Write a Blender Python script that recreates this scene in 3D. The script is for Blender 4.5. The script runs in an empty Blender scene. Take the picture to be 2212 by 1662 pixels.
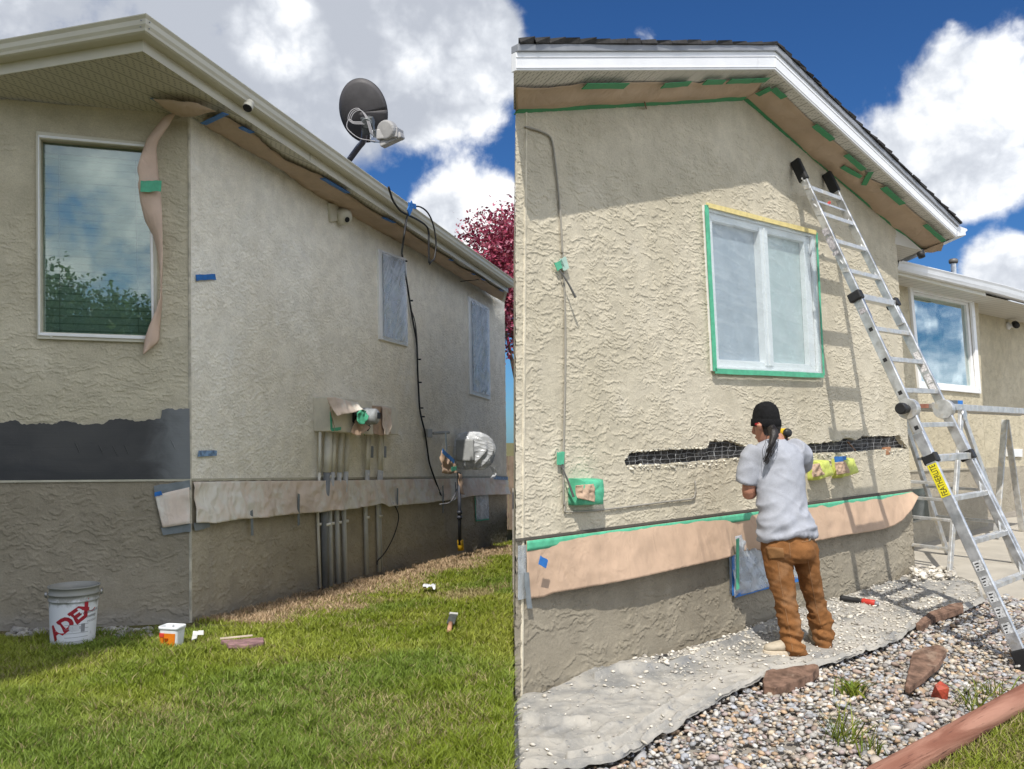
import bpy, math, random
import numpy as np
from math import sin, cos, tan, atan2, radians, pi, sqrt
from mathutils import Vector, Matrix, noise, geometry

# ------------------------------------------------------------------ camera, sky, sun, exposure
SC = bpy.context.scene
COL = SC.collection
EYE = Vector((0, 0, 1.6))
F = 1868.0                      # focal length in units of a 2212-unit-wide picture
TILT = radians(3.5)
cam_d = bpy.data.cameras.new("camera")
cam = bpy.data.objects.new("camera", cam_d)
COL.objects.link(cam)
cam.location = EYE
cam.rotation_euler = (radians(90) + TILT, 0, 0)
cam_d.sensor_width = 36
cam_d.lens = 36 * F / 2212
cam_d.clip_end = 1500
cam_d.clip_start = .05
SC.camera = cam

SUN_AZ, SUN_EL = radians(-99), radians(51)      # azimuth counted from +x towards +y
TOSUN = Vector((cos(SUN_AZ) * cos(SUN_EL), sin(SUN_AZ) * cos(SUN_EL), sin(SUN_EL)))
SC.view_settings.view_transform = 'Standard'
SC.view_settings.look = 'None'
SC.view_settings.gamma = 1
SC.view_settings.exposure = .32
sl = bpy.data.lights.new("sun", 'SUN')
sl.energy = 3.75
sl.angle = radians(.53)
sl.color = (1, .955, .88)
so = bpy.data.objects.new("sun", sl)
COL.objects.link(so)
so.rotation_euler = TOSUN.to_track_quat('Z', 'Y').to_euler()


def ray(px, py):
    cx = (px - 1106) / F
    cy = (831 - py) / F
    return Vector((cx, cos(TILT) - sin(TILT) * cy, sin(TILT) + cos(TILT) * cy))


def make_world():
    w = bpy.data.worlds.new("World")
    SC.world = w
    w.use_nodes = True
    N, L = w.node_tree.nodes, w.node_tree.links
    N.clear()
    out = N.new('ShaderNodeOutputWorld')
    bg = N.new('ShaderNodeBackground')
    bg.inputs['Strength'].default_value = .1
    sky = N.new('ShaderNodeTexSky')
    sky.sky_type = 'NISHITA'
    sky.sun_disc = False
    sky.sun_elevation = SUN_EL
    sky.sun_rotation = radians(90) - SUN_AZ
    sky.air_density = 1.0
    sky.dust_density = .3
    sky.ozone_density = 3.0
    tc = N.new('ShaderNodeTexCoord')

    def math_(op, a, b=None, c=None, clamp=False):
        m = N.new('ShaderNodeMath')
        m.operation = op
        m.use_clamp = clamp
        for i, v in enumerate((a, b, c)):
            if v is None: continue
            if isinstance(v, (int, float)): m.inputs[i].default_value = v
            else: L.new(v, m.inputs[i])
        return m.outputs[0]

    def noise_(scale, detail, rough=.55, dist=0, off=(0, 0, 0), zs=1.0):
        mp = N.new('ShaderNodeMapping')
        mp.inputs['Location'].default_value = off
        mp.inputs['Scale'].default_value = (1, 1, zs)
        L.new(tc.outputs['Generated'], mp.inputs[0])
        n = N.new('ShaderNodeTexNoise')
        n.inputs['Scale'].default_value = scale
        n.inputs['Detail'].default_value = detail
        n.inputs['Roughness'].default_value = rough
        n.inputs['Distortion'].default_value = dist
        L.new(mp.outputs[0], n.inputs['Vector'])
        return n.outputs['Fac']

    def smooth(v, a, b, lo=0.0, hi=1.0):
        m = N.new('ShaderNodeMapRange')
        m.interpolation_type = 'SMOOTHSTEP'
        m.inputs[1].default_value = a
        m.inputs[2].default_value = b
        m.inputs[3].default_value = lo
        m.inputs[4].default_value = hi
        L.new(v, m.inputs[0])
        return m.outputs[0]

    def blob(d, rad, soft, wt):
        d = Vector(d).normalized()
        dp = N.new('ShaderNodeVectorMath')
        dp.operation = 'DOT_PRODUCT'
        L.new(tc.outputs['Generated'], dp.inputs[0])
        dp.inputs[1].default_value = d
        return smooth(dp.outputs['Value'], cos(radians(rad + soft)), cos(radians(max(rad - soft, .01))), 0, wt)

    big = noise_(4.2, 7, .56, .25, (1.3, .4, 2.0), 1.25)
    fine = noise_(15, 9, .62, .3, (.2, 3.1, .7))
    fb = math_('ADD', math_('MULTIPLY', big, .42), math_('MULTIPLY', fine, .58))
    cov = None
    # cloud banks: direction, radius, softness, weight
    banks = [((250, -40), 15, 4, .5), ((760, -30), 8.6, 3, .46), ((560, 120), 4.6, 2.5, .30), ((990, 185), 3.6, 2.2, .42),
             ((1010, 470), 3.3, 1.5, .46), ((930, 492), 1.5, 1.2, .34), ((1080, 520), 3.4, .8, .5),
             ((1045, 95), 2.4, 1.6, .34), ((690, 255), 1.5, 1.3, .17), ((860, 190), 2.4, 2, .2),
             ((2170, 165), 3.2, 2.4, .24), ((2100, 270), 4.0, 2.2, .34), ((2030, 375), 3.2, 1.8, .34), ((1950, 320), 1.8, 1.6, .26), ((2160, 340), 2.4, 1.4, .30),
             ((1835, 215), 1.3, 1.5, .20), ((1385, 75), .6, .7, .24), ((1960, 110), 1.4, 1.6, .14), ((2160, 585), 2.2, .8, .5),
             ((2210, 640), 2.6, .9, .5)]
    for (p, r, s, wt) in banks:
        b = blob(ray(*p), r, s, wt)
        cov = b if cov is None else math_('ADD', cov, b)
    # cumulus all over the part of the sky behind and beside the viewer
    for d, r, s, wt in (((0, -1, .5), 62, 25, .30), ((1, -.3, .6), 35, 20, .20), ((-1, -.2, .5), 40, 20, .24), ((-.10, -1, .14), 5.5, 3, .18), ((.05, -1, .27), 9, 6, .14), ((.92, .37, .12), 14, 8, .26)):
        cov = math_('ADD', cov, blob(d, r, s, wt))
    cov = math_('MINIMUM', cov, .60)
    bil = math_('MULTIPLY', math_('ABSOLUTE', math_('SUBTRACT', noise_(13, 8, .52, .15, (7.1, 2.2, 5.0)), .5)), 2.0)
    bil2 = math_('MULTIPLY', math_('ABSOLUTE', math_('SUBTRACT', noise_(31, 6, .5, .1, (1.1, 9.2, 3.0)), .5)), 2.0)
    bil = math_('ADD', math_('MULTIPLY', bil, .75), math_('MULTIPLY', bil2, .4))
    dens = math_('ADD', math_('ADD', fb, cov), math_('MULTIPLY', math_('SUBTRACT', bil, .22), .42))
    mask = smooth(dens, .64, .95)
    # clouds: bright tops, blue-grey bellies
    bel = noise_(5.0, 6, .55, .2, (4.4, 1.0, .3), 1.6)
    fold = noise_(17, 8, .6, .5, (2, 5, 1))
    lum = math_('ADD', math_('MULTIPLY', bel, .62), math_('ADD', math_('MULTIPLY', fold, .22), math_('MULTIPLY', bil, .40)))
    for p, r, s, wt in (((600, 90), 13, 5, -.13), ((200, 20), 9, 4, -.04), ((920, 80), 6, 3, -.07), ((600, 70), 2.4, 1.4, .20), ((1000, 250), 5, 3, .12), ((1000, 440), 5, 1.5, .22), ((960, 490), 1.6, 1, -.16),
                        ((2030, 400), 4.5, 2, -.03), ((2080, 260), 6, 3, .06), ((2160, 600), 4, 2, .06)):
        lum = math_('ADD', lum, blob(ray(*p), r, s, wt))
    t = smooth(lum, .34, .66)
    cr = N.new('ShaderNodeValToRGB')
    e = cr.color_ramp.elements
    e[0].position, e[0].color = 0, (4.3, 4.6, 5.2, 1)
    e[1].position, e[1].color = 1, (9.6, 9.65, 9.7, 1)
    m1 = cr.color_ramp.elements.new(.5)
    m1.color = (6.4, 6.7, 7.2, 1)
    L.new(t, cr.inputs[0])
    # unseen clouds on the right, brightened to add fill light on the long wall
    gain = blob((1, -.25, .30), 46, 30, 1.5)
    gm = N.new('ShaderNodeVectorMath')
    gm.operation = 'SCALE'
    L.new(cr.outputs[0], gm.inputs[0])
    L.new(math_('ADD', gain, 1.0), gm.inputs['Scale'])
    tint = N.new('ShaderNodeMix')
    tint.data_type = 'RGBA'
    tint.blend_type = 'MULTIPLY'
    tint.inputs[0].default_value = 1
    L.new(sky.outputs[0], tint.inputs[6])
    tint.inputs[7].default_value = SKY_TINT
    mix = N.new('ShaderNodeMix')
    mix.data_type = 'RGBA'
    L.new(mask, mix.inputs[0])
    L.new(tint.outputs[2], mix.inputs[6])
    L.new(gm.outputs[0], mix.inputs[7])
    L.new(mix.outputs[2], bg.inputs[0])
    L.new(bg.outputs[0], out.inputs[0])


SKY_TINT = (.23, .45, .72, 1)
make_world()


# ------------------------------------------------------------------ pixels of the photograph -> points on surfaces
def crop(x0, y0, k):
    return lambda cx, cy: (x0 * .8848 + cx * k, y0 * .8848 + cy * k)


A_ = .3407
B_ = .3609
L1, L2, L3, L4 = crop(0, 0, A_), crop(600, 0, A_), crop(0, 600, A_), crop(600, 600, A_)
L5, L6 = crop(0, 1200, B_), crop(600, 1200, B_)
R1, R2, R3, R4 = crop(1240, 0, A_), crop(1860, 0, A_), crop(1240, 600, A_), crop(1860, 600, A_)
R5, R6 = crop(1240, 1200, B_), crop(1860, 1200, B_)
MN = crop(1760, 960, .362)


def pts(c, *xy):
    return [c(*p) for p in xy]


def hit(pl, p):
    r = ray(*p)
    t = (pl[0] - EYE).dot(pl[1]) / r.dot(pl[1])
    return EYE + r * t


def at(p, D):
    r = ray(*p)
    return EYE + r * (D / r.y)


def vplane(p, d, off=0.0):
    n = Vector((d.y, -d.x, 0)).normalized()
    if n.dot(EYE - p) < 0: n = -n
    return (p + n * off, n)


def plane3(a, b, c):
    n = (b - a).cross(c - a).normalized()
    if n.dot(EYE - a) < 0: n = -n
    return (a.copy(), n)


def shift(pl, off):
    return (pl[0] + pl[1] * off, pl[1])


ZUP = Vector((0, 0, 1))
# house seen from its corner (left) : long wall LW, angled bay wall LB, lawn GL
LC = at((412, 1340), 6.2)
aL = ray(1697, 1020).normalized()
LW = vplane(LC, aL)
LT = hit(LW, (408, 250))
_b = LC - ray(8000, 1020).normalized() * 2
LB = plane3(LC, LT, _b)
GL = plane3(LC, LC + aL, LC + Vector((1, 0, 0)))
if GL[1].z < 0: GL = (GL[0], -GL[1])
SPL = plane3(LT, LT + ray(1697, 1020), LT + ray(8000, 1020))
LFA = shift(LW, .41)      # fascia
LGU = shift(LW, .54)      # gutter face
# gable house (right): wall RW, wing wall RX, ground GR
W0 = at((1700, 1335), 6.9)
aR = ray(3190, 880).normalized()
RW = vplane(W0, aR)
nR = RW[1]
uR = Vector((-nR.y, nR.x, 0))
if uR.x < 0: uR = -uR
_b0, _b1 = hit(RW, (1130, 1510)), hit(RW, (1977, 1240))
GR = plane3(_b0, _b1, _b0 + nR - Vector((0, 0, .04)))
if GR[1].z < 0: GR = (GR[0], -GR[1])
RO = shift(RW, .33)
RX = vplane(hit(GR, (1990, 1172)), aR)
BACK = Vector((0, 1, 0))


def gz(pl, x, y):
    p, n = pl
    return p.z - ((x - p.x) * n.x + (y - p.y) * n.y) / n.z


# ------------------------------------------------------------------ objects
def tag(o, label=None, cat=None, group=None, kind=None):
    if label: o['label'] = label
    if cat: o['category'] = cat
    if group: o['group'] = group
    if kind: o['kind'] = kind
    return o


def thing(name, loc, label, cat, group=None):
    o = bpy.data.objects.new(name, None)
    o.empty_display_size = .1
    COL.objects.link(o)
    o.location = loc
    return tag(o, label, cat, group)


def link(name, me, mat, parent=None):
    o = bpy.data.objects.new(name, me)
    COL.objects.link(o)
    if mat: me.materials.append(mat)
    if parent:
        o.parent = parent
        o.matrix_parent_inverse = Matrix.Translation(-parent.location)
    return o


class MB:
    def __init__(s):
        s.v, s.f = [], []

    def add(s, vs, fs):
        o = len(s.v)
        s.v += [Vector(v) for v in vs]
        s.f += [tuple(i + o for i in f) for f in fs]
        return s

    def prism(s, ring, vec):
        n = len(ring)
        r = [Vector(p) for p in ring]
        return s.add(r + [p + vec for p in r],
                     [tuple(range(n)), tuple(range(2 * n - 1, n - 1, -1))] +
                     [((i + 1) % n, i, n + i, n + (i + 1) % n) for i in range(n)])

    def slab(s, pl, P, t0, t1):
        r = [hit(pl, p) + pl[1] * t1 for p in P]
        return s.prism(r, pl[1] * (t0 - t1))

    def bar(s, a, b, w, h, up=ZUP):
        a, b = Vector(a), Vector(b)
        d = (b - a).normalized()
        x = d.cross(up)
        if x.length < 1e-4: x = d.cross(Vector((1, 0, 0)))
        x.normalize()
        y = x.cross(d).normalized()
        return s.prism([a + x * (i * w / 2) + y * (j * h / 2) for i, j in ((-1, -1), (1, -1), (1, 1), (-1, 1))], b - a)

    def box(s, c, x, y, z):
        c, x, y, z = Vector(c), Vector(x), Vector(y), Vector(z)
        return s.prism([c - x - y - z, c + x - y - z, c + x + y - z, c - x + y - z], z * 2)

    def tube(s, P, r, n=8, cap=True):
        P = [Vector(p) for p in P]
        m = len(P)
        rr = r if isinstance(r, (list, tuple)) else [r] * m
        t0 = (P[1] - P[0]).normalized()
        x = t0.orthogonal().normalized()
        vs = []
        for i in range(m):
            t = (P[min(i + 1, m - 1)] - P[max(i - 1, 0)]).normalized()
            x = (x - t * x.dot(t)).normalized()
            y = t.cross(x)
            vs += [P[i] + (x * cos(2 * pi * k / n) + y * sin(2 * pi * k / n)) * rr[i] for k in range(n)]
        fs = [(i * n + k, i * n + (k + 1) % n, (i + 1) * n + (k + 1) % n, (i + 1) * n + k) for i in range(m - 1) for k in range(n)]
        if cap: fs += [tuple(range(n - 1, -1, -1)), tuple(range((m - 1) * n, m * n))]
        return s.add(vs, fs)

    def lathe(s, prof, o, ax=ZUP, n=32, x=None):
        ax = Vector(ax).normalized()
        x = Vector(x) if x else ax.orthogonal().normalized()
        y = ax.cross(x)
        o = Vector(o)
        m = len(prof)
        vs = [o + ax * h + (x * cos(2 * pi * k / n) + y * sin(2 * pi * k / n)) * r for r, h in prof for k in range(n)]
        return s.add(vs, [(i * n + k, i * n + (k + 1) % n, (i + 1) * n + (k + 1) % n, (i + 1) * n + k) for i in range(m - 1) for k in range(n)])

    def grid(s, G):
        h, w = len(G), len(G[0])
        return s.add([p for row in G for p in row], [(j * w + i, j * w + i + 1, (j + 1) * w + i + 1, (j + 1) * w + i) for j in range(h - 1) for i in range(w - 1)])

    def done(s, name, mat, parent=None, smooth=False, bevel=0, solid=0, sub=0):
        me = bpy.data.meshes.new(name)
        me.from_pydata(s.v, [], s.f)
        me.validate()
        if smooth: me.shade_smooth()
        o = link(name, me, mat, parent)
        if solid:
            m = o.modifiers.new('solid', 'SOLIDIFY')
            m.thickness = solid
            m.offset = -1
        if sub:
            m = o.modifiers.new('sub', 'SUBSURF')
            m.levels = m.render_levels = sub
        if bevel:
            m = o.modifiers.new('bevel', 'BEVEL')
            m.width = bevel
            m.segments = 2
            m.limit_method = 'ANGLE'
            m.harden_normals = False
        return o


def resample(P, n):
    P = [Vector(p).to_3d() if len(p) == 2 else Vector(p) for p in P]
    d = [0]
    for a, b in zip(P, P[1:]): d.append(d[-1] + (b - a).length)
    out = []
    j = 0
    for i in range(n):
        t = d[-1] * i / (n - 1)
        while j < len(P) - 2 and d[j + 1] < t: j += 1
        k = (t - d[j]) / max(d[j + 1] - d[j], 1e-9)
        out.append(P[j].lerp(P[j + 1], min(max(k, 0), 1)))
    return out


def catmull(P, per=6):
    P = [Vector(p).to_3d() if len(p) == 2 else Vector(p) for p in P]
    Q = [P[0] * 2 - P[1]] + P + [P[-1] * 2 - P[-2]]
    out = []
    for i in range(1, len(Q) - 2):
        a, b, c, d = Q[i - 1:i + 3]
        for k in range(per):
            t = k / per
            out.append(.5 * ((2 * b) + (c - a) * t + (2 * a - 5 * b + 4 * c - d) * t * t + (3 * b - a - 3 * c + d) * t ** 3))
    return out + [P[-1]]


def fold(p, seed, sc):
    """crumple height: ridged noise, 0..1"""
    q = p * sc + Vector((seed * 7.3, seed * 3.1, seed))
    a = 1 - abs(noise.noise(q)) * 2
    b = 1 - abs(noise.noise(q * 2.3 + Vector((5, 1, 2)))) * 2
    return a * .65 + b * .35


def drape(name, pl, top, bot, mat, parent, nu=60, nv=12, base=.012, amp=.012, bulge=.02, sc=5, seed=1, edge=.3, lift=None):
    """a wrinkled sheet stuck on a wall between two outlines"""
    a = resample(top, nu)
    b = resample(bot, nu)
    G = []
    for j in range(nv):
        v = j / (nv - 1)
        row = []
        for i in range(nu):
            p = a[i].lerp(b[i], v)
            q = hit(pl, (p.x, p.y))
            k = min(1, edge + v * 1.4)
            h = base + amp * fold(q, seed, sc) * k + bulge * v * v
            if lift: h += lift(i / (nu - 1), v)
            row.append(q + pl[1] * max(h, .011))
        G.append(row)
    return MB().grid(G).done(name, mat, parent, smooth=True, solid=.0015)


def strip(pl, p, q, w, t=.004, base=.0, jag=0):
    """tape: a flat band of width w metres between two picture points on a surface"""
    base += .006
    a, b = hit(pl, p), hit(pl, q)
    d = (b - a).normalized()
    s = pl[1].cross(d) * (w / 2)
    o = pl[1] * (base + t)
    m = MB()
    n = 5
    rng = random.Random(int(p[0] * 13 + q[1]))
    up = [a.lerp(b, i / n) + s * (1 + rng.uniform(-.12, .12)) + o for i in range(n + 1)]
    dn = [a.lerp(b, i / n) - s * (1 + rng.uniform(-.12, .12)) + o for i in range(n + 1)]
    dn[0] += d * rng.uniform(-.01, .01)
    up[-1] += d * rng.uniform(-.012, .012)
    m.prism(up + dn[::-1], -pl[1] * t)
    return m


def wall_sheet(pl, outer, holes=(), depth=.08):
    """flat wall with openings and their reveals"""
    m = MB()
    ox = pl[1].cross(ZUP).normalized()
    oy = ox.cross(pl[1])
    loops = [[hit(pl, p) for p in outer]] + [[hit(pl, p) for p in h] for h in holes]
    flat = [[Vector(((v - pl[0]).dot(ox), (v - pl[0]).dot(oy), 0)) for v in lp] for lp in loops]
    tri = geometry.tessellate_polygon(flat)
    allv = [v for lp in loops for v in lp]
    m.add(allv, tri)
    for lp in loops[1:]:
        n = len(lp)
        m.add(lp + [v - pl[1] * depth for v in lp], [(i, (i + 1) % n, n + (i + 1) % n, n + i) for i in range(n)])
    return m


def perlin(x, y, seed):
    """gradient noise on arrays, about -0.7..0.7"""
    rs = np.random.default_rng(seed)
    ang = rs.random((256, 256)) * 2 * pi
    gx, gy = np.cos(ang), np.sin(ang)
    xi, yi = np.floor(x).astype(int), np.floor(y).astype(int)
    fx, fy = x - xi, y - yi
    u, v = fx * fx * fx * (fx * (fx * 6 - 15) + 10), fy * fy * fy * (fy * (fy * 6 - 15) + 10)
    def g(i, j):
        a, b = (xi + i) & 255, (yi + j) & 255
        return gx[a, b] * (fx - i) + gy[a, b] * (fy - j)
    return (g(0, 0) * (1 - u) + g(1, 0) * u) * (1 - v) + (g(0, 1) * (1 - u) + g(1, 1) * u) * v


def fbm(x, y, seed, octv=4, gain=.5):
    r, a = 0, 1.0
    for o in range(octv):
        r = r + a * perlin(x, y, seed + o * 17)
        x, y, a = x * 2.03 + 3.1, y * 2.03 + 5.7, a * gain
    return r


def trowelled_wall(name, pl, outer, holes, mat, parent, step=.0042, period=.024, depth=.0048, along=6.2, seed=1, reveal=.055, fine=1.0):
    """a wall whose stucco is modelled: torn trowel ridges a few millimetres high"""
    ox = pl[1].cross(ZUP).normalized()
    oy = ox.cross(pl[1])
    if oy.z < 0: ox, oy = -ox, -oy
    loops = [[hit(pl, p) for p in lp] for lp in [outer] + list(holes)]
    flat = [[((v - pl[0]).dot(ox), (v - pl[0]).dot(oy)) for v in lp] for lp in loops]
    xs, ys = [p[0] for p in flat[0]], [p[1] for p in flat[0]]
    nx, ny = int((max(xs) - min(xs)) / step) + 2, int((max(ys) - min(ys)) / step) + 2
    X, Y = np.meshgrid(min(xs) + np.arange(nx) * step, min(ys) + np.arange(ny) * step)
    x, y = X.ravel(), Y.ravel()
    wx = x + .05 * fbm(x * 3, y * 3, seed + 40, 2)
    wy = y + .035 * fbm(x * 5, y * 5, seed + 50, 2)
    ph = wy / period + 1.5 * fbm(wx * along, wy * along * 1.7, seed, 3) + .75 * fbm(wx * along * 4, wy * along * 5, seed + 3, 3, .65)
    fr = ph - np.floor(ph)
    saw = np.where(fr < .12, fr / .12, ((1 - fr) / .88) ** .8)
    row = np.floor(ph)
    am = fbm(wx * along * 1.25, wy * along * 1.5 + row * 3.7, seed + 7, 4, .6)
    am = np.clip((am + .10) / .22, 0, 1)
    flatp = np.clip((fbm(x * 2.2, y * 2.6, seed + 9, 3) + .42) / .22, .2, 1)
    h = depth * saw * am * flatp
    h += .0014 * fbm(x * 9, y * 12, seed + 11, 3) + .0009 * fine * fbm(x * 55, y * 55, seed + 12, 2)
    V = np.array(tuple(pl[0]))[None] + x[:, None] * np.array(tuple(ox))[None] + y[:, None] * np.array(tuple(oy))[None] + h[:, None] * np.array(tuple(pl[1]))[None]
    i, j = np.meshgrid(np.arange(nx - 1), np.arange(ny - 1))
    a = (j * nx + i).ravel()
    cx, cy = x[a] + step / 2, y[a] + step / 2
    k = in_poly(cx, cy, flat[0])
    for f in flat[1:]: k &= ~in_poly(cx, cy, f)
    a = a[k]
    Fc = np.stack([a, a + 1, a + nx + 1, a + nx], 1)
    used = np.unique(Fc)
    mp = np.full(len(V), -1)
    mp[used] = np.arange(len(used))
    V, Fc = V[used], mp[Fc]
    for lp in loops[1:]:
        n, o = len(lp), len(V)
        V = np.concatenate([V, np.array([tuple(p + pl[1] * .001) for p in lp] + [tuple(p - pl[1] * reveal) for p in lp])])
        Fc = np.concatenate([Fc, np.array([(o + q, o + (q + 1) % n, o + n + (q + 1) % n, o + n + q) for q in range(n)])])
    return new_obj_np(name, V, Fc, mat, None, parent, True, 4)


def in_poly(x, y, poly):
    r = np.zeros(len(x), bool)
    n = len(poly)
    for i in range(n):
        x0, y0 = poly[i][:2]
        x1, y1 = poly[(i + 1) % n][:2]
        if y0 == y1: continue
        r ^= ((y0 > y) != (y1 > y)) & (x < (x1 - x0) * (y - y0) / (y1 - y0) + x0)
    return r


# ------------------------------------------------------------------ materials (all procedural)
class Nodes:
    def __init__(s, name):
        s.m = bpy.data.materials.new(name)
        s.m.use_nodes = True
        s.t = s.m.node_tree
        s.N, s.L = s.t.nodes, s.t.links
        s.bs = s.N['Principled BSDF']
        s.out = s.N['Material Output']
        s.tc = s.N.new('ShaderNodeTexCoord')

    def new(s, t, **kw):
        n = s.N.new(t)
        for k, v in kw.items(): setattr(n, k, v)
        return n

    def put(s, sock, v):
        if hasattr(v, 'links') or hasattr(v, 'is_linked'): s.L.new(v, sock)
        else: sock.default_value = v

    def math(s, op, a, b=None, c=None, clamp=False):
        n = s.new('ShaderNodeMath', operation=op, use_clamp=clamp)
        for i, v in enumerate((a, b, c)):
            if v is not None: s.put(n.inputs[i], v)
        return n.outputs[0]

    def noise(s, vec, scale, detail=4, rough=.5, dist=0.0, out='Fac'):
        n = s.new('ShaderNodeTexNoise')
        if vec is not None: s.L.new(vec, n.inputs['Vector'])
        n.inputs['Scale'].default_value = scale
        n.inputs['Detail'].default_value = detail
        n.inputs['Roughness'].default_value = rough
        n.inputs['Distortion'].default_value = dist
        return n.outputs[out]

    def smooth(s, v, a, b, lo=0.0, hi=1.0):
        n = s.new('ShaderNodeMapRange', interpolation_type='SMOOTHSTEP')
        s.put(n.inputs[0], v)
        for i, x in enumerate((a, b, lo, hi)): n.inputs[i + 1].default_value = x
        return n.outputs[0]

    def mix(s, f, a, b, mode='MIX'):
        n = s.new('ShaderNodeMix', data_type='RGBA', blend_type=mode)
        s.put(n.inputs[0], f)
        s.put(n.inputs[6], a)
        s.put(n.inputs[7], b)
        return n.outputs[2]

    def wallvec(s, u):
        """coordinates along the wall, up it and out of it, in metres"""
        def dot(v):
            n = s.new('ShaderNodeVectorMath', operation='DOT_PRODUCT')
            s.L.new(s.tc.outputs['Object'], n.inputs[0])
            n.inputs[1].default_value = v
            return n.outputs['Value']
        c = s.new('ShaderNodeCombineXYZ')
        u = Vector((u.x, u.y, 0)).normalized()
        s.L.new(dot(u), c.inputs[0])
        s.L.new(dot((0, 0, 1)), c.inputs[1])
        s.L.new(dot((-u.y, u.x, 0)), c.inputs[2])
        return c.outputs[0]

    def scaled(s, vec, x, y, z):
        n = s.new('ShaderNodeMapping')
        n.inputs['Scale'].default_value = (x, y, z)
        s.L.new(vec, n.inputs[0])
        return n.outputs[0]

    def bump(s, h, strength, dist=.01, prev=None):
        n = s.new('ShaderNodeBump')
        n.inputs['Strength'].default_value = strength
        n.inputs['Distance'].default_value = dist
        s.L.new(h, n.inputs['Height'])
        if prev is not None: s.L.new(prev, n.inputs['Normal'])
        return n.outputs[0]

    def fin(s, col=None, rough=None, normal=None, metal=None, **kw):
        if col is not None: s.put(s.bs.inputs['Base Color'], col)
        if rough is not None: s.put(s.bs.inputs['Roughness'], rough)
        if normal is not None: s.L.new(normal, s.bs.inputs['Normal'])
        if metal is not None: s.put(s.bs.inputs['Metallic'], metal)
        for k, v in kw.items(): s.put(s.bs.inputs[k.replace('_', ' ')], v)
        return s.m


def c4(r, g, b): return (r, g, b, 1)


def plain(name, col, rough=.6, metal=0.0, var=.12, vs=9.0, bs=60.0, bk=.15, spec=.4, dirt=None):
    n = Nodes(name)
    ob = n.tc.outputs['Object']
    f = n.noise(ob, vs, 6, .6)
    k = n.smooth(f, .3, .7, 1 - var, 1 + var)
    col2 = n.mix(1.0, c4(*col), k, 'MULTIPLY')
    if dirt:
        d = n.smooth(n.noise(ob, dirt[1], 8, .65), dirt[2], dirt[2] + .12)
        col2 = n.mix(d, col2, c4(*dirt[0]))
    h = n.noise(ob, bs, 4, .6)
    r = n.smooth(f, .3, .7, max(rough - .08, .02), min(rough + .1, 1))
    return n.fin(col2, r, n.bump(h, bk, .004), metal, Specular_IOR_Level=spec)


def stucco(name, u, col, col2, dens, stretch, strength, grit=.35, dirt=None, lace=1.0, patch=None):
    """trowelled stucco: torn-edged plateaus over fine grit"""
    n = Nodes(name)
    v = n.wallvec(u)
    warp = n.noise(v, dens * .35, 3, .5, 0, 'Color')
    ad = n.new('ShaderNodeVectorMath', operation='MULTIPLY_ADD')
    n.L.new(warp, ad.inputs[0])
    ad.inputs[1].default_value = (.16, .16, 0)
    n.L.new(v, ad.inputs[2])
    q = n.scaled(ad.outputs[0], dens / stretch, dens, dens)
    a = n.noise(q, 1.0, 7, .6, .25)
    brk = n.smooth(n.noise(v, dens * .30, 4, .6), .36, .54, .30, 1.0)
    lv = n.math('MULTIPLY', n.math('ADD', n.math('MULTIPLY', n.math('SUBTRACT', a, .5), brk), .5), 9.0)
    terr = n.math('FRACT', lv)
    ridge = n.math('MULTIPLY', n.math('ADD', n.math('SUBTRACT', lv, terr), n.math('MULTIPLY', terr, .25)), .30)
    g = n.noise(v, 190, 5, .7)
    g2 = n.noise(v, 60, 4, .6)
    h = n.math('ADD', n.math('MULTIPLY', ridge, lace), n.math('ADD', n.math('MULTIPLY', g, grit * .5), n.math('MULTIPLY', g2, grit * .45)))
    big = n.smooth(n.noise(v, 1.1, 6, .62), .32, .68)
    base = n.mix(big, c4(*col), c4(*col2))
    mid = n.smooth(n.noise(v, 7, 6, .65), .3, .72, .90, 1.07)
    base = n.mix(1.0, base, mid, 'MULTIPLY')
    crumb = n.smooth(n.noise(v, 130, 3, .7), .3, .65, .86, 1.05)
    base = n.mix(1.0, base, crumb, 'MULTIPLY')
    run = n.smooth(n.noise(n.scaled(v, 7, .55, 1), 1.0, 6, .62, .4), .54, .74, 0, .22)
    base = n.mix(run, base, c4(col[0] * .72, col[1] * .70, col[2] * .64))
    wash = n.smooth(n.noise(v, 2.3, 7, .68, .5), .58, .70, 0, .35)
    base = n.mix(wash, base, c4(min(col2[0] * 1.08, .93), min(col2[1] * 1.09, .92), min(col2[2] * 1.14, .9)))
    if dirt:
        sepx = n.new('ShaderNodeSeparateXYZ')
        n.L.new(v, sepx.inputs[0])
        z = n.math('ADD', sepx.outputs[1], n.math('MULTIPLY', n.noise(v, 6, 5, .6), .25))
        base = n.mix(n.smooth(z, dirt[1] + .1, dirt[2] + .1, dirt[3], 0), base, c4(*dirt[0]))
        st = n.smooth(n.noise(n.scaled(v, 6, .7, 1), 1.0, 5, .6), .55, .75, 0, .25)
        base = n.mix(st, base, c4(*dirt[0]))
    return n.fin(base, .92, n.bump(h, strength, .034), Specular_IOR_Level=.2)


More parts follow.
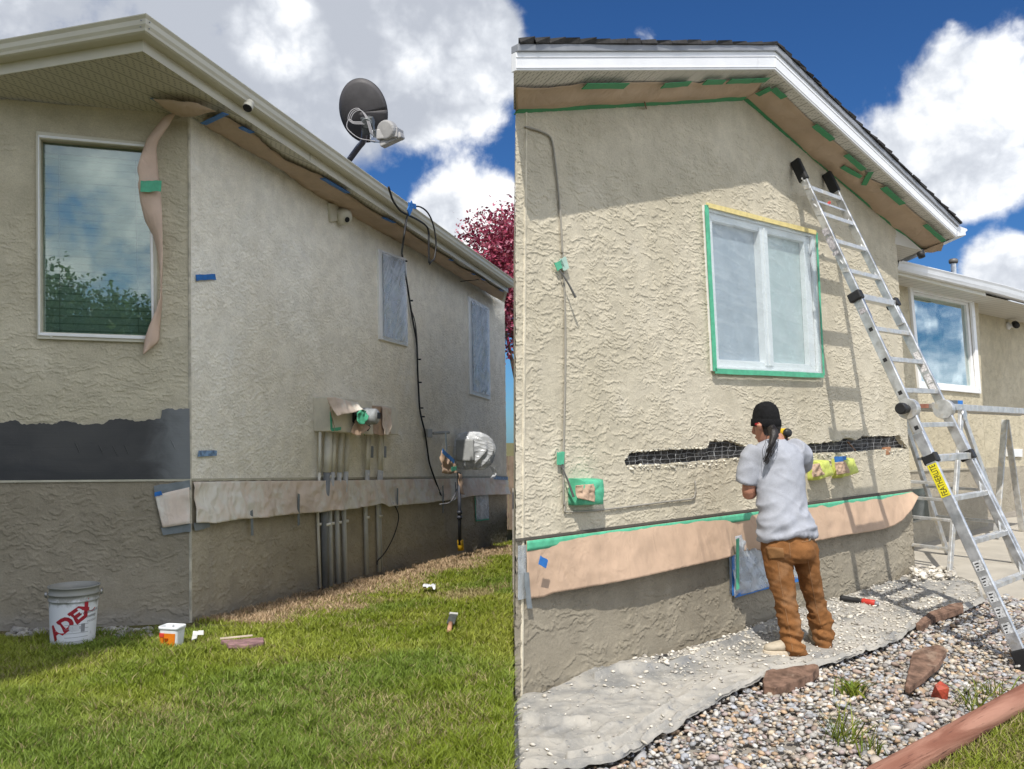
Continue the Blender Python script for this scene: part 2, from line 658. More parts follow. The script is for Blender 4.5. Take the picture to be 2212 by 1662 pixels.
uL = Vector((aL.x, aL.y, 0)).normalized()
uB = ray(8000, 1020)
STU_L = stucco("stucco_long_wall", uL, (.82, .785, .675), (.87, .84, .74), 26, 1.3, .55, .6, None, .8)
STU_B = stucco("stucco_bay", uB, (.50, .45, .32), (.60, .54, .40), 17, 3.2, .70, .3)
STU_R = stucco("stucco_gable", uR, (.66, .60, .46), (.72, .655, .52), 17, 2.3, .85, .30)
STU_X = stucco("stucco_wing", uR, (.60, .53, .38), (.66, .585, .43), 19, 1.6, .8, .35)
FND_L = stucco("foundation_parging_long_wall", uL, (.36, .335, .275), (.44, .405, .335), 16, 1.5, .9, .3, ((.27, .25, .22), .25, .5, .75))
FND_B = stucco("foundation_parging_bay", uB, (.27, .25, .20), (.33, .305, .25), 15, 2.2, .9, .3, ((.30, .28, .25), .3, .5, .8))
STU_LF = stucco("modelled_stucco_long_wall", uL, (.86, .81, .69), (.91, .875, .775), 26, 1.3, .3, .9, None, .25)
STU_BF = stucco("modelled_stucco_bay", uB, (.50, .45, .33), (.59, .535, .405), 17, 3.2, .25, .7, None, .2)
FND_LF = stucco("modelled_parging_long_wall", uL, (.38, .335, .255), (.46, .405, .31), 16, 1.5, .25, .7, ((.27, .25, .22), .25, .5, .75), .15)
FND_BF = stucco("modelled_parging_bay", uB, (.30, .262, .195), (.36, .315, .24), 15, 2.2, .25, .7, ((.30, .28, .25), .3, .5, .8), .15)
STU_RF = stucco("modelled_stucco_gable", uR, (.51, .46, .35), (.60, .545, .43), 17, 2.3, .22, .9, None, .15)
FND_RF = stucco("modelled_parging_gable", uR, (.28, .248, .19), (.34, .302, .235), 11, 2.8, .25, .9, ((.33, .29, .22), .10, .5, .6), .15)
FND_R = stucco("foundation_parging_gable", uR, (.40, .355, .275), (.46, .41, .32), 11, 2.8, .8, .35, ((.33, .29, .22), .10, .5, .6))
TRIM = plain("almond_aluminium_trim", (.62, .59, .48), .38, 0, .05, 3, 20, .05, .5)
TRIM_D = plain("almond_soffit_edge", (.52, .49, .40), .45, 0, .06)
WHITE = plain("white_aluminium_fascia", (.80, .81, .83), .35, 0, .04, 4, 20, .05, .5)
VINYL = plain("white_vinyl_frame", (.84, .84, .83), .35, 0, .04)
VINYL_T = plain("almond_frame", (.62, .59, .5), .4, 0, .05)
SHINGLE = plain("dark_asphalt_shingle", (.035, .033, .032), .9, 0, .4, 30, 200, .6)
GRAYMET = plain("grey_flashing", (.30, .31, .33), .4, .2, .1)
BLACK = plain("black_rubber", (.018, .018, .019), .5, 0, .2)
DARK = plain("dark_void", (.012, .012, .013), .9)
PVC = plain("painted_grey_pvc_pipe", (.80, .77, .68), .45, 0, .12, 6)
PVC_D = plain("dark_grey_pvc_pipe", (.24, .25, .26), .45, 0, .12, 6)
PVC_L = plain("light_grey_pvc_pipe", (.60, .61, .61), .4, 0, .1, 6)


def paper(name, col, over=None, crease=.5):
    """kraft paper: fine mill lines, sharp creases, blotches of overspray"""
    n = Nodes(name)
    ob = n.tc.outputs['Object']
    f = n.noise(ob, 3.5, 6, .6)
    cc = n.mix(1.0, c4(*col), n.smooth(f, .3, .7, .90, 1.08), 'MULTIPLY')
    if over:
        d = n.smooth(n.noise(n.scaled(ob, 1, 1, .7), over[1], 7, .65), over[2], over[2] + .16)
        cc = n.mix(d, cc, c4(*over[0]))
    w1 = n.noise(n.scaled(ob, 2.2, 2.2, 1.3), 1.0, 3, .5, 1.2)
    w2 = n.noise(n.scaled(ob, 6, 6, 4), 1.0, 3, .5, 1.0)
    def rid(w, k): return n.math('SUBTRACT', 1.0, n.math('MULTIPLY', n.math('ABSOLUTE', n.math('SUBTRACT', w, .5)), k), clamp=True)
    fac = n.math('ADD', n.math('MULTIPLY', w1, 1.6), n.math('ADD', n.math('MULTIPLY', rid(w1, 9), .35), n.math('ADD', n.math('MULTIPLY', rid(w2, 8), .18), n.math('MULTIPLY', w2, .5))))
    ml = n.noise(n.scaled(ob, 5, 5, 90), 1.0, 3, .5)
    h = n.math('ADD', fac, n.math('MULTIPLY', ml, .05))
    tl = n.new('ShaderNodeBsdfTranslucent')
    n.L.new(cc, tl.inputs[0])
    mx = n.new('ShaderNodeMixShader')
    mx.inputs[0].default_value = .12
    n.fin(cc, .7, n.bump(h, crease, .03), Specular_IOR_Level=.25)
    n.L.new(n.bs.outputs[0], mx.inputs[1])
    n.L.new(tl.outputs[0], mx.inputs[2])
    n.L.new(mx.outputs[0], n.out.inputs[0])
    return n.m


PAPER = paper("brown_masking_paper", (.56, .40, .285), None, .35)
PAPER_L = paper("oversprayed_masking_paper", (.80, .67, .56), ((.86, .82, .73), 2.6, .44), .5)
PAPER_P = paper("sunfaded_masking_paper", (.70, .53, .42), None, .45)
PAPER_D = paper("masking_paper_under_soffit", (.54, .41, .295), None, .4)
GREEN = plain("green_painters_tape", (.09, .42, .25), .55, 0, .14, 20, 50, .2)
GREEN_D = plain("dark_green_painters_tape", (.055, .27, .12), .6, 0, .14, 20, 50, .2)
LIME = plain("yellow_green_tape", (.55, .61, .14), .5, 0, .15, 25, 60, .3)
YELTAPE = plain("pale_yellow_tape", (.70, .58, .25), .6, 0, .12, 20)
BLUE = plain("blue_painters_tape", (.025, .16, .48), .5, 0, .15, 25, 50, .2)
BLUE_W = plain("oversprayed_blue_tape", (.17, .27, .42), .6, 0, .5, 30, 50, .2)
DUCT = plain("grey_duct_tape", (.20, .225, .24), .4, 0, .15, 15, 40, .2)
ALU = plain("scuffed_aluminium", (.62, .63, .64), .36, .85, .22, 12, 90, .12, .5, ((.52, .50, .46), 14, .60))
ALU_P = plain("paint_splashed_aluminium", (.58, .585, .58), .42, .6, .2, 14, 90, .15, .5, ((.62, .58, .50), 11, .52))
CONCRETE = plain("concrete_patio", (.42, .385, .325), .85, 0, .10, 3, 120, .3)
ROCK_BR = plain("brown_flagstone", (.17, .105, .075), .85, 0, .45, 14, 26, 1.0, .2, ((.27, .19, .14), 6, .56))
ROCK_RED = plain("red_rock", (.33, .055, .03), .5, 0, .35, 14, 30, .8)
PLASTER = plain("broken_stucco", (.60, .55, .44), .95, 0, .2, 30, 120, .6)
RED = plain("red_plastic", (.55, .05, .035), .45)
YEL = plain("yellow_plastic", (.75, .47, .02), .45)
YLABEL = plain("yellow_label", (.78, .68, .03), .45, 0, .04)
GOLDPIPE = plain("yellow_pipe_sleeve", (.70, .42, .02), .5)
SKIN = plain("sunburnt_skin", (.40, .19, .125), .5, 0, .12, 14, 160, .2)
HAIR = plain("black_hair", (.012, .009, .008), .42, 0, .3, 60, 200, .5)
SOLE = plain("cream_shoe", (.44, .38, .29), .7, 0, .1, 30, 60, .2)
LETTER = plain("black_print", (.02, .02, .022), .5)
LETTER_R = plain("dark_red_print", (.35, .018, .03), .5)
GREYPRINT = plain("grey_print", (.25, .25, .26), .6)
BARK = plain("grey_brown_bark", (.12, .09, .065), .9, 0, .3, 12, 40, .8)
FENCE = plain("weathered_fence_boards", (.20, .15, .11), .85, 0, .25, 6, 40, .4)
WOODRED = None


def wood_red():
    n = Nodes("red_stained_timber")
    ob = n.tc.outputs['Object']
    v = n.wallvec(TIMBER_DIR)
    g = n.noise(n.scaled(v, 1.2, 16, 16), 1.0, 6, .6, .6)
    k = n.noise(n.scaled(v, 2.5, 60, 60), 1.0, 5, .7)
    col = n.mix(n.smooth(g, .3, .7), c4(.21, .088, .058), c4(.40, .21, .15))
    col = n.mix(n.smooth(k, .57, .68), col, c4(.08, .035, .027))
    h = n.math('ADD', g, n.math('MULTIPLY', k, .6))
    return n.fin(col, .8, n.bump(h, .7, .008), Specular_IOR_Level=.2)


def corrugated(name, u, col, pitch, holes=True):
    """soffit panels: grooves across, with rows of punched vents"""
    n = Nodes(name)
    v = n.wallvec(u)
    s = n.new('ShaderNodeSeparateXYZ')
    n.L.new(v, s.inputs[0])
    fx = n.math('FRACT', n.math('DIVIDE', s.outputs[0], pitch))
    groove = n.smooth(n.math('ABSOLUTE', n.math('SUBTRACT', fx, .5)), .0, .07)
    base = n.mix(groove, c4(col[0] * .45, col[1] * .45, col[2] * .43), c4(*col))
    if holes:
        hx = n.math('FRACT', n.math('DIVIDE', s.outputs[0], pitch / 6))
        hy = n.math('FRACT', n.math('DIVIDE', n.math('ADD', s.outputs[2], n.math('MULTIPLY', s.outputs[0], .9)), .05))
        a = n.math('LESS_THAN', n.math('ABSOLUTE', n.math('SUBTRACT', hx, .5)), .15)
        b = n.math('LESS_THAN', n.math('ABSOLUTE', n.math('SUBTRACT', hy, .5)), .17)
        band = n.math('GREATER_THAN', n.math('ABSOLUTE', n.math('SUBTRACT', fx, .5)), .10)
        base = n.mix(n.math('MULTIPLY', n.math('MULTIPLY', n.math('MULTIPLY', a, b), band), .75), base, c4(.06, .056, .045))
    return n.fin(base, .5, n.bump(groove, .6, .006), Specular_IOR_Level=.35)


SOF_L = corrugated("perforated_almond_soffit", uL, (.60, .57, .47), .095)
SOF_R = corrugated("perforated_white_soffit", uR, (.60, .58, .53), .11)


def base_coat():
    n = Nodes("dark_cement_base_coat")
    v = n.wallvec(uB)
    a = n.noise(n.scaled(v, 1.2, 2.6, 1), 1.0, 6, .6, .5)
    b = n.noise(n.scaled(v, 2, 60, 1), 1.0, 3, .6, 1.0)
    c = n.noise(v, 5, 6, .65, .8)
    col = n.mix(n.smooth(a, .3, .7), c4(.040, .041, .044), c4(.080, .079, .077))
    s = n.new('ShaderNodeSeparateXYZ')
    n.L.new(v, s.inputs[0])
    du = LC.dot(Vector((uB.x, uB.y, 0)).normalized())
    edge = n.smooth(n.math('ADD', s.outputs[0], n.math('MULTIPLY', n.math('SUBTRACT', c, .5), .3)), du - .34, du - .06)
    col = n.mix(edge, col, c4(.19, .20, .205))
    col = n.mix(n.smooth(c, .66, .75, 0, .5), col, c4(.12, .12, .12))
    h = n.math('ADD', n.math('MULTIPLY', b, .35), c)
    return n.fin(col, n.smooth(a, .3, .7, .55, .8), n.bump(h, .5, .006), Specular_IOR_Level=.4)


def tar_paper():
    n = Nodes("black_building_paper")
    ob = n.tc.outputs['Object']
    a = n.noise(ob, 14, 8, .7, .4)
    col = n.mix(n.smooth(a, .42, .64), c4(.012, .012, .013), c4(.11, .105, .10))
    return n.fin(col, .7, n.bump(a, .8, .01))


def glass(name, tint, refl, ior=1.5):
    """window pane: mirror of the sky laid over what stands behind it"""
    n = Nodes(name)
    n.N.remove(n.bs)
    tr = n.new('ShaderNodeBsdfTransparent')
    tr.inputs[0].default_value = c4(*tint)
    gl = n.new('ShaderNodeBsdfGlossy')
    gl.inputs['Roughness'].default_value = .012
    gl.inputs['Color'].default_value = c4(.78, .84, .83)
    lw = n.new('ShaderNodeLayerWeight')
    lw.inputs[0].default_value = .35
    f = n.math('ADD', n.math('MULTIPLY', lw.outputs['Fresnel'], .6), refl, clamp=True)
    w = n.noise(n.tc.outputs['Object'], 1.6, 2, .4)
    n.L.new(n.bump(w, .035, .05), gl.inputs['Normal'])
    mx = n.new('ShaderNodeMixShader')
    n.L.new(f, mx.inputs[0])
    n.L.new(tr.outputs[0], mx.inputs[1])
    n.L.new(gl.outputs[0], mx.inputs[2])
    n.L.new(mx.outputs[0], n.out.inputs[0])
    return n.m


def film(name, u, alpha, col=(.80, .82, .83), sc=1.0, diag=.6, bk=.8, gloss=.26, ra=.11):
    """thin masking plastic: see-through, creased, glossy"""
    n = Nodes(name)
    n.N.remove(n.bs)
    v = n.wallvec(u)
    mp = n.new('ShaderNodeMapping')
    mp.inputs['Rotation'].default_value = (0, 0, diag)
    n.L.new(v, mp.inputs[0])
    a = n.noise(n.scaled(mp.outputs[0], 1.1 * sc, 10 * sc, 3), 1.0, 3, .45, .35)
    b = n.noise(v, 7 * sc, 5, .6, .6)
    rid = n.math('SUBTRACT', 1.0, n.math('MULTIPLY', n.math('ABSOLUTE', n.math('SUBTRACT', a, .5)), 11.0), clamp=True)
    h = n.math('ADD', n.math('MULTIPLY', rid, .6), b)
    bmp = n.bump(h, bk, .03)
    df = n.new('ShaderNodeBsdfDiffuse')
    df.inputs[0].default_value = c4(*col)
    n.L.new(bmp, df.inputs['Normal'])
    gl = n.new('ShaderNodeBsdfGlossy')
    gl.inputs['Roughness'].default_value = .16
    n.L.new(bmp, gl.inputs['Normal'])
    tr = n.new('ShaderNodeBsdfTransparent')
    tr.inputs[0].default_value = c4(.93, .95, .96)
    m1 = n.new('ShaderNodeMixShader')
    m1.inputs[0].default_value = gloss
    n.L.new(df.outputs[0], m1.inputs[1])
    n.L.new(gl.outputs[0], m1.inputs[2])
    al = n.math('ADD', n.smooth(b, .3, .7, alpha * .7, alpha * 1.25), n.smooth(rid, .4, 1.0, 0, ra), clamp=True)
    m2 = n.new('ShaderNodeMixShader')
    n.L.new(al, m2.inputs[0])
    n.L.new(tr.outputs[0], m2.inputs[1])
    n.L.new(m1.outputs[0], m2.inputs[2])
    n.L.new(m2.outputs[0], n.out.inputs[0])
    return n.m


GLASS_B = glass("bay_window_glass", (.82, .90, .86), .19)
GLASS_X = glass("wing_window_glass", (.62, .80, .76), .08)
GLASS_P = plain("window_pane_behind_plastic", (.36, .41, .46), .2, 0, .08)
GLASS_L = plain("pale_pane_behind_plastic", (.62, .68, .75), .25, 0, .08)
GLASS_G = plain("greenish_pane_behind_plastic", (.46, .54, .53), .2, 0, .08)
GLASS_D = plain("dark_pane", (.03, .05, .045), .08, 0, .1, 3, 3, .02, .6)
FILM_L = film("masking_plastic_long_wall", uL, .34, (.90, .92, .95), .8, -.9, .4)
FILM_R = film("masking_plastic_gable", uR, .09, (.80, .86, .86), .9, .12, .12, .14, .04)
FILM_B = film("masking_plastic_basement", uR, .42, (.66, .70, .74), .8, .9, .4, .2, .08)
FILM_G = film("bunched_masking_plastic", uL, .72, (.72, .74, .76), 1.2, .4, .35, .10)
BASECOAT = base_coat()
TAR = tar_paper()


def blinds_mat(name, col, pitch):
    n = Nodes(name)
    s = n.new('ShaderNodeSeparateXYZ')
    n.L.new(n.tc.outputs['Object'], s.inputs[0])
    f = n.math('FRACT', n.math('DIVIDE', s.outputs[2], pitch))
    k = n.smooth(n.math('ABSOLUTE', n.math('SUBTRACT', f, .5)), .36, .5)
    return n.fin(n.mix(k, c4(*col), c4(col[0] * .45, col[1] * .48, col[2] * .46)), .6, n.bump(f, .6, .01))


BLIND = blinds_mat("closed_blind_slats", (.52, .60, .55), .052)
BLIND_X = blinds_mat("closed_blind_slats_small", (.40, .49, .47), .026)


def attr_mat(name, rough, trans=0.0, spec=.3, bumpk=0.0, sc=200):
    n = Nodes(name)
    a = n.new('ShaderNodeAttribute', attribute_name='tint')
    if bumpk:
        h = n.noise(n.tc.outputs['Object'], sc, 5, .6)
        sp = n.smooth(h, .3, .7, .82, 1.12)
        col = n.mix(1.0, a.outputs['Color'], sp, 'MULTIPLY')
        n.fin(col, rough, n.bump(h, bumpk, .003), Specular_IOR_Level=spec)
    else:
        n.fin(a.outputs['Color'], rough, Specular_IOR_Level=spec)
    if trans:
        tl = n.new('ShaderNodeBsdfTranslucent')
        n.L.new(a.outputs['Color'], tl.inputs[0])
        mx = n.new('ShaderNodeMixShader')
        mx.inputs[0].default_value = trans
        n.L.new(n.bs.outputs[0], mx.inputs[1])
        n.L.new(tl.outputs[0], mx.inputs[2])
        n.L.new(mx.outputs[0], n.out.inputs[0])
    return n.m


LEAF = attr_mat("leaf", .55, .35, .25)
BLADE = attr_mat("grass_blade", .5, .30, .3)
STONE = attr_mat("river_stone", .62, 0, .35, .25, 220)


def lawn_soil():
    n = Nodes("lawn_thatch")
    ob = n.tc.outputs['Object']
    a = n.noise(ob, 1.6, 6, .6)
    b = n.noise(ob, 90, 5, .7)
    col = n.mix(n.smooth(a, .35, .65), c4(.07, .10, .02), c4(.13, .13, .05))
    col = n.mix(n.smooth(b, .35, .65), col, c4(.20, .16, .09))
    return n.fin(col, .95, n.bump(b, .8, .02), Specular_IOR_Level=.1)


def dusty_cloth():
    n = Nodes("dusty_canvas_drop_cloth")
    ob = n.tc.outputs['Object']
    a = n.noise(ob, 2.4, 8, .65, .4)
    b = n.noise(ob, 16, 8, .7, .2)
    c = n.noise(ob, 130, 4, .7)
    col = n.mix(n.smooth(a, .36, .62), c4(.23, .228, .22), c4(.42, .395, .35))
    col = n.mix(n.smooth(b, .56, .70), col, c4(.50, .475, .42))
    col = n.mix(n.smooth(b, .44, .30), col, c4(.19, .195, .205))
    col = n.mix(n.smooth(c, .60, .70, 0, .6), col, c4(.55, .52, .46))
    h = n.math('ADD', n.math('MULTIPLY', b, 1.0), n.math('MULTIPLY', c, .35))
    return n.fin(col, .95, n.bump(h, .6, .012), Specular_IOR_Level=.1)


def fabric(name, col, scale, var, weave, bk=.3, extra=None):
    n = Nodes(name)
    ob = n.tc.outputs['Object']
    a = n.noise(ob, scale, 6, .65, .3)
    w = n.noise(ob, weave, 3, .6)
    cc = n.mix(1.0, c4(*col), n.smooth(a, .3, .7, 1 - var, 1 + var), 'MULTIPLY')
    if extra: cc = n.mix(n.smooth(n.noise(ob, 5, 6, .65), extra[1], extra[1] + .15, 0, .6), cc, c4(*extra[0]))
    cc = n.mix(1.0, cc, n.smooth(w, .3, .7, .86, 1.1), 'MULTIPLY')
    return n.fin(cc, .92, n.bump(n.math('ADD', a, n.math('MULTIPLY', w, .5)), bk, .006), Specular_IOR_Level=.15)


SHIRT = fabric("grey_marl_jersey", (.36, .375, .42), 12, .08, 320, .25)
CANVAS = fabric("brown_duck_canvas", (.235, .105, .038), 9, .22, 420, .35, ((.31, .17, .085), .5))
KNIT = fabric("black_rib_knit", (.012, .012, .013), 40, .2, 300, .5)
CLOTH = dusty_cloth()
SOIL = lawn_soil()


def bucket_mat():
    n = Nodes("mortar_smeared_white_plastic")
    ob = n.tc.outputs['Object']
    s = n.new('ShaderNodeSeparateXYZ')
    n.L.new(ob, s.inputs[0])
    a = n.noise(ob, 17, 7, .65, .6)
    z = n.math('ADD', s.outputs[2], n.math('MULTIPLY', n.math('SUBTRACT', a, .5), .16))
    k = n.smooth(z, BUCKET_Z + .25, BUCKET_Z + .31)
    col = n.mix(k, c4(.74, .75, .77), c4(.27, .265, .235))
    col = n.mix(n.smooth(a, .62, .72, 0, .7), col, c4(.36, .36, .35))
    return n.fin(col, .5, n.bump(a, .25, .006))


def new_obj_np(name, V, Fc, mat, tint=None, parent=None, smooth=False, nper=3):
    """mesh from numpy arrays; tint is one colour per vertex"""
    me = bpy.data.meshes.new(name)
    nv, nf = len(V), len(Fc)
    me.vertices.add(nv)
    me.vertices.foreach_set('co', np.asarray(V, np.float32).ravel())
    me.loops.add(nf * nper)
    me.loops.foreach_set('vertex_index', np.asarray(Fc, np.int32).ravel())
    me.polygons.add(nf)
    me.polygons.foreach_set('loop_start', np.arange(0, nf * nper, nper, dtype=np.int32))
    me.update(calc_edges=True)
    if tint is not None:
        at_ = me.attributes.new('tint', 'FLOAT_COLOR', 'POINT')
        c = np.ones((nv, 4), np.float32)
        c[:, :3] = tint
        at_.data.foreach_set('color', c.ravel())
    if smooth: me.polygons.foreach_set('use_smooth', np.ones(nf, bool))
    return link(name, me, mat, parent)


def vnoise(x, y, seed=0, oct=3):
    """smooth value noise on arrays, 0..1"""
    r = np.zeros_like(x)
    amp, tot = 1.0, 0.0
    rs = np.random.default_rng(seed)
    for o in range(oct):
        T = rs.random((64, 64))
        xi, yi = np.floor(x).astype(int), np.floor(y).astype(int)
        fx, fy = x - xi, y - yi
        fx, fy = fx * fx * (3 - 2 * fx), fy * fy * (3 - 2 * fy)
        g = lambda i, j: T[(xi + i) % 64, (yi + j) % 64]
        r += amp * ((g(0, 0) * (1 - fx) + g(1, 0) * fx) * (1 - fy) + (g(0, 1) * (1 - fx) + g(1, 1) * fx) * fy)
        tot += amp
        amp *= .5
        x, y = x * 2.03 + 7.7, y * 2.03 + 3.3
    return r / tot


def frame_ring(m, pl, O, I, t0, t1):
    for i in range(4):
        j = (i + 1) % 4
        m.slab(pl, [O[i], O[j], I[j], I[i]], t0, t1)
    return m


def quad_in(q, f):
    """point inside a four-cornered outline, f = (across, down)"""
    a = Vector(q[0]).lerp(Vector(q[1]), f[0])
    b = Vector(q[3]).lerp(Vector(q[2]), f[0])
    p = a.lerp(b, f[1])
    return (p.x, p.y)


def inset(q, fx, fy):
    return [quad_in(q, (a, b)) for a, b in ((fx, fy), (1 - fx, fy), (1 - fx, 1 - fy), (fx, 1 - fy))]


# ------------------------------------------------------------------ ground of both yards
def ground():
    m = MB()
    G = []
    for j in range(30):
        y = -3 + j * .75
        G.append([Vector((x, y, gz(GL, x, y) - .02)) for x in [-14 + i * .5 for i in range(29)]])
    m.grid(G)
    bank = []
    for j in range(30):
        y = -3 + j * .75
        bank.append([Vector((0, y, gz(GL, 0, y) - .02)), Vector((.02, y, min(gz(GL, 0, y) - .03, gz(GR, 0, y) - .1)))])
    m.grid(bank)
    tag(m.done("lawn_ground", SOIL), kind='structure')
    m = MB()
    G = []
    for j in range(30):
        y = -3 + j * .75
        G.append([Vector((x, y, gz(GR, x, y) - .035)) for x in [.006 + i * .5 for i in range(30)]])
    m.grid(G)
    tag(m.done("gravel_bed_ground", plain("grey_soil", (.27, .245, .21), .95, 0, .3, 12, 60, .6)), kind='structure')
    m = MB()
    m.add([(-400, -400, -1.0), (400, -400, -1.0), (400, 400, -1.0), (-400, 400, -1.0)], [(0, 1, 2, 3)])
    tag(m.done("ground", SOIL), kind='structure')
    # concrete patio beside and behind the gable end
    P = [hit(GR, p) for p in ((1980, 1232), (2120, 1283), (2300, 1310), (2300, 1120), (1985, 1160))]
    P[4] = P[4] + BACK * .6
    P[3] = P[3] + BACK * .6
    m = MB()
    m.prism([p + Vector((0, 0, .006)) for p in P], Vector((0, 0, -.09)))
    tag(m.done("concrete_patio", CONCRETE, bevel=.01), kind='structure')


# ------------------------------------------------------------------ left: house seen from its corner
K0 = hit(SPL, (308, 109))
K1 = hit(SPL, (1096, 631))
K2 = hit(SPL, (-260, 204))


def sweep_eave(profile, closed=False):
    d1 = (K1 - K0)
    d2 = (K0 - K2)
    n1 = LW[1]
    n2 = Vector((d2.y, -d2.x, 0)).normalized()
    mid = (n1 + n2) / (1 + n1.dot(n2))
    rows = []
    for k, n in ((K2, n2), (K0, mid), (K1, n1)):
        rows.append([k + n * o + ZUP * u for o, u in profile])
    m = MB()
    if closed: rows = [r + [r[0]] for r in rows]
    m.grid(rows)
    if closed:
        m.add(rows[2][:-1], [tuple(range(len(profile)))])
    return m


def left_house():
    H = thing("stucco_house", LC, "cream stucco house seen at its corner, dark cement patch below the corner window", "house")
    W1 = [(813, 538), (874, 559), (877.5, 749), (816.5, 733)]
    W2 = [(1008, 640), (1054, 666), (1056.5, 864), (1012, 851)]
    wb = [(80, 286), (338, 313), (341.5, 742), (82, 733)]
    wbi = [(89, 303), (321, 323), (329, 726), (90, 718)]
    w1i, w2i = inset(W1, .13, .045), inset(W2, .13, .045)
    trowelled_wall("wall", LW, [(408, 248), (1089.7, 654), (1094.2, 1031), (412, 1039)], [w1i, w2i], STU_LF, H, .0055, .017, .0062, 13, 21, .1, 2.6)
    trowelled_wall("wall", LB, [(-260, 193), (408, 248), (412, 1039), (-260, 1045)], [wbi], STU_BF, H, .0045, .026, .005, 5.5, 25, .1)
    e0, e1 = hit(LW, (1089.7, 654)), hit(LW, (1095.2, 1180))
    inn = (-LW[1] * 5)
    m = MB()
    m.add([e0, e1, e1 + inn, e0 + inn], [(0, 1, 2, 3)])
    f0, f1 = hit(LB, (-260, 193)), hit(LB, (-260, 1380))
    m.add([f0, f1, f1 + inn * .6, f0 + inn * .6], [(0, 1, 2, 3)])
    m.add([f0 + inn * .6, f1 + inn * .6, e1 + inn, e0 + inn], [(0, 1, 2, 3)])
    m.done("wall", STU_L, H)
    # base wall in grey parging, and a thin drip flashing over it
    trowelled_wall("foundation", LW, [(412, 1039), (1094.2, 1031), (1095.6, 1182), (412.2, 1352)], [pts(L6, (1368, 30), (1450, 18), (1452, 165), (1370, 178))], FND_LF, H, .006, .045, .0065, 6, 31, .12)
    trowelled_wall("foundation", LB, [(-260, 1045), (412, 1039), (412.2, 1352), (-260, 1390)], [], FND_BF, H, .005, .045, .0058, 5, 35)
    m = MB()
    m.slab(LW, [(412, 1034), (1094.2, 1028), (1094.2, 1031.5), (412, 1039)], -.005, .014)
    m.slab(LB, [(-260, 1040), (411, 1035), (411, 1039), (-260, 1045)], -.005, .014)
    m.done("drip_flashing", plain("stucco_stop_bead", (.5, .47, .37), .7), H)
    # corner bead
    m = MB()
    a, b = hit(LW, (408, 252)), hit(LW, (412, 1345))
    m.tube([a, b], .011, 6)
    m.done("corner_bead", plain("worn_corner", (.52, .48, .39), .9, 0, .25, 14, 150, .6), H)
    # dark cement base coat
    top = pts(L3, (-770, 1115), (-420, 1120), (-200, 1110), (20, 1120), (96, 1105), (135, 1128), (170, 1136), (250, 1128), (340, 1130), (395, 1112), (440, 1116), (500, 1130), (560, 1136), (610, 1126), (660, 1131), (690, 1108), (735, 1098), (780, 1101), (830, 1106), (860, 1116), (910, 1110), (960, 1104), (1022, 1095), (1030, 1042), (1080, 1030), (1110, 1042), (1150, 1034), (1203, 1036))
    rng = random.Random(3)
    tt = [(p.x, p.y + rng.uniform(-1.6, 1.6)) for p in resample(top, 150)]
    bot = [(411.6, 1034.5), (300, 1035.5), (200, 1037), (100, 1037), (0, 1038), (-250, 1041)]
    MB().slab(LB, tt + bot, 0, .0125).done("cement_base_coat", BASECOAT, H)
    # trowel scars
    for x, y in ((490, 1272), (640, 1285), (728, 1290), (800, 1283), (1095, 1250)):
        m = MB()
        P = [hit(LB, L3(x - 14 + 8 * i, y - 26 + 13 * i + 2 * i * i * .5)) + LB[1] * .0135 for i in range(5)]
        m.tube(P, [.002, .004, .005, .004, .002], 6)
        m.done("trowel_scar", BASECOAT, H)
    # small chips on the base wall
    # eaves
    ds = hit(SPL, (361, 238)) - hit(SPL, (126, 140))
    perp = Vector((-ds.y, ds.x, 0)).normalized()
    sof = corrugated("perforated_corner_soffit", perp, (.60, .57, .47), .125)
    m = MB()
    S = [hit(SPL, p) for p in ((-260, 193), (408, 248), (1090, 654), (1096, 631), (308, 109), (-260, 204))]
    m.add(S, [(0, 1, 4, 5), (1, 2, 3, 4)])
    m.done("soffit", sof, H)
    sweep_eave([(0, -.004), (.004, -.012), (.012, -.012), (.012, .06), (0, .06)], True).done("fascia", TRIM, H)
    g = sweep_eave([(.012, .058), (.085, .058), (.098, .066), (.102, .082), (.112, .100), (.116, .128), (.128, .146), (.128, .152), (.118, .152), (.11, .13), (.02, .13), (.014, .16), (.012, .16)], True).done("gutter", TRIM, H)
    m = MB()
    c = K0 + ZUP * .055
    m2 = sweep_eave([(0, 0), (0.0, .1)])
    n1 = LW[1]
    d2 = K0 - K2
    n2 = Vector((d2.y, -d2.x, 0)).normalized()
    mid = (n1 + n2) / (1 + n1.dot(n2))
    for nn_, dd in ((n1, (K1 - K0).normalized()), (n2, -(d2).normalized())):
        for s in (.03,):
            for (o, u) in ((.116, .118), (.105, .085)):
                p = K0 + mid * o + dd * s + ZUP * u
                MB().lathe([(0, .004), (.004, .003), (.004, -.002)], p + nn_ * .004, nn_, 8).done("rivet", GRAYMET, g)
    m = MB()
    s0, s1 = K0 + (K1 - K0) * .262, K0 + (K1 - K0) * .264
    pr = [(.013, .0), (.0145, .0), (.0145, .058), (.013, .058)]
    m.prism([s0 + n1 * o + ZUP * u for o, u in pr], s1 - s0)
    m.done("fascia_joint", TRIM_D, H)
    # shallow roof behind the gutter
    up = ZUP * .16
    back = -LW[1] * 4 + ZUP * 1.3
    m = MB()
    a, b, c2 = K0 + up, K1 + up, K2 + up
    ap = K0 - (K1 - K0).normalized() * .1 - LW[1] * 3 + (K1 - K0).normalized() * 3.2 + ZUP * 1.1
    e = K1 + up - LW[1] * 3.2 + ZUP * .95
    m.add([a, b, e, ap, c2, c2 + (K1 - K0).normalized() * 3.2 + ZUP * 1.0], [(0, 1, 2, 3), (0, 3, 5, 4)])
    m.done("roof", SHINGLE, H)
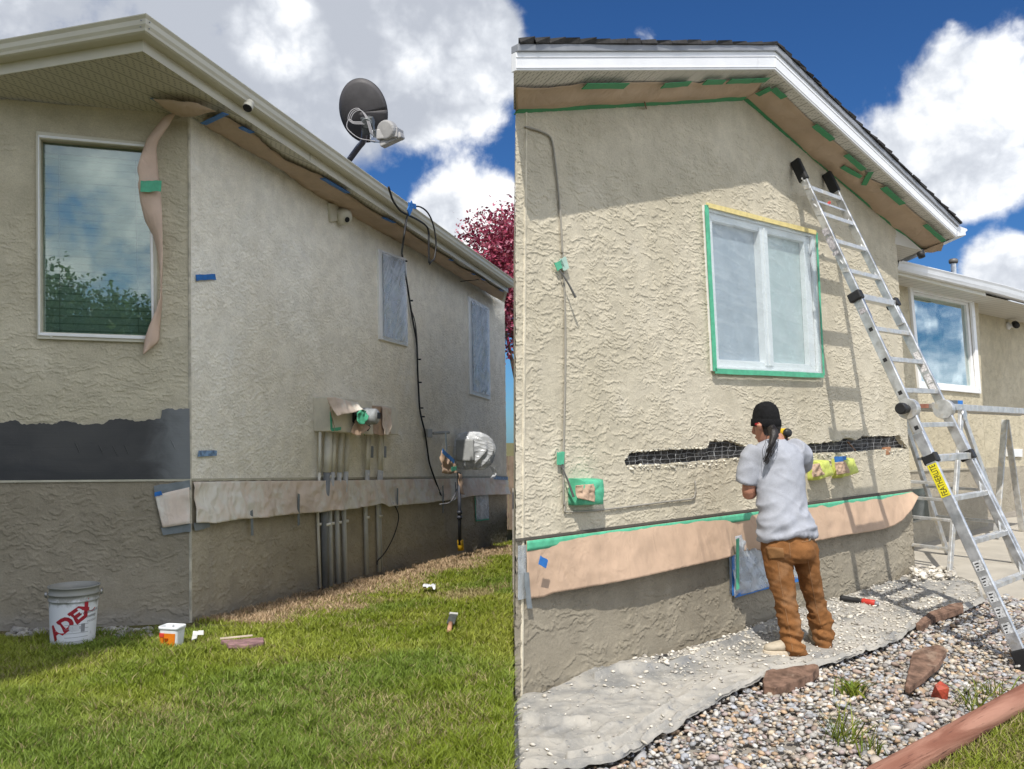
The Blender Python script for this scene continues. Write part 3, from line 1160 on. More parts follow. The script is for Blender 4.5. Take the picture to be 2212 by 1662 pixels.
    # corner window
    fr = frame_ring(MB(), LB, wb, wbi, -.02, .03).done("window", TRIM, H, bevel=.004)
    tag(fr, "large corner window with closed blinds mirroring the sky")
    w2 = [(84.5, 294), (330, 317.5), (335.5, 734.5), (86, 726)]
    frame_ring(MB(), LB, [(85, 295), (329, 318), (335, 735), (86, 726)], [(88, 301), (323, 322), (330, 728), (89, 720)], .03, .042).done("frame", VINYL, fr, bevel=.003)
    MB().slab(LB, wbi, -.045, -.04).done("pane", GLASS_B, fr)
    MB().slab(LB, wbi, -.098, -.085).done("blind", BLIND, fr)
    m = MB()
    for t in (.14, .86):
        a, b = quad_in(wbi, (t, .03)), quad_in(wbi, (t, .99))
        m.tube([hit(LB, a) - LB[1] * .078, hit(LB, b) - LB[1] * .078], .0025, 6)
    m.slab(LB, [quad_in(wbi, (0, .0)), quad_in(wbi, (1, .0)), quad_in(wbi, (1, .05)), quad_in(wbi, (0, .05))], -.084, -.06)
    m.done("blind_header", plain("blind_header_grey", (.28, .31, .29), .5), fr)
    for t in (.12, .93):
        p = hit(LB, quad_in([wb[0], wb[1], wb[2], wb[3]], (t, .983)))
        MB().lathe([(0, .036), (.009, .035), (.01, .03)], p, LB[1], 8).done("weep_cap", VINYL, fr)
    # two narrow windows on the long wall
    for q, qi in ((W1, w1i), (W2, w2i)):
        fr = frame_ring(MB(), LW, q, qi, -.02, .025).done("window", VINYL, H, bevel=.004)
        MB().slab(LW, qi, -.065, -.06).done("pane", GLASS_L, fr)
        MB().slab(LW, [quad_in(qi, (.46, 0)), quad_in(qi, (.54, 0)), quad_in(qi, (.54, 1)), quad_in(qi, (.46, 1))], -.058, -.015).done("mullion", VINYL, fr)
    bw = pts(L6, (1368, 30), (1450, 18), (1452, 165), (1370, 178))
    fr = frame_ring(MB(), LW, bw, inset(bw, .12, .08), -.10, -.06).done("window", VINYL, H)
    MB().slab(LW, bw, -.115, -.105).done("pane", GLASS_P, fr)
    return H


def left_masking():
    # ---- plastic over the narrow windows
    for i, (q, lab) in enumerate(((inset([(813, 538), (874, 559), (877.5, 749), (816.5, 733)], .09, .03), "creased clear plastic over the narrow wall window nearest the hanging cable"),
                                  (inset([(1008, 640), (1054, 666), (1056.5, 864), (1012, 851)], .09, .03), "creased clear plastic over the far narrow wall window"))):
        t = resample([q[0], q[1]], 10)
        b = resample([q[3], q[2]], 10)
        o = drape("plastic_sheet", LW, t, b, FILM_L, None, 24, 60, .034, .016, .006, 3.5, 4 + i, .6)
        tag(o, lab, "plastic sheet", "plastic sheets masking the windows")
    q = pts(L6, (1372, 22), (1448, 14), (1450, 172), (1372, 176))
    o = drape("plastic_sheet", LW, [q[0], q[1]], [q[3], q[2]], FILM_G, None, 14, 14, .006, .012, .0, 9, 8, .7)
    tag(o, "small white plastic sheet over the basement window near the gas pipe", "plastic sheet", "plastic sheets masking the windows")
    strip(LW, L6(1364, 25), L6(1372, 180), .022, .004, .01).done("tape", GREEN, o)
    strip(LW, L6(1372, 176), L6(1450, 166), .02, .004, .01).done("tape", GREEN, o)
    # ---- paper along the soffit of the long wall
    r = thing("masking_paper", hit(LW, (700, 440)), "brown masking paper sagging along the soffit of the long wall", "masking paper")
    S2 = shift(SPL, .006)
    inner = [(440, 266), (520, 312), (600, 358), (700, 432), (800, 487), (900, 540), (1000, 600), (1084, 648)]
    outer = pts(L1, (1290, 735), (1410, 710), (1500, 770), (1590, 825), (1662, 880)) + pts(L2, (100, 880), (160, 935), (250, 1000), (350, 1045), (470, 1100), (640, 1215), (760, 1300), (860, 1365), (960, 1410), (1060, 1480), (1150, 1540), (1260, 1615)) + pts(L4, (1300, 78), (1360, 130), (1440, 165), (1500, 200), (1560, 245), (1640, 292))
    G = []
    a, b = resample(inner, 90), resample(outer, 90)
    for j in range(9):
        v = j / 8
        row = []
        for i in range(90):
            p = a[i].lerp(b[i], v)
            q_ = hit(S2, (p.x, p.y))
            row.append(q_ - ZUP * (.012 + .03 * v * (1 - v) * 4 * fold(q_, 2, 1.5) + .012 * fold(q_, 3, 5)))
        G.append(row)
    MB().grid(G).done("sheet", PAPER_D, r, smooth=True, solid=.0015)
    for c, p, q, w in ((L1, (1520, 782), (1600, 818), .05), (L2, (486, 1110), (648, 1205), .05), (L2, (870, 1362), (942, 1395), .04), (L2, (1290, 1632), (1312, 1638), .04), (L4, (1290, 72), (1312, 80), .04), (L4, (1435, 163), (1450, 170), .03), (L4, (1490, 196), (1512, 206), .03), (L4, (1610, 268), (1630, 276), .03)):
        a_, b_ = hit(SPL, c(*p)), hit(SPL, c(*q))
        MB().bar(a_ - ZUP * .03, b_ - ZUP * .03, w, .004).done("tape", BLUE, r)
    m = MB()
    a_, b_ = hit(SPL, L4(1345, 205)) - ZUP * .05, hit(SPL, L4(1480, 196)) - ZUP * .04
    m.bar(a_, b_, .03, .006)
    m.done("tape", BLACK, r)
    # ---- torn paper at the corner and the strip that hangs across the window
    r = thing("hanging_paper_strip", LT, "torn brown paper strip hanging from the corner soffit across the window edge", "masking paper")
    poly = pts(L1, (965, 600), (1090, 612), (1240, 632), (1370, 682), (1300, 688), (1150, 712))
    S3 = shift(SPL, .02)
    G = []
    a, b = resample(pts(L1, (968, 602), (1090, 612), (1240, 632), (1372, 682)), 24), resample(pts(L1, (985, 615), (1060, 668), (1140, 712), (1290, 700)), 24)
    for j in range(7):
        row = []
        for i in range(24):
            p = a[i].lerp(b[i], j / 6)
            q_ = hit(S3, (p.x, p.y))
            row.append(q_ - ZUP * (.02 + .05 * sin(pi * j / 6) * sin(pi * i / 23) + .01 * fold(q_, 6, 6)))
        G.append(row)
    MB().grid(G).done("soffit_flap", PAPER_D, r, smooth=True, solid=.0015)
    left = pts(L1, (1290, 690), (1150, 708), (1045, 760), (990, 840), (945, 915), (915, 1010), (888, 1110), (903, 1165), (893, 1200), (905, 1310), (930, 1420), (975, 1500), (1003, 1600)) + pts(L3, (1012, 130), (1026, 250), (1025, 340), (1000, 420), (960, 510), (930, 590), (912, 690))
    right = pts(L1, (1430, 684), (1300, 735), (1140, 742), (1085, 830), (1020, 915), (1002, 965), (1008, 1060), (1018, 1170), (1030, 1250), (1040, 1380), (1043, 1500), (1043, 1640)) + pts(L3, (1042, 100), (1034, 250), (1032, 370), (1022, 470), (1017, 560), (1016, 612), (925, 692))
    n = 70
    a, b = resample(left, n), resample(right, n)
    G = []
    for i in range(n):
        t = i / (n - 1)
        row = []
        for j in range(9):
            v = j / 8
            p = a[i].lerp(b[i], v)
            q_ = hit(LB, (p.x, p.y))
            off = .06 + .05 * sin(pi * min(1, t * 1.6)) + .035 * sin(t * 13) * (v - .5) * 2 + .02 * sin(v * pi) + .006 * fold(q_, 9, 6)
            row.append(q_ + LB[1] * off)
        G.append(row)
    MB().grid(G).done("strip", PAPER_P, r, smooth=True, solid=.0012)
    strip(shift(LB, .15), L1(897, 1185), L1(1018, 1181), .075, .004).done("tape", GREEN, r)
    MB().bar(hit(SPL, L1(958, 604)) - ZUP * .02, hit(SPL, L1(1140, 708)) - ZUP * .03, .022, .004).done("tape", BLUE_W, r)
    MB().bar(hit(SPL, L1(1290, 740)) - ZUP * .055, hit(SPL, L1(1430, 676)) - ZUP * .05, .05, .004).done("tape", BLUE, r)
    # ---- paper skirt along the foot of the wall
    r = thing("masking_paper_skirt", hit(LW, (600, 1080)), "long pale paper skirt taped along the foot of the long wall, over the conduits", "masking paper")
    top = [(412.5, 1041), (500, 1040), (700, 1038), (900, 1035), (1093, 1032)]
    bot = pts(L5, (1142, 187), (1200, 186), (1242, 190), (1400, 165), (1569, 155)) + pts(L6, (150, 146), (310, 130), (400, 124), (450, 112), (520, 112), (580, 104), (640, 95), (700, 86), (760, 70), (800, 92), (905, 82), (1050, 70), (1180, 54), (1300, 34), (1370, 24), (1460, 20), (1560, 17))
    xs = lambda px: (px - 412.5) / (1093 - 412.5)
    def lift(u, v):
        h = 0
        for px, w, k in ((690, .03, .055), (715, .03, .05), (740, .03, .05), (785, .03, .05), (815, .03, .05)):
            h = max(h, k * math.exp(-((u - xs(px)) / w) ** 2))
        h += .012 * sin(u * 90) * math.exp(-((u - xs(750)) / .12) ** 2) * v
        return h
    drape("skirt", LW, top, bot, PAPER_L, r, 260, 22, .012, .030, .03, 5.5, 5, .5, lift)
    drape("skirt_end", LB, pts(L3, (985, 1582), (1080, 1558), (1203, 1530)), pts(L5, (977, 214), (1060, 200), (1141, 186)), PAPER_L, r, 20, 12, .012, .02, .02, 5, 11, .5)
    m = strip(LB, L3(982, 1555), L3(1205, 1515), .07, .004, .006)
    m.done("tape", DUCT, r)
    strip(LB, L3(985, 1575), L3(1030, 1565), .03, .004, .02).done("tape", BLUE, r)
    strip(LB, L5(968, 236), L5(1141, 214), .055, .004, .012).done("tape", DUCT, r)
    strip(LW, L5(1141, 214), L5(1236, 192), .055, .004, .02).done("tape", DUCT, r)
    for c, p, q in ((L5, (1500, 112), (1505, 262)), (L6, (312, 18), (312, 205)), (L4, (958, 1540), (958, 1662)), (L6, (1178, 0), (1177, 130)), (L4, (1246, 1520), (1248, 1600))):
        strip(shift(LW, .05), c(*p), c(*q), .03, .004).done("tape", DUCT, r)
    strip(LW, L4(1560, 1470), L4(1650, 1478), .05, .004, .02).done("tape", BLUE_W, r)
    # ---- tape flags on the wall
    for i, (p, q, mt, lab) in enumerate(((L3(1233, 204), L3(1357, 199), BLUE, "bright blue tape flag on the wall beside the corner, upper of two"), (L3(1250, 1318), L3(1363, 1316), BLUE_W, "faded oversprayed blue tape flag on the wall beside the corner, lower of two"))):
        o = strip(LW, p, q, .042, .005, .006).done("tape_flag", mt)
        tag(o, lab, "tape", "tape flags on the wall")


def left_services():
    n = LW[1]
    # ---- dish
    D = 8.9
    base = at((752, 352), D)
    ring = at(L2(746, 704), D - .35)
    r = thing("satellite_dish", base, "dark grey satellite dish on a bent mast above the gutter", "satellite dish")
    px = D / F
    z_ax = (EYE - ring).normalized()
    axis = (z_ax + Vector((-.28, .1, -.10))).normalized()   # we look at its back
    side = Vector((axis.y, -axis.x, 0)).normalized() * -1
    upv = side.cross(axis)
    if upv.z < 0: upv = -upv
    rx, ry = 52.5 * px * .97, 66 * px * .97
    m = MB()
    G = []
    for k in range(9):
        t = k / 8
        G.append([ring + (side * cos(a) * rx + upv * sin(a) * ry) * t + axis * (.075 * (1 - t * t)) for a in [2 * pi * i / 48 for i in range(49)]])
    m.grid(G)
    m.done("reflector", plain("dark_grey_dish_paint", (.085, .08, .083), .55, 0, .15, 6, 80, .15), r, smooth=True, solid=.012)
    m = MB()
    m.tube([ring + side * cos(a) * rx + upv * sin(a) * ry for a in [2 * pi * i / 48 for i in range(49)]], .010, 6, False)
    m.done("rim", plain("black_rim", (.03, .03, .032), .5), r, smooth=True)
    bc = at(L2(775, 800), D - .55)
    hub = MB()
    hub.box(bc, side * .06, upv * .085, axis * .03)
    hub.lathe([(0, .05), (.05, .05), (.06, .02), (.06, -.06)], bc + upv * .03, axis, 16)
    hub.box(bc - upv * .1 + side * .06, side * .018, upv * .06, axis * .03)
    hub.done("bracket", plain("galvanised_bracket", (.18, .19, .19), .45, .6, .2, 20), r, bevel=.006)
    m = MB()
    P = [at(L2(660, 1010), D), at(L2(715, 935), D - .15), at(L2(745, 895), D - .3), at(L2(755, 830), D - .5), at(L2(762, 790), D - .52)]
    m.tube(catmull(P, 5), .032, 12)
    m.done("mast", plain("grey_mast", (.20, .20, .23), .4, .4, .1), r, smooth=True)
    a, b = at(L2(800, 888), D - .55), at(L2(900, 893), D - .75)
    m = MB()
    m.bar(a, b, .035, .045)
    m.bar(at(L2(800, 830), D - .55), a, .03, .04, axis)
    m.done("feed_arm", ALU, r, bevel=.004)
    c = at(L2(915, 850), D - .8)
    m = MB()
    bx = (at(L2(965, 880), D - .8) - c)
    d1 = (at(L2(960, 830), D - .8) - at(L2(880, 840), D - .8)).normalized()
    m.box(c - ZUP * .01, d1 * .10, Vector((.3, 1, .1)).normalized() * .08, ZUP * .05)
    m.box(at(L2(928, 890), D - .8), (d1 + ZUP * .35).normalized() * .11, Vector((.3, 1, .1)).normalized() * .05, Vector((-.3, 0, 1)).normalized() * .028)
    m.lathe([(0, .05), (.085, .045), (.095, .02), (.095, -.05), (.06, -.07), (0, -.07)], at(L2(895, 828), D - .85), (EYE - c).normalized() + Vector((-.5, 0, .15)), 20)
    m.done("feed_horn", plain("grey_feed_housing", (.36, .35, .34), .4, 0, .1), r, bevel=.01)
    m = MB()
    for s in range(3):
        P = [at(L2(x + s * 9, y + s * 7), D - .62) for x, y in ((735, 775), (660, 770), (650, 740), (672, 700), (715, 690), (755, 735), (775, 790), (790, 850))]
        m.tube(catmull(P, 5), .0045, 6)
    P = [at(L2(x, y), D - .62) for x, y in ((690, 780), (655, 760), (640, 800), (660, 835), (720, 878), (800, 893), (880, 905))]
    m.tube(catmull(P, 5), .005, 6)
    m.done("cable", plain("grey_coax", (.33, .32, .33), .5), r, smooth=True)
    # ---- black cables from the gutter
    G2 = shift(LW, .56)
    r = MB()
    def on(pl, c, P, o=0): return [hit(pl, c(*p)) + n * o for p in P]
    path = on(G2, L2, ((1032, 1340), (1014, 1420), (1000, 1520))) + on(shift(LW, .30), L2, ((990, 1600),)) + on(shift(LW, .03), L4, ((992, 60), (1003, 130), (1025, 260), (1042, 370), (1060, 480), (1082, 600), (1087, 700), (1090, 800), (1095, 900), (1102, 1020), (1112, 1085), (1135, 1180), (1150, 1280), (1165, 1380), (1195, 1470), (1230, 1565), (1258, 1625)))
    r.tube(catmull(path, 6), .0105, 6)
    path2 = on(shift(LW, .03), L4, ((998, 100), (1010, 150), (1030, 300), (1048, 400), (1072, 480), (1086, 600), (1091, 720)))
    r.tube(catmull(path2, 6), .006, 6)
    for x, y in ((1000, 100), (1036, 350), (1087, 722), (1092, 868), (1102, 1030), (1112, 1085)):
        p = hit(LW, L4(x, y)) + n * .03
        r.box(p, uL * .012, n * .014, ZUP * .008)
    o = tag(r.done("hanging_cable", BLACK, smooth=True), "black cable running from the gutter down the long wall", "cable")
    r = MB()
    r.tube(catmull(on(G2, L2, ((905, 1185), (920, 1235), (935, 1275), (978, 1335), (1030, 1365), (1090, 1395), (1145, 1435), (1160, 1480), (1160, 1560), (1162, 1640))) + on(G2, L4, ((1160, 60), (1163, 110))), 5), .0105, 6)
    r.tube(catmull(on(G2, L2, ((1050, 1325), (1075, 1310), (1110, 1315), (1150, 1345), (1180, 1400), (1198, 1470), (1206, 1550), (1195, 1640))) + on(G2, L4, ((1180, 95), (1165, 118))), 5), .0085, 6)
    o = tag(r.done("coiled_cable", BLACK, smooth=True), "black cable looped over the gutter and tied with blue tape", "cable")
    a, b = hit(G2, L2(1050, 1292)), hit(G2, L2(1022, 1352))
    m = MB()
    m.bar(a + n * .012, b + n * .014, .07, .008, n)
    m.bar(hit(G2, L2(1025, 1300)) + n * .01, hit(G2, L2(1072, 1312)) + n * .012, .05, .007, n)
    m.done("tape", BLUE, o)
    # ---- little camera under the gutter
    p = hit(shift(LW, .50), L1(1575, 690))
    m = MB()
    cax = (ZUP * .75 + n * .1 + Vector((0, 1, 0)) * .55).normalized()
    p = p + ZUP * .02
    m.lathe([(0, .045), (.024, .045), (.028, .04), (.028, .0), (.036, -.004), (.036, -.024), (.033, -.028)], p, cax, 24)
    t = m.done("security_camera", TRIM, smooth=True)
    tag(t, "small round camera hung under the corner gutter", "camera")
    m = MB()
    m.lathe([(0, -.026), (.033, -.026), (.030, -.032), (0, -.036)], p, cax, 24)
    m.done("lens", BLACK, t)
    # ---- wall light wrapped up
    q = pts(L2, (512, 1290), (570, 1300), (575, 1400), (525, 1410))
    m = MB()
    m.slab(LW, q, 0, .035)
    t = m.done("wall_vent", TRIM, bevel=.006)
    tag(t, "round covered vent hood high on the long wall", "wall vent")
    c = hit(LW, L2(580, 1378)) + n * .07
    m = MB()
    m.lathe([(0, .06), (.055, .055), (.075, .03), (.08, -.02), (.075, -.08)], c, n * .7 + Vector((0, -.5, -.35)), 22)
    m.done("hood", TRIM, t, smooth=True)
    m = MB()
    m.lathe([(.0, .062), (.026, .0605)], c + n * .002 - ZUP * .02, n * .7 + Vector((0, -.5, -.35)), 22)
    m.done("opening", DARK, t)
    # ---- electric meter cabinet with conduits
    r = thing("electric_meter_cabinet", hit(LW, L4(560, 1180)), "large electric meter cabinet half torn out of its brown paper, with five conduits below", "meter cabinet")
    q = pts(L4, (424, 962), (690, 985), (700, 1200), (428, 1178))
    MB().slab(LW, q, 0, .19).done("box", plain("beige_cabinet", (.74, .69, .57), .5, 0, .1), r, bevel=.008)
    mc = hit(LW, L4(640, 1085)) + n * .19
    MB().lathe([(.085, 0), (.085, .05), (.078, .055), (.075, .12), (.06, .135), (0, .135)], mc, n, 28).done("meter", plain("grey_meter_glass", (.34, .36, .37), .2, 0, .2, 20), r, smooth=True)
    m = MB()
    for x, y in ((565, 1135), (610, 1140), (650, 1150)):
        m.tube([hit(LW, L4(x, y - 20)) + n * .20, hit(LW, L4(x + 6, y)) + n * .215, hit(LW, L4(x, y + 22)) + n * .20], .014, 8)
    m.slab(LW, pts(L4, (560, 1060), (600, 1062), (600, 1125), (560, 1120)), .19, .21)
    m.slab(LW, pts(L4, (640, 1060), (660, 1062), (660, 1100), (640, 1098)), .32, .33)
    m.done("terminal", BLACK, r)
    drape("paper_wrap", shift(LW, .19), pts(L4, (505, 962), (560, 962), (640, 985), (700, 995), (715, 1010)), pts(L4, (540, 1085), (590, 1068), (660, 1052), (690, 1040), (720, 1050)), PAPER_L, r, 40, 14, .008, .03, .05, 5, 21, .4)
    drape("paper_wrap", shift(LW, .19), pts(L4, (700, 1060), (730, 1075), (748, 1120)), pts(L4, (620, 1190), (670, 1208), (735, 1150)), PAPER, r, 30, 14, .01, .03, .06, 6, 22, .6)
    drape("paper_wrap", shift(LW, .19), pts(L4, (505, 965), (535, 1075)), pts(L4, (520, 1050), (545, 1200)), PAPER, r, 16, 12, .01, .02, .02, 10, 23, .6)
    drape("tape", shift(LW, .20), pts(L4, (660, 1065), (690, 1040), (725, 1048)), pts(L4, (655, 1130), (690, 1135), (720, 1085)), GREEN, r, 14, 10, .05, .03, .03, 14, 24, .8)
    strip(shift(LW, .192), L4(528, 1050), L4(532, 1170), .03, .004, .01).done("tape", GREEN, r)
    strip(shift(LW, .192), L4(532, 1168), L4(590, 1160), .03, .004, .01).done("tape", GREEN, r)
    pipes = [((437, 1180), (415, 130), (432, 535), .0135, PVC), ((477, 1180), (443, 130), (449, 538), .036, PVC_D), ((520, 1185), (481, 120), (488, 526), .024, PVC_L), ((565, 1190), (524, 120), (535, 512), .0235, PVC_L), ((605, 1190), (566, 110), (578, 500), .0235, PVC_L)]
    def pipe(root, top, mid, bot, rad, mat):
        a, b, c_ = hit(LW, L4(*top)), hit(LW, L6(*mid)), hit(LW, L6(*bot))
        o = n * (rad + .012)
        MB().tube([a + o + n * .03, a.lerp(b, .5) + o + n * .02], rad, 14).done("conduit", PVC, root, smooth=True)
        m = MB()
        m.tube([a.lerp(b, .5) + o + n * .02, b + o, c_ + o - ZUP * .06], rad * .96, 14)
        k = m.done("conduit", mat, root, smooth=True)
        m = MB()
        for t in (.30, .62):
            q_ = a.lerp(c_, t) + o
            m.tube([q_ - ZUP * .012 + n * .018 * (1 - t), q_ + ZUP * .012 + n * .018 * (1 - t)], rad * 1.16, 14)
        m.done("pipe_strap", PVC, k, smooth=True)
    for p in pipes: pipe(r, *p)
    r = thing("cable_box", hit(LW, L4(800, 1200)), "smaller utility box in brown paper with a bright blue tape band, beside the meter cabinet", "utility box")
    q = pts(L4, (715, 1003), (845, 1020), (900, 1030), (905, 1200), (720, 1195))
    MB().slab(LW, q, 0, .12).done("box", plain("beige_cabinet_small", (.74, .69, .57), .5, 0, .1), r, bevel=.008)
    drape("paper_wrap", shift(LW, .12), pts(L4, (785, 1015), (845, 1020), (905, 1040)), pts(L4, (780, 1195), (830, 1205), (890, 1190)), PAPER, r, 34, 24, .008, .022, .03, 6, 25, .6)
    drape("paper_wrap", shift(LW, .12), pts(L4, (840, 1018), (870, 1025), (903, 1035)), pts(L4, (835, 1200), (865, 1205), (885, 1130)), PAPER_L, r, 20, 24, .03, .025, .03, 6, 27, .6)
    strip(shift(LW, .165), L4(788, 1112), L4(832, 1110), .045, .004, .0).done("tape", BLUE, r)
    strip(shift(LW, .125), L4(735, 1150), L4(750, 1190), .06, .004, .01).done("tape", GREEN, r)
    strip(shift(LW, .125), L4(775, 1020), L4(790, 1060), .04, .004, .01).done("tape", GREEN, r)
    for top, mid, bot, rad in (((740, 1195), (697, 85), (706, 462), .018), ((766, 1200), (715, 85), (724, 458), .007), ((760, 1200), (708, 85), (717, 460), .007), ((818, 1200), (772, 80), (782, 447), .017), ((836, 1205), (788, 85), (795, 445), .009), ((848, 1205), (797, 85), (806, 444), .007)):
        pipe(r, top, mid, bot, rad, PVC_L)
    for x0 in (767, 850):
        MB().slab(LW, pts(L4, (x0, 1270), (x0 + 16, 1272), (x0 + 15, 1345), (x0, 1345)), .0, .05).done("junction_box", PVC_D, r, bevel=.004)
    # loose thin black wire
    P = [hit(shift(LW, .05), L6(x, y)) for x, y in ((822, 32), (850, 45), (880, 70), (905, 110), (915, 150), (908, 200), (885, 270), (850, 340), (815, 390), (790, 415), (786, 440))]
    tag(MB().tube(catmull(P, 5), .006, 6).done("loose_wire", BLACK, smooth=True), "thin black wire curving below the paper skirt to the lawn", "wire")
    # ---- gas meter in plastic
    r = thing("gas_meter", hit(LW, L6(1285, 340)), "gas meter bagged in white plastic over a dark pipe with yellow sleeve", "gas meter")
    c = hit(LW, L4(1335, 1295)) + n * .22
    D2 = (c - EYE).y
    k = D2 / F * A_
    m = MB()
    m.box(c - n * .05, uL * .16, n * .12, ZUP * .14)
    m.done("meter_body", plain("grey_gas_meter", (.35, .36, .36), .5), r, bevel=.02)
    cc = hit(LW, L4(1340, 1300)) + n * .19
    G = []
    for a in range(49):
        th = pi * a / 48
        row = []
        for b in range(97):
            ph = 2 * pi * b / 96
            low = .5 - .5 * cos(th)
            pl_ = 1 - 2 * abs(sin(ph * 5.5 + sin(th * 3.1) * 1.1 + .5 * sin(ph * 2)))
            rad = (sin(th) ** .72) * (1 + .10 * cos(ph - .6) - .10 * low)
            d = Vector((rad * cos(ph) * 138 * k, rad * sin(ph) * .19, (cos(th) * 112 - 14 * sin(ph * 2 + .7) * sin(th)) * k))
            ff = fold(cc + d, 31, 5.5)
            row.append(cc + d * (1 + .09 * ff + (.03 + .10 * low) * pl_ * sin(th)))
        G.append(row)
    MB().grid(G).done("plastic_bag", FILM_G, r, smooth=True)
    tail = [hit(LW, L4(1425, 1400)) + n * .3, hit(LW, L4(1440, 1440)) + n * .31, hit(LW, L4(1432, 1470)) + n * .30]
    G = [[p + uL * (.07 * (x_ - .5)) * (1 - .25 * q_) + n * (.03 * sin(x_ * 9 + q_)) for x_ in [i_ / 8 for i_ in range(9)]] for q_, p in enumerate(catmull(tail, 4))]
    MB().grid(G).done("loose_corner", FILM_G, r, smooth=True)
    drape("paper_wrap", shift(LW, .30), pts(L4, (1225, 1300), (1270, 1330), (1310, 1375)), pts(L4, (1215, 1440), (1260, 1450), (1305, 1440)), PAPER, r, 18, 14, .01, .05, .02, 9, 41, .6)
    strip(shift(LW, .34), L4(1232, 1302), L4(1308, 1372), .05, .005, .02).done("tape", BLUE, r)
    strip(shift(LW, .35), L4(1252, 1185), L4(1258, 1300), .045, .004, .02).done("tape", DUCT, r)
    strip(shift(LW, .36), L4(1290, 1418), L4(1322, 1412), .05, .005, .02).done("tape", GREEN, r)
    a, b = hit(shift(LW, .16), L4(1352, 1440)), hit(shift(LW, .16), L6(1282, 320))
    m = MB()
    m.tube([a, b], .022, 12)
    for t in (.55, .62):
        q_ = a.lerp(b, t)
        m.tube([q_ - ZUP * .02, q_ + ZUP * .02], .034, 12)
    m.done("gas_pipe", plain("dark_steel_pipe", (.045, .05, .065), .5, .2, .2), r, smooth=True)
    m = MB()
    b2 = hit(shift(LW, .16), L6(1285, 292))
    m.tube([b2, hit(shift(LW, .16), L6(1287, 352))], .04, 14)
    m.done("pipe_sleeve", GOLDPIPE, r, smooth=True)
    drape("paper_wrap", shift(LW, .18), pts(L4, (1340, 1445), (1362, 1450)), pts(L4, (1345, 1575), (1368, 1580)), PAPER, r, 8, 14, .01, .02, .02, 9, 43, .6)
    m = MB()
    m.box(hit(LW, L4(1140, 1190)) + n * .03, uL * .07, n * .03, ZUP * .05)
    m.tube([hit(LW, L4(1160, 1190)) + n * .06, hit(LW, L4(1230, 1185)) + n * .12], .02, 8)
    m.done("regulator", plain("grey_regulator", (.4, .4, .38), .5), r, bevel=.01)
    m = MB()
    for P in (((1230, 1640), (1290, 1630), (1320, 1590), (1350, 1520), (1375, 1470)), ((1300, 1620), (1330, 1600), (1330, 1500))):
        m.tube(catmull([hit(shift(LW, .10), L4(*p)) for p in P], 5), .007, 6)
    m.done("wire", GREYPRINT, r, smooth=True)


# ------------------------------------------------------------------ left yard: grass and the things on it
def text_mesh(s, size, shear=0.0, bold=0.0):
    """outline lettering as (verts, faces) in its own flat coordinates"""
    cu = bpy.data.curves.new('txt', 'FONT')
    cu.body = s
    cu.size = size
    cu.shear = shear
    cu.resolution_u = 3
    cu.offset = bold
    ob = bpy.data.objects.new('txt', cu)
    COL.objects.link(ob)
    bpy.context.view_layer.update()
    ev = ob.evaluated_get(bpy.context.evaluated_depsgraph_get())
    me = ev.to_mesh()
    v = [x.co.copy() for x in me.vertices]
    f = [tuple(p.vertices) for p in me.polygons]
    ev.to_mesh_clear()
    bpy.data.objects.remove(ob)
    bpy.data.curves.remove(cu)
    return v, f


def blades(name, xy, zf, mat, h, wd, tint, seed, lean=.45, kind='stuff', parent=None):
    rs = np.random.default_rng(seed)
    n = len(xy)
    x, y = xy[:, 0], xy[:, 1]
    z = zf(x, y)
    a = rs.random(n) * 2 * pi
    hh = h * (.55 + .8 * rs.random(n))
    l = hh * lean * (.3 + 1.2 * rs.random(n))
    la = rs.random(n) * 2 * pi
    w = wd * (.7 + .6 * rs.random(n))
    cx, cy = np.cos(a) * w, np.sin(a) * w
    lx, ly = np.cos(la) * l, np.sin(la) * l
    V = np.zeros((n, 5, 3), np.float32)
    V[:, 0] = np.stack([x - cx, y - cy, z - .01], 1)
    V[:, 1] = np.stack([x + cx, y + cy, z - .01], 1)
    V[:, 2] = np.stack([x + cx * .8 + lx * .35, y + cy * .8 + ly * .35, z + hh * .6], 1)
    V[:, 3] = np.stack([x - cx * .8 + lx * .35, y - cy * .8 + ly * .35, z + hh * .6], 1)
    V[:, 4] = np.stack([x + lx, y + ly, z + hh], 1)
    i = np.arange(n)[:, None] * 5
    F3 = np.concatenate([i + np.array([[0, 1, 2]]), i + np.array([[0, 2, 3]]), i + np.array([[3, 2, 4]])], 1).reshape(-1, 3)
    T = np.repeat(tint[:, None, :], 5, 1).reshape(-1, 3)
    o = new_obj_np(name, V.reshape(-1, 3), F3, mat, T, parent)
    if kind: o['kind'] = kind
    return o


def grass_tints(n, u1, u2, dry, rs):
    g1, g2, g3 = np.array([.205, .26, .025]), np.array([.30, .335, .05]), np.array([.175, .245, .034])
    straw = np.array([.40, .335, .16])
    t = np.clip((u1 - .27) / .3, 0, 1)[:, None]
    c = g1 * (1 - t) + g2 * t
    k = np.clip((u2 - .52) / .2, 0, 1)[:, None]
    c = c * (1 - k) + g3 * k
    c = c * (.7 + .65 * rs.random(n))[:, None]
    d = rs.random(n) < dry
    c[d] = straw * (.65 + .55 * rs.random(d.sum()))[:, None]
    return c


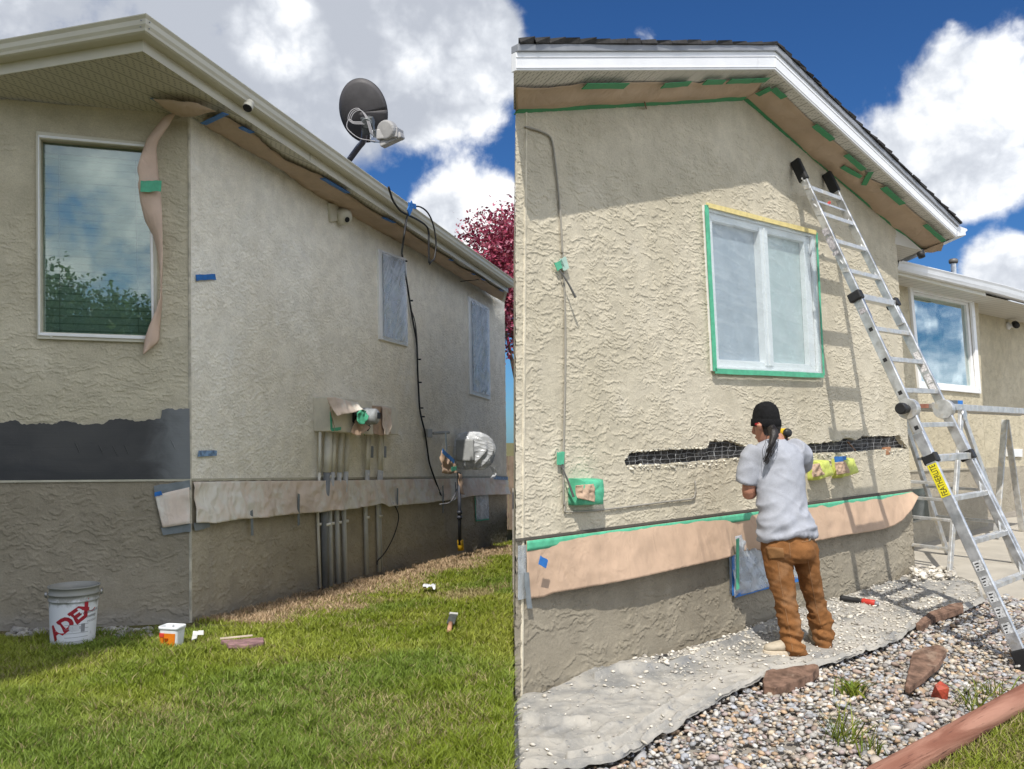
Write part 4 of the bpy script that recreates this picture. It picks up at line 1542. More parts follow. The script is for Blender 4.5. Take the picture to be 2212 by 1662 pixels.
def grass():
    rs = np.random.default_rng(5)
    # sample more blades near the viewer than far off
    N = 520000
    u = rs.random(N)
    y = 2.3 * (14.5 / 2.3) ** (u ** 1.02)
    x = -rs.random(N) * (.62 * y + .9)
    ex, ey = LC.x, LC.y
    nx, ny = LW[1].x, LW[1].y
    dl = (x - ex) * nx + (y - ey) * ny          # distance out from the long wall
    db = (x - ex) * LB[1].x + (y - ey) * LB[1].y
    along = (x - ex) * uL.x + (y - ey) * uL.y
    ok = ((dl > .02) & (along > -.3)) | (db > .16)
    ok &= ~((dl < .02) & (db < .16))
    bare = (vnoise(x * 3, y * 3, 4) - .5) * .35
    ok &= ~((along > .1) & (along < 6.2) & (dl < .45 + bare) & (rs.random(N) < .30))
    ok &= ~((along < 0) & (db < .32 + bare * .5))
    xy = np.stack([x, y], 1)[ok]
    x, y, dl, along = x[ok], y[ok], dl[ok], along[ok]
    n = len(x)
    p1, p2 = vnoise(x * 1.6 + 50, y * 1.6 + 20, 1), vnoise(x * .9 + 10, y * .9 + 5, 2)
    p3 = vnoise(x * 2.1 + 9, y * 1.3 + 2, 3)
    p4 = vnoise(x * 9 + 9, y * 9 + 2, 8, 2)
    dry = np.clip((p3 - .55) * 1.6, 0, .26) + .045 + np.clip((p4 - .62) * .8, 0, .16)
    strip_ = np.clip(1.25 - dl / (.75 + (p1 - .5) * .9), 0, 1) * ((along > .05) & (along < 6.6))
    dry = np.maximum(dry, strip_ * .97)
    dry = np.where((dl > .6) & (dl < 1.6) & (p1 > .52) & (along > .8) & (along < 5), np.maximum(dry, (p1 - .5) * 4.5), dry)
    tint = grass_tints(n, p1, p2, dry, rs)
    pale = rs.random(n) < np.clip(strip_ * 1.2, 0, .97)
    tint[pale] = np.array([.56, .41, .26]) * (.7 + .5 * rs.random(pale.sum()))[:, None]
    hs = .024 + .020 * vnoise(x * 2.5, y * 2.5, 7) + .022 * np.clip((vnoise(x * 11, y * 11, 17, 2) - .5) * 4, 0, 1) - .010 * strip_
    o = blades("lawn_grass", xy, lambda a, b: np.array(LCz(a, b)) - .02, BLADE, hs, .0011 + .00042 * y, tint, 6, .8)
    tag(o, "mown green lawn with straw-dry patches along the house wall", "grass")


def LCz(x, y):
    p, n = GL
    return p.z - ((x - p.x) * n.x + (y - p.y) * n.y) / n.z


BUCKET_Z = 0.0


def left_things():
    global BUCKET_Z
    up = ZUP
    # ---- bucket
    b = hit(GL, L5(372, 925))
    kx = b.y / F * B_
    R0 = 122 * kx
    R1_ = 139 * kx
    H = 335 * kx
    BUCKET_Z = b.z + H - .37
    b = b + Vector((0, R0, 0))
    r = thing("bucket", b, "tall white mortar bucket with red lettering standing in the shade by the bay wall", "bucket")
    rr = lambda t: R0 + (R1_ - R0) * t
    prof = [(0, 0), (R0 - .004, 0), (R0, .006)] + [(rr(t), H * t) for t in (.1, .3, .5, .7, .74)] + [(rr(.75) + .006, H * .745), (rr(.76) + .006, H * .765), (rr(.77) + .001, H * .77), (rr(.85), H * .85), (rr(.86) + .007, H * .855), (rr(.87) + .007, H * .875), (rr(.88), H * .88), (rr(.97), H * .975), (rr(1) + .006, H * .98), (rr(1) + .006, H), (rr(1) - .002, H), (rr(.9) - .004, H * .9), (rr(.5) - .004, H * .5), (rr(.3) - .004, H * .32), (0, H * .32)]
    MB().lathe(prof, b, up, 56).done("pail", bucket_mat(), r, smooth=True)
    MB().lathe([(0, H * .325), (rr(.33) - .006, H * .325)], b, up, 40).done("mortar", BASECOAT, r)
    toc = (EYE - b)
    a0 = atan2(toc.y, toc.x)
    def wrap(v, f, ang, z, name, mat, rot=0.0, off=.0018):
        ca, sa = cos(rot), sin(rot)
        V = []
        for p in v:
            px_, py_ = p.x * ca - p.y * sa, p.x * sa + p.y * ca
            zz = z + py_
            rad = rr(min(max(zz / H, 0), .74)) + off
            an = a0 + ang + px_ / R0
            V.append(b + Vector((cos(an) * rad, sin(an) * rad, zz)))
        return MB().add(V, f).done(name, mat, r)
    v, f = text_mesh("ADEX", .108, .0, .006)
    v = [Vector((p.x * 1.0, p.y * 1.02, 0)) for p in v]
    wrap(v, f, -.84, H * .09, "lettering", LETTER_R, .66)
    m = [Vector(p) for p in ((.19, .0, 0), (.30, .0, 0), (.305, .016, 0), (.19, .016, 0))]
    v, f = text_mesh("architectural", .026)
    wrap(v, f, .22, H * .515, "lettering", LETTER, .12)
    v, f = text_mesh("coatings", .024)
    wrap(v, f, .5, H * .45, "lettering", LETTER, .12)
    v, f = text_mesh("PRODUCT", .017)
    wrap(v, f, .62, H * .37, "lettering", GREYPRINT, .1)
    def patch(a, z, w, h, mat, nm):
        n = 8
        V, Fc = [], []
        for i in range(n + 1):
            for j in range(2):
                rad = rr(min((z + h * j) / H, .74)) + .0022
                an = a0 + a + w / R0 * (i / n - .5)
                V.append(b + Vector((cos(an) * rad, sin(an) * rad, z + h * j)))
        Fc = [(2 * i, 2 * i + 2, 2 * i + 3, 2 * i + 1) for i in range(n)]
        return MB().add(V, Fc).done(nm, mat, r)
    patch(.12, H * .28, .075, .016, plain("grey_sticker", (.42, .43, .45), .5), "sticker")
    for z in (.05, .075, .1, .125, .15): patch(.16, H * .0 + z - .03, .13, .0025, GREYPRINT, "label_line")
    patch(.42, .075, .022, .05, GREYPRINT, "label_box")
    patch(.05, .085, .05, .035, plain("pale_label", (.6, .6, .62), .5), "label_box")
    m = MB()
    P = [b + Vector((cos(a0 + 1.45 - t * .0), sin(a0 + 1.45), 0)) * (R1_ + .012) + up * (H * .93 - .17 * sin(pi * t)) + Vector((cos(a0), sin(a0), 0)) * (.09 * sin(pi * t)) + Vector((-sin(a0), cos(a0), 0)) * 0 for t in [i / 14 for i in range(15)]]
    ear = [b + Vector((cos(a0 + s * 1.5), sin(a0 + s * 1.5), 0)) * (R1_ + .008) + up * H * .86 for s in (-1, 1)]
    P = []
    for i in range(25):
        t = pi * i / 24
        s = Vector((-sin(a0), cos(a0), 0)) * cos(t) * (R1_ + .01)
        P.append(b + s + up * (H * .86 - sin(t) * .10) - Vector((cos(a0), sin(a0), 0)) * (sin(t) * (R1_ + .02)))
    m.tube(P, .0022, 6)
    for e_ in ear: m.lathe([(0, .012), (.016, .01), (.018, 0)], e_, e_ - b - up * H * .86, 10)
    m.done("handle", plain("wire_handle", (.4, .4, .4), .4, .8), r, smooth=True)
    # ---- white tub with orange label
    c = hit(GL, L5(1008, 935))
    kx = c.y / F * B_
    w, h = 66 * kx, 118 * kx
    c = c + Vector((.0, w * .8, 0))
    r = thing("plastic_tub", c, "square clear plastic tub with orange label on the lawn", "tub")
    ux, uy = Vector((.98, -.2, 0)), Vector((.2, .98, 0))
    def rrect(hw, hd, z, rad=.02, n=5):
        out = []
        for qx, qy, s in ((1, 1, 0), (-1, 1, 1), (-1, -1, 2), (1, -1, 3)):
            for i in range(n):
                a = pi / 2 * (s + i / (n - 1))
                out.append(c + ux * (qx * (hw - rad) + cos(a) * rad) + uy * (qy * (hd - rad) + sin(a) * rad) + up * z)
        return out
    rows = [rrect(w * k, w * .8 * k, z) for k, z in ((.84, 0), (.92, h * .8), (.93, h * .85), (1.0, h * .86), (1.0, h), (.97, h), (.95, h * .9), (.82, h * .55))]
    mm = MB().grid([q + [q[0]] for q in rows])
    mm.add(rows[-1], [tuple(range(20))])
    mm.done("tub", plain("milky_plastic", (.66, .68, .69), .3, 0, .06), r, smooth=True)
    f0 = rrect(w * .855, w * .8 * .855, h * .03)
    f1 = rrect(w * .92, w * .8 * .92, h * .68)
    og = MB()
    idx = list(range(9, 17))
    off = [(f0[i] - c).normalized() * .002 for i in idx]
    og.grid([[f0[i] + o for i, o in zip(idx, off)], [f1[i] + o for i, o in zip(idx, off)]])
    og.done("label", plain("orange_label", (.62, .17, .01), .45, 0, .06), r)
    fl, fr_ = f0[14], f0[15]
    fa, fb, fc = f0[12], f0[15], f1[12]
    ex_ = (fb - fa).normalized()
    nn_ = Vector((ex_.y, -ex_.x, 0))
    m = MB()
    for t, l in ((.58, .5), (.47, .5), (.36, .4), (.2, .55)):
        p0 = fa.lerp(fb, .3) + (fc - fa) * t + nn_ * .010
        m.prism([p0, p0 + ex_ * (l * w), p0 + ex_ * (l * w) + up * .004, p0 + up * .004], nn_ * -.006)
    m.done("label_line", plain("dark_orange_print", (.30, .06, .0), .5), r)
    p0 = fa.lerp(fb, .03) + (fc - fa) * .72 + nn_ * .010
    MB().prism([p0, p0 + ex_ * .03, p0 + ex_ * .03 + up * .022, p0 + up * .022], nn_ * -.006).done("red_square", RED, r)
    MB().box(c + up * h * .92 - uy * w * .3, ux * .02, uy * .015, up * .02).done("scoop", VINYL, r, bevel=.004)
    # ---- scraper, board, brush, scrap
    g = lambda p, z=.02: hit(GL, p) + up * z
    a, b2 = g(L5(1148, 922), .025), g(L5(1178, 888), .035)
    m = MB()
    m.prism([g(L5(1146, 924), .03), g(L5(1178, 912), .03), g(L5(1186, 886), .045), g(L5(1155, 884), .045)], up * .006)
    m.prism([g(L5(1180, 900), .04), g(L5(1218, 900), .04), g(L5(1218, 886), .05), g(L5(1186, 886), .05)], up * .006)
    tag(m.done("plastic_bracket", plain("white_plastic_scrap", (.7, .7, .68), .5), bevel=.002), "small white angled plastic piece on the grass beside the tub", "plastic piece")
    m = MB()
    P = [L5(1318, 930), L5(1420, 928), L5(1569, 915), L6(105, 915), L6(108, 940), L6(50, 955), L5(1480, 962), L5(1365, 958)]
    m.prism([g(p, .015) for p in P], up * .028)
    o = tag(m.done("wooden_brush", plain("weathered_pink_wood", (.26, .15, .15), .85, 0, .3, 20, 80, .5), bevel=.006), "long weathered reddish board lying on the lawn", "board")
    m = MB()
    m.bar(g(L5(1316, 932), .05), g(L5(1510, 918), .056), .022, .006)
    m.done("light_edge", plain("pale_wood_edge", (.55, .46, .36), .8), o)
    a, b2 = g(L6(1215, 842), .02), g(L6(1245, 785), .06)
    r = thing("putty_knife", a, "small trowel stuck upright in the lawn, copper handle and dark blade", "trowel")
    mid = a.lerp(b2, .35)
    MB().tube([a - up * .02, mid], .016, 10).done("handle", plain("copper_handle", (.50, .27, .17), .5), r, smooth=True)
    MB().bar(mid, b2, .055, .012, Vector((0, -1, .2))).done("blade", plain("dark_blade", (.10, .11, .10), .4, .3, .3, 30), r, bevel=.003)
    MB().bar(b2 - (b2 - mid) * .12, b2 + (b2 - mid) * .03, .058, .016, Vector((0, -1, .2))).done("edge", plain("pale_edge", (.62, .62, .6), .4), r)
    G = []
    for j in range(9):
        G.append([hit(GL, L6(1060 + 75 * i / 12, 592 + 20 * j / 8)) + up * (.035 + .03 * fold(Vector((i * .2, j * .2, 1)), 3, 1.5)) for i in range(13)])
    tag(MB().grid(G).done("paper_scrap", plain("white_paper", (.72, .74, .78), .7), None, smooth=True, solid=.002), "crumpled white paper scrap on the lawn", "paper scrap")
    # ---- rubble along the foot of the bay
    rs = np.random.default_rng(9)
    P = []
    for i in range(300):
        t = rs.random()
        q = hit(GL, L5(60 + 850 * t, 820 + 50 * rs.random()))
        if (q - hit(GL, L5(372, 925)) - Vector((0, .13, 0))).length < .16: continue
        P.append((q, .012 + .022 * rs.random() ** 2))
    rubble("rubble", P, [(.36, .34, .31), (.26, .24, .22), (.42, .40, .36)], 11, "pale broken stones heaped along the foot of the corner wall", .75)
    # ---- crabapple in blossom and the fence behind
    D = 17.5
    c = at((1085, 520), D)
    tree("blossom_tree", Vector((c.x + .3, c.y, -.35)), c + Vector((.42, 0, -.75)), (1.3, 1.2, 1.4), 24000, [(.40, .06, .12), (.52, .12, .20), (.26, .03, .07), (.36, .07, .10), (.62, .27, .34), (.16, .03, .04)], "crabapple tree covered in dark pink blossom behind the house corner", "tree", .042, 2)
    f0 = Vector((-1.6, 16.2, -.35))
    r = thing("board_fence", f0, "dark brown board fence behind the far end of the long wall", "fence")
    m = MB()
    for i in range(14):
        x = -1.6 + i * .14
        m.prism([Vector((x, 16.2, -.35)), Vector((x + .132, 16.2, -.35)), Vector((x + .132, 16.2, 1.25)), Vector((x, 16.2, 1.25))], Vector((0, .025, 0)))
    m.done("boards", FENCE, r)
    m = MB()
    for z in (0.1, 1.0): m.prism([Vector((-1.6, 16.225, z)), Vector((.36, 16.225, z)), Vector((.36, 16.225, z + .09)), Vector((-1.6, 16.225, z + .09))], Vector((0, .04, 0)))
    m.done("rail", FENCE, r)


def rubble(name, P, cols, seed, label, flat=.7, kind='stuff', mat=None, parent=None, cat="rubble", sub=1, smooth=False):
    """many stones as one mesh; P = [(centre, radius)]"""
    bm_v, bm_f = ico(sub)
    rs = np.random.default_rng(seed)
    n = len(P)
    c = np.array([tuple(p[0]) for p in P])
    r = np.array([p[1] for p in P])
    V = bm_v[None] * (1 + .22 * (rs.random((n, len(bm_v), 1)) - .5)) if flat < .8 and sub == 1 else np.repeat(bm_v[None], n, 0)
    s = np.stack([.8 + .7 * rs.random(n), .65 + .5 * rs.random(n), flat * (.6 + .5 * rs.random(n))], 1)
    V = V * s[:, None, :] * r[:, None, None]
    a, t, t2 = rs.random(n) * 2 * pi, (rs.random(n) - .5) * .9, (rs.random(n) - .5) * .9
    x, y, z = V[..., 0], V[..., 1], V[..., 2]
    y, z = y * np.cos(t)[:, None] - z * np.sin(t)[:, None], y * np.sin(t)[:, None] + z * np.cos(t)[:, None]
    x, z = x * np.cos(t2)[:, None] - z * np.sin(t2)[:, None], x * np.sin(t2)[:, None] + z * np.cos(t2)[:, None]
    x, y = x * np.cos(a)[:, None] - y * np.sin(a)[:, None], x * np.sin(a)[:, None] + y * np.cos(a)[:, None]
    V = np.stack([x, y, z], -1) + c[:, None, :]
    cl = np.array(cols)[rs.integers(0, len(cols), n)] * (.75 + .5 * rs.random(n))[:, None]
    T = np.repeat(cl[:, None], len(bm_v), 1).reshape(-1, 3)
    Fc = (np.arange(n)[:, None, None] * len(bm_v) + bm_f[None]).reshape(-1, 3)
    o = new_obj_np(name, V.reshape(-1, 3), Fc, mat or STONE, T, parent, smooth=smooth)
    return tag(o, label, cat if label else None, None, kind)


_ico = {}


def ico(sub):
    if sub not in _ico:
        import bmesh
        b = bmesh.new()
        bmesh.ops.create_icosphere(b, subdivisions=sub, radius=1)
        b.verts.ensure_lookup_table()
        _ico[sub] = (np.array([tuple(v.co) for v in b.verts]), np.array([[v.index for v in f.verts] for f in b.faces]))
        b.free()
    return _ico[sub]


def leaves(center, radii, n, cols, size, seed, keep=None, clump=14, floor=.35):
    """leaf faces gathered in clumps through a crown's volume"""
    rs = np.random.default_rng(seed)
    d = rs.normal(size=(n // clump, 3))
    d /= np.linalg.norm(d, axis=1)[:, None]
    rad = floor + (1 - floor) * rs.random(len(d)) ** .6
    bumpy = 1 + .25 * np.sin(d[:, 0] * 5 + seed) * np.cos(d[:, 2] * 6 + d[:, 1] * 4)
    cc = d * (rad * bumpy)[:, None] * np.array(radii)[None]
    p = np.repeat(cc, clump, 0) + rs.normal(size=(len(cc) * clump, 3)) * np.array(radii)[None] * .10
    sh = np.repeat(.6 + .7 * rs.random(len(cc)), clump)
    p = p + np.array(tuple(center))[None]
    if keep is not None:
        k = keep(p)
        p, sh = p[k], sh[k]
    m = len(p)
    a = rs.normal(size=(m, 3))
    a /= np.linalg.norm(a, axis=1)[:, None]
    b = np.cross(a, rs.normal(size=(m, 3)))
    b /= np.linalg.norm(b, axis=1)[:, None]
    s = (size * (.6 + .8 * rs.random(m)))[:, None]
    V = np.stack([p - a * s, p + b * s * .55, p + a * s, p - b * s * .55], 1).reshape(-1, 3)
    i = np.arange(m)[:, None] * 4
    Fc = np.concatenate([i + np.array([[0, 1, 2]]), i + np.array([[0, 2, 3]])], 1).reshape(-1, 3)
    cl = np.array(cols)[rs.integers(0, len(cols), m)] * (sh * (.8 + .4 * rs.random(m)))[:, None]
    return V, Fc, np.repeat(cl[:, None], 4, 1).reshape(-1, 3)


def tree(name, base, center, radii, n, cols, label, cat, size, seed, keep=None, trunk_r=.11):
    r = thing(name, base, label, cat)
    V, Fc, T = leaves(center, radii, n, cols, size, seed, keep)
    new_obj_np("crown", V, Fc, LEAF, T, r)
    m = MB()
    rng = random.Random(seed)
    base = Vector(base)
    top = Vector(center)
    mid = base.lerp(top, .5) + Vector((rng.uniform(-.1, .1), rng.uniform(-.1, .1), 0))
    m.tube(catmull([base, base.lerp(mid, .5), mid, top], 5), [trunk_r * (1.15 - .85 * i / 15) for i in range(16)], 10)
    for k in range(9):
        a = 2 * pi * k / 9 + rng.uniform(-.3, .3)
        st = base.lerp(top, rng.uniform(.5, .95))
        en = Vector(center) + Vector((cos(a) * radii[0], sin(a) * radii[1], rng.uniform(-.3, .8) * radii[2])) * .75
        if keep is not None and not keep(np.array([tuple(en)]))[0]: continue
        m.tube(catmull([st, st.lerp(en, .5) + Vector((0, 0, .12 * radii[2])), en], 4), [trunk_r * .4 * (1 - .09 * i) for i in range(9)], 6)
    m.done("trunk", BARK, r, smooth=True)
    return r


def trees_behind():
    """an added unseen tree shaped to shade the bay, and the low trees its window mirrors"""
    sh = Vector((cos(SUN_AZ), sin(SUN_AZ), 0))
    pe = Vector((-sh.y, sh.x, 0))
    if pe.x < 0: pe = -pe
    p0 = LC.dot(pe)
    dist = 11.0
    q = LC + sh * dist
    zc = LC.z + dist * tan(SUN_EL)
    c = q - pe * 1.75 + ZUP * (zc - q.z + .9)
    lim = p0 - .02
    def k(p):  # trims the added tree's crown to the outline of the wanted shade
        d = p @ np.array(tuple(pe)) - lim
        wob = .05 * np.sin(p[:, 2] * 3)
        return (d < wob) | ((d < .62 + wob) & (p[:, 2] - zc > .15 + 6.0 * d))
    tree("added_shade_tree", (c.x - 1.2, c.y - 1.0, -.6), c, (2.7, 1.8, 4.7), 26000, [(.06, .10, .025), (.045, .085, .02), (.08, .12, .03)], "unseen tall tree added behind the viewer, crown shaped to shade the bay", "tree", .19, 4, k, .22)
    for i, (x, y, h, w) in enumerate(((-4.6, -11.5, 3.1, 1.7), (-2.4, -12.5, 3.9, 2.1), (-.2, -12, 3.3, 1.8))):
        tree("garden_tree", (x, y, -.6), (x, y, h * .55 + .4), (w, w * .8, h * .5), 15000, [(.13, .18, .06), (.10, .15, .05), (.17, .22, .09)], ("leafy garden tree mirrored at the left of the corner window", "taller leafy garden tree mirrored in the middle of the corner window", "leafy garden tree mirrored at the right of the corner window")[i], "tree", .075, 20 + i, None, .1)


# ------------------------------------------------------------------ right: gable house
def ext(pl, p, q, px):
    """point of the picture line p-q at column px"""
    t = (px - p[0]) / (q[0] - p[0])
    return (px, p[1] + (q[1] - p[1]) * t)


A_OUT = (1669, 152)                                   # lower corner of the fascia at the ridge
A_IN = R1(1497, 620)                                  # ridge corner of wall and soffit
LXL = 1109.5                                          # left limit of the house
OL = ext(RO, (1121, 155), A_OUT, LXL)
IL = ext(RW, R1(70, 695), A_IN, LXL)
OR_ = R2(1222, 1508)
IR = R2(1015, 1588)
SRL = plane3(hit(RW, IL), hit(RW, A_IN), hit(RO, OL))
SRR = plane3(hit(RW, A_IN), hit(RW, IR), hit(RO, OR_))
STRIP_TOP = pts(R3, (740, 1362), (752, 1338), (766, 1333), (772, 1312), (830, 1309), (900, 1302), (980, 1296), (1062, 1292), (1130, 1288), (1190, 1284), (1222, 1287), (1268, 1280), (1276, 1246), (1300, 1240), (1312, 1224), (1330, 1240), (1400, 1238), (1432, 1240), (1446, 1252), (1475, 1256), (1500, 1270), (1560, 1270)) + \
    pts(R4, (0, 1268), (120, 1262), (270, 1262), (330, 1250), (365, 1255), (400, 1245), (490, 1240), (520, 1224), (540, 1215), (575, 1222), (600, 1232), (612, 1226), (645, 1206), (700, 1210), (760, 1206), (800, 1208), (870, 1204), (882, 1222), (898, 1243), (905, 1262), (922, 1282))
STRIP_BOT = pts(R4, (905, 1288), (860, 1284), (760, 1297), (700, 1300), (640, 1302), (600, 1306), (480, 1312), (380, 1316), (270, 1320), (120, 1330), (0, 1336)) + pts(R3, (1510, 1348), (1420, 1352), (1300, 1362), (1190, 1374), (1100, 1378), (1000, 1388), (900, 1390), (830, 1393), (745, 1396))


def jag(P, amt, step, seed):
    rng = random.Random(seed)
    Q = resample(P, step)
    return [(q.x + rng.uniform(-amt, amt) * .7, q.y + rng.uniform(-amt, amt)) for q in Q]


WIN_R = [R1(1230, 1305), R2(320, 1482), R4(366, 826), R3(1285, 797)]


def right_house():
    H = thing("gable_house", hit(RW, (1130, 1510)), "cream stucco gable end with white fascia and a long torn strip of open stucco", "house")
    wl = LXL + 4
    low_l, low_r = ext(RW, (1137, 1166), (1965, 1061), wl), (1968, 1060.5)
    win = WIN_R
    wi = inset(win, .03, .03)
    strip_hole = jag(STRIP_TOP, 1.6, 170, 1) + jag(STRIP_BOT, 1.4, 120, 2)
    ti = ext(RW, R1(70, 695), A_IN, wl)
    tr = ext(RW, A_IN, IR, 1934)
    trowelled_wall("wall", RW, [(ti[0], ti[1] - 3), (A_IN[0], A_IN[1] - 3), (tr[0], tr[1] - 3), low_r, low_l], [wi, strip_hole], STU_RF, H)
    fl, fr = (wl - 2, 1513), (1977.5, 1250)
    bwin = [(1574, 1170), (1722, 1140), (1723, 1244), (1576, 1288)]
    trowelled_wall("foundation", RW, [low_l, low_r, fr, fl], [bwin], FND_RF, H, .005, .058, .0065, 4.2, 60, .12)
    m = MB()
    m.slab(RW, [(low_l[0], low_l[1] - 5), (low_r[0], low_r[1] - 4.5), low_r, low_l], -.006, .016)
    m.done("drip_flashing", plain("dark_drip_gap", (.10, .09, .075), .8), H)
    # side wall and corner
    c0, c1 = hit(RW, (ti[0], ti[1] - 3)), hit(RW, fl)
    far0, far1 = at((LXL, 300), 9.5), at((LXL, 1400), 9.5)
    far0.z, far1.z = c0.z, c1.z
    m = MB()
    m.add([c0, c1, far1, far0], [(0, 1, 2, 3)])
    r0, r1 = hit(RW, (tr[0], tr[1] - 3)), hit(RW, fr)
    m.add([r0, r1, r1 + BACK * 4, r0 + BACK * 4], [(0, 1, 2, 3)])
    m.add([far0, far1, r1 + BACK * 4, r0 + BACK * 4], [(0, 1, 2, 3)])
    m.done("wall", stucco("stucco_side", Vector((0, 1, 0)), (.60, .545, .42), (.66, .60, .47), 21, 1.6, .8), H)
    MB().tube([hit(RW, (LXL + 26, ti[1] + 4)), hit(RW, (LXL + 17, 1505))], .010, 6).done("corner_bead", plain("rounded_corner", (.60, .545, .43), .9, 0, .2, 14, 140, .7), H)
    MB().slab(RW, [(low_l[0] + 2, low_l[1] + 10), (low_l[0] + 20, low_l[1] + 8), (low_l[0] + 18, 1292), (low_l[0] + 2, 1296)], .012, .018).done("plastic_flap", FILM_B, H)
    # torn strip: building paper, wire mesh, broken edges
    m = MB()
    m.slab(RW, [R3(700, 1420), R4(960, 1320), R4(960, 1170), R3(700, 1180)], -.07, -.052)
    tp = m.done("building_paper", TAR, H)
    m = MB()
    z = RW[1] * -.022
    rng = random.Random(4)
    L0, L1_ = R3(735, 1420), R4(935, 1310)
    for i in range(44):
        t = i / 43
        px = L0[0] + (L1_[0] - L0[0]) * t
        top, bot = ext(RW, R3(740, 1300), R4(930, 1195), px), ext(RW, R3(740, 1408), R4(930, 1290), px)
        if 0.22 < t < .50: top = (top[0], top[1] - 10)
        P = [hit(RW, (px + rng.uniform(-2.6, 2.6), top[1] + (bot[1] - top[1]) * k / 4)) + z + RW[1] * rng.uniform(-.006, .012) for k in range(5)]
        m.tube(P, .0016, 4, False)
    for j in range(7):
        P = []
        for i in range(60):
            t = i / 59
            px = L0[0] + (L1_[0] - L0[0]) * t
            y0, y1 = ext(RW, R3(740, 1225), R4(930, 1150), px)[1], ext(RW, R3(740, 1398), R4(930, 1286), px)[1]
            P.append(hit(RW, (px, y0 + (y1 - y0) * j / 6 + rng.uniform(-1.8, 1.8))) + z + RW[1] * rng.uniform(-.004, .008))
        m.tube(P, .0016, 4, False)
    m.done("wire_mesh", plain("galvanised_wire", (.33, .335, .34), .5, .2), H)
    m = MB()
    for x, y in ((800, 1345), (870, 1352), (960, 1352), (1005, 1318), (1150, 1332), (1240, 1320), (1340, 1322), (1440, 1300)):
        m.lathe([(0, .004), (.013, .003), (.014, 0)], hit(RW, R3(x, y)) - RW[1] * .05, RW[1], 10)
    for x, y in ((330, 1290), (480, 1285), (600, 1262), (700, 1258), (820, 1240)):
        m.lathe([(0, .004), (.013, .003), (.014, 0)], hit(RW, R4(x, y)) - RW[1] * .05, RW[1], 10)
    m.done("nail_plate", plain("grey_nail_cap", (.20, .20, .20), .5, .4), H)
    P = []
    rs = np.random.default_rng(2)
    for e in resample(STRIP_BOT, 330):
        if rs.random() < .6:
            q = hit(RW, (e.x + rs.normal() * 1.5, e.y + abs(rs.normal()) * 6))
            P.append((q + RW[1] * .001, .005 + .012 * rs.random()))
    for e in resample(STRIP_TOP, 330):
        if rs.random() < .8:
            q = hit(RW, (e.x + rs.normal() * 1.5, e.y - abs(rs.normal()) * 2.5))
            P.append((q - RW[1] * .004, .006 + .009 * rs.random()))
    rubble("broken_stucco_edge", P, [(.62, .58, .47), (.52, .49, .41), (.68, .64, .54)], 3, None, .6, 'stuff', None, H)
    MB().slab(RW, pts(R4, (790, 1280), (817, 1276), (812, 1326), (785, 1328)), -.045, .004).done("wood_block", plain("raw_wood", (.30, .15, .08), .8, 0, .3), H, bevel=.003)
    MB().bar(hit(RW, R4(565, 1245)) - RW[1] * .03, hit(RW, R4(612, 1300)) - RW[1] * .03, .012, .01).done("wood_splinter", plain("raw_wood_splinter", (.22, .12, .07), .8), H)
    # soffits, fascia, roof
    o = RW[1]
    wl_in, ap_in, r_in = hit(RW, IL), hit(RW, A_IN), hit(RW, IR)
    wl_o, ap_o, r_o = hit(RO, OL), hit(RO, A_OUT), hit(RO, OR_)
    m = MB()
    m.add([wl_in, ap_in, ap_o, wl_o], [(0, 1, 2, 3)])
    m.add([ap_in, r_in, r_o, ap_o], [(0, 1, 2, 3)])
    m.done("soffit", SOF_R, H)
    def board(la, lb, t0, t1, name, mat, par=H, bev=.003):
        m = MB()
        for P in (la, lb):
            m.prism([hit(RO, p) + o * t1 for p in P], o * (t0 - t1))
        return m.done(name, mat, par, bevel=bev)
    top_l, top_a, top_r = ext(RO, (1121, 115), (1669, 114), LXL), (1669, 113), R2(1226, 1442)
    board([OL, A_OUT, top_a, top_l], [A_OUT, OR_, top_r, top_a], -.02, .02, "fascia", WHITE)
    # ribs along the fascia
    m = MB()
    def mixp(a, b, t): return (a[0] + (b[0] - a[0]) * t, a[1] + (b[1] - a[1]) * t)
    for t, w in ((.12, .035), (.70, .03)):
        for a0, a1, b0, b1 in ((OL, top_l, A_OUT, top_a), (A_OUT, top_a, OR_, top_r)):
            m.prism([hit(RO, p) + o * .024 for p in (mixp(a0, a1, t), mixp(b0, b1, t), mixp(b0, b1, t + w), mixp(a0, a1, t + w))], -o * .006)
    m.done("fascia_rib", WHITE, H)
    d_l, d_a, d_r = ext(RO, (1121, 99), (1669, 103), LXL), (1670, 101), R2(1236, 1424)
    board([top_l, top_a, d_a, d_l], [top_a, top_r, d_r, d_a], -.02, .035, "drip_edge", GRAYMET)
    # shingle edge, ragged, running back over the house
    s_l, s_a, s_r = ext(RO, (1121, 87), (1668, 95), LXL), (1668, 94), R2(1242, 1414)
    m = MB()
    rng = random.Random(8)
    for a0, a1, b0, b1, n in ((d_l, s_l, d_a, s_a, 17), (d_a, s_a, d_r, s_r, 26)):
        for i in range(n):
            t0, t1 = i / n, (i + 1) / n
            j0 = rng.uniform(-1.2, 1.5)
            up0, up1 = mixp(a1, b1, t0), mixp(a1, b1, t1)
            P = [mixp(a0, b0, t0), mixp(a0, b0, t1), (up1[0], up1[1] + j0 - 1.2), (up0[0], up0[1] + j0 + 1.2)]
            m.prism([hit(RO, p) + o * (.045 + rng.uniform(-.008, .012)) for p in P], BACK * 5.2)
    m.done("roof", SHINGLE, H)
    # boxed corner at the right eave, gutter end
    zc = hit(RW, R2(845, 1548)).z
    HP = (Vector((0, 0, zc)), Vector((0, 0, -1)))
    P = [hit(RW, R2(845, 1548)), hit(RO, R2(1010, 1592)), hit(RO, R2(1010, 1592)) + BACK * 1.2, hit(RW, R2(845, 1548)) + BACK * 1.2]
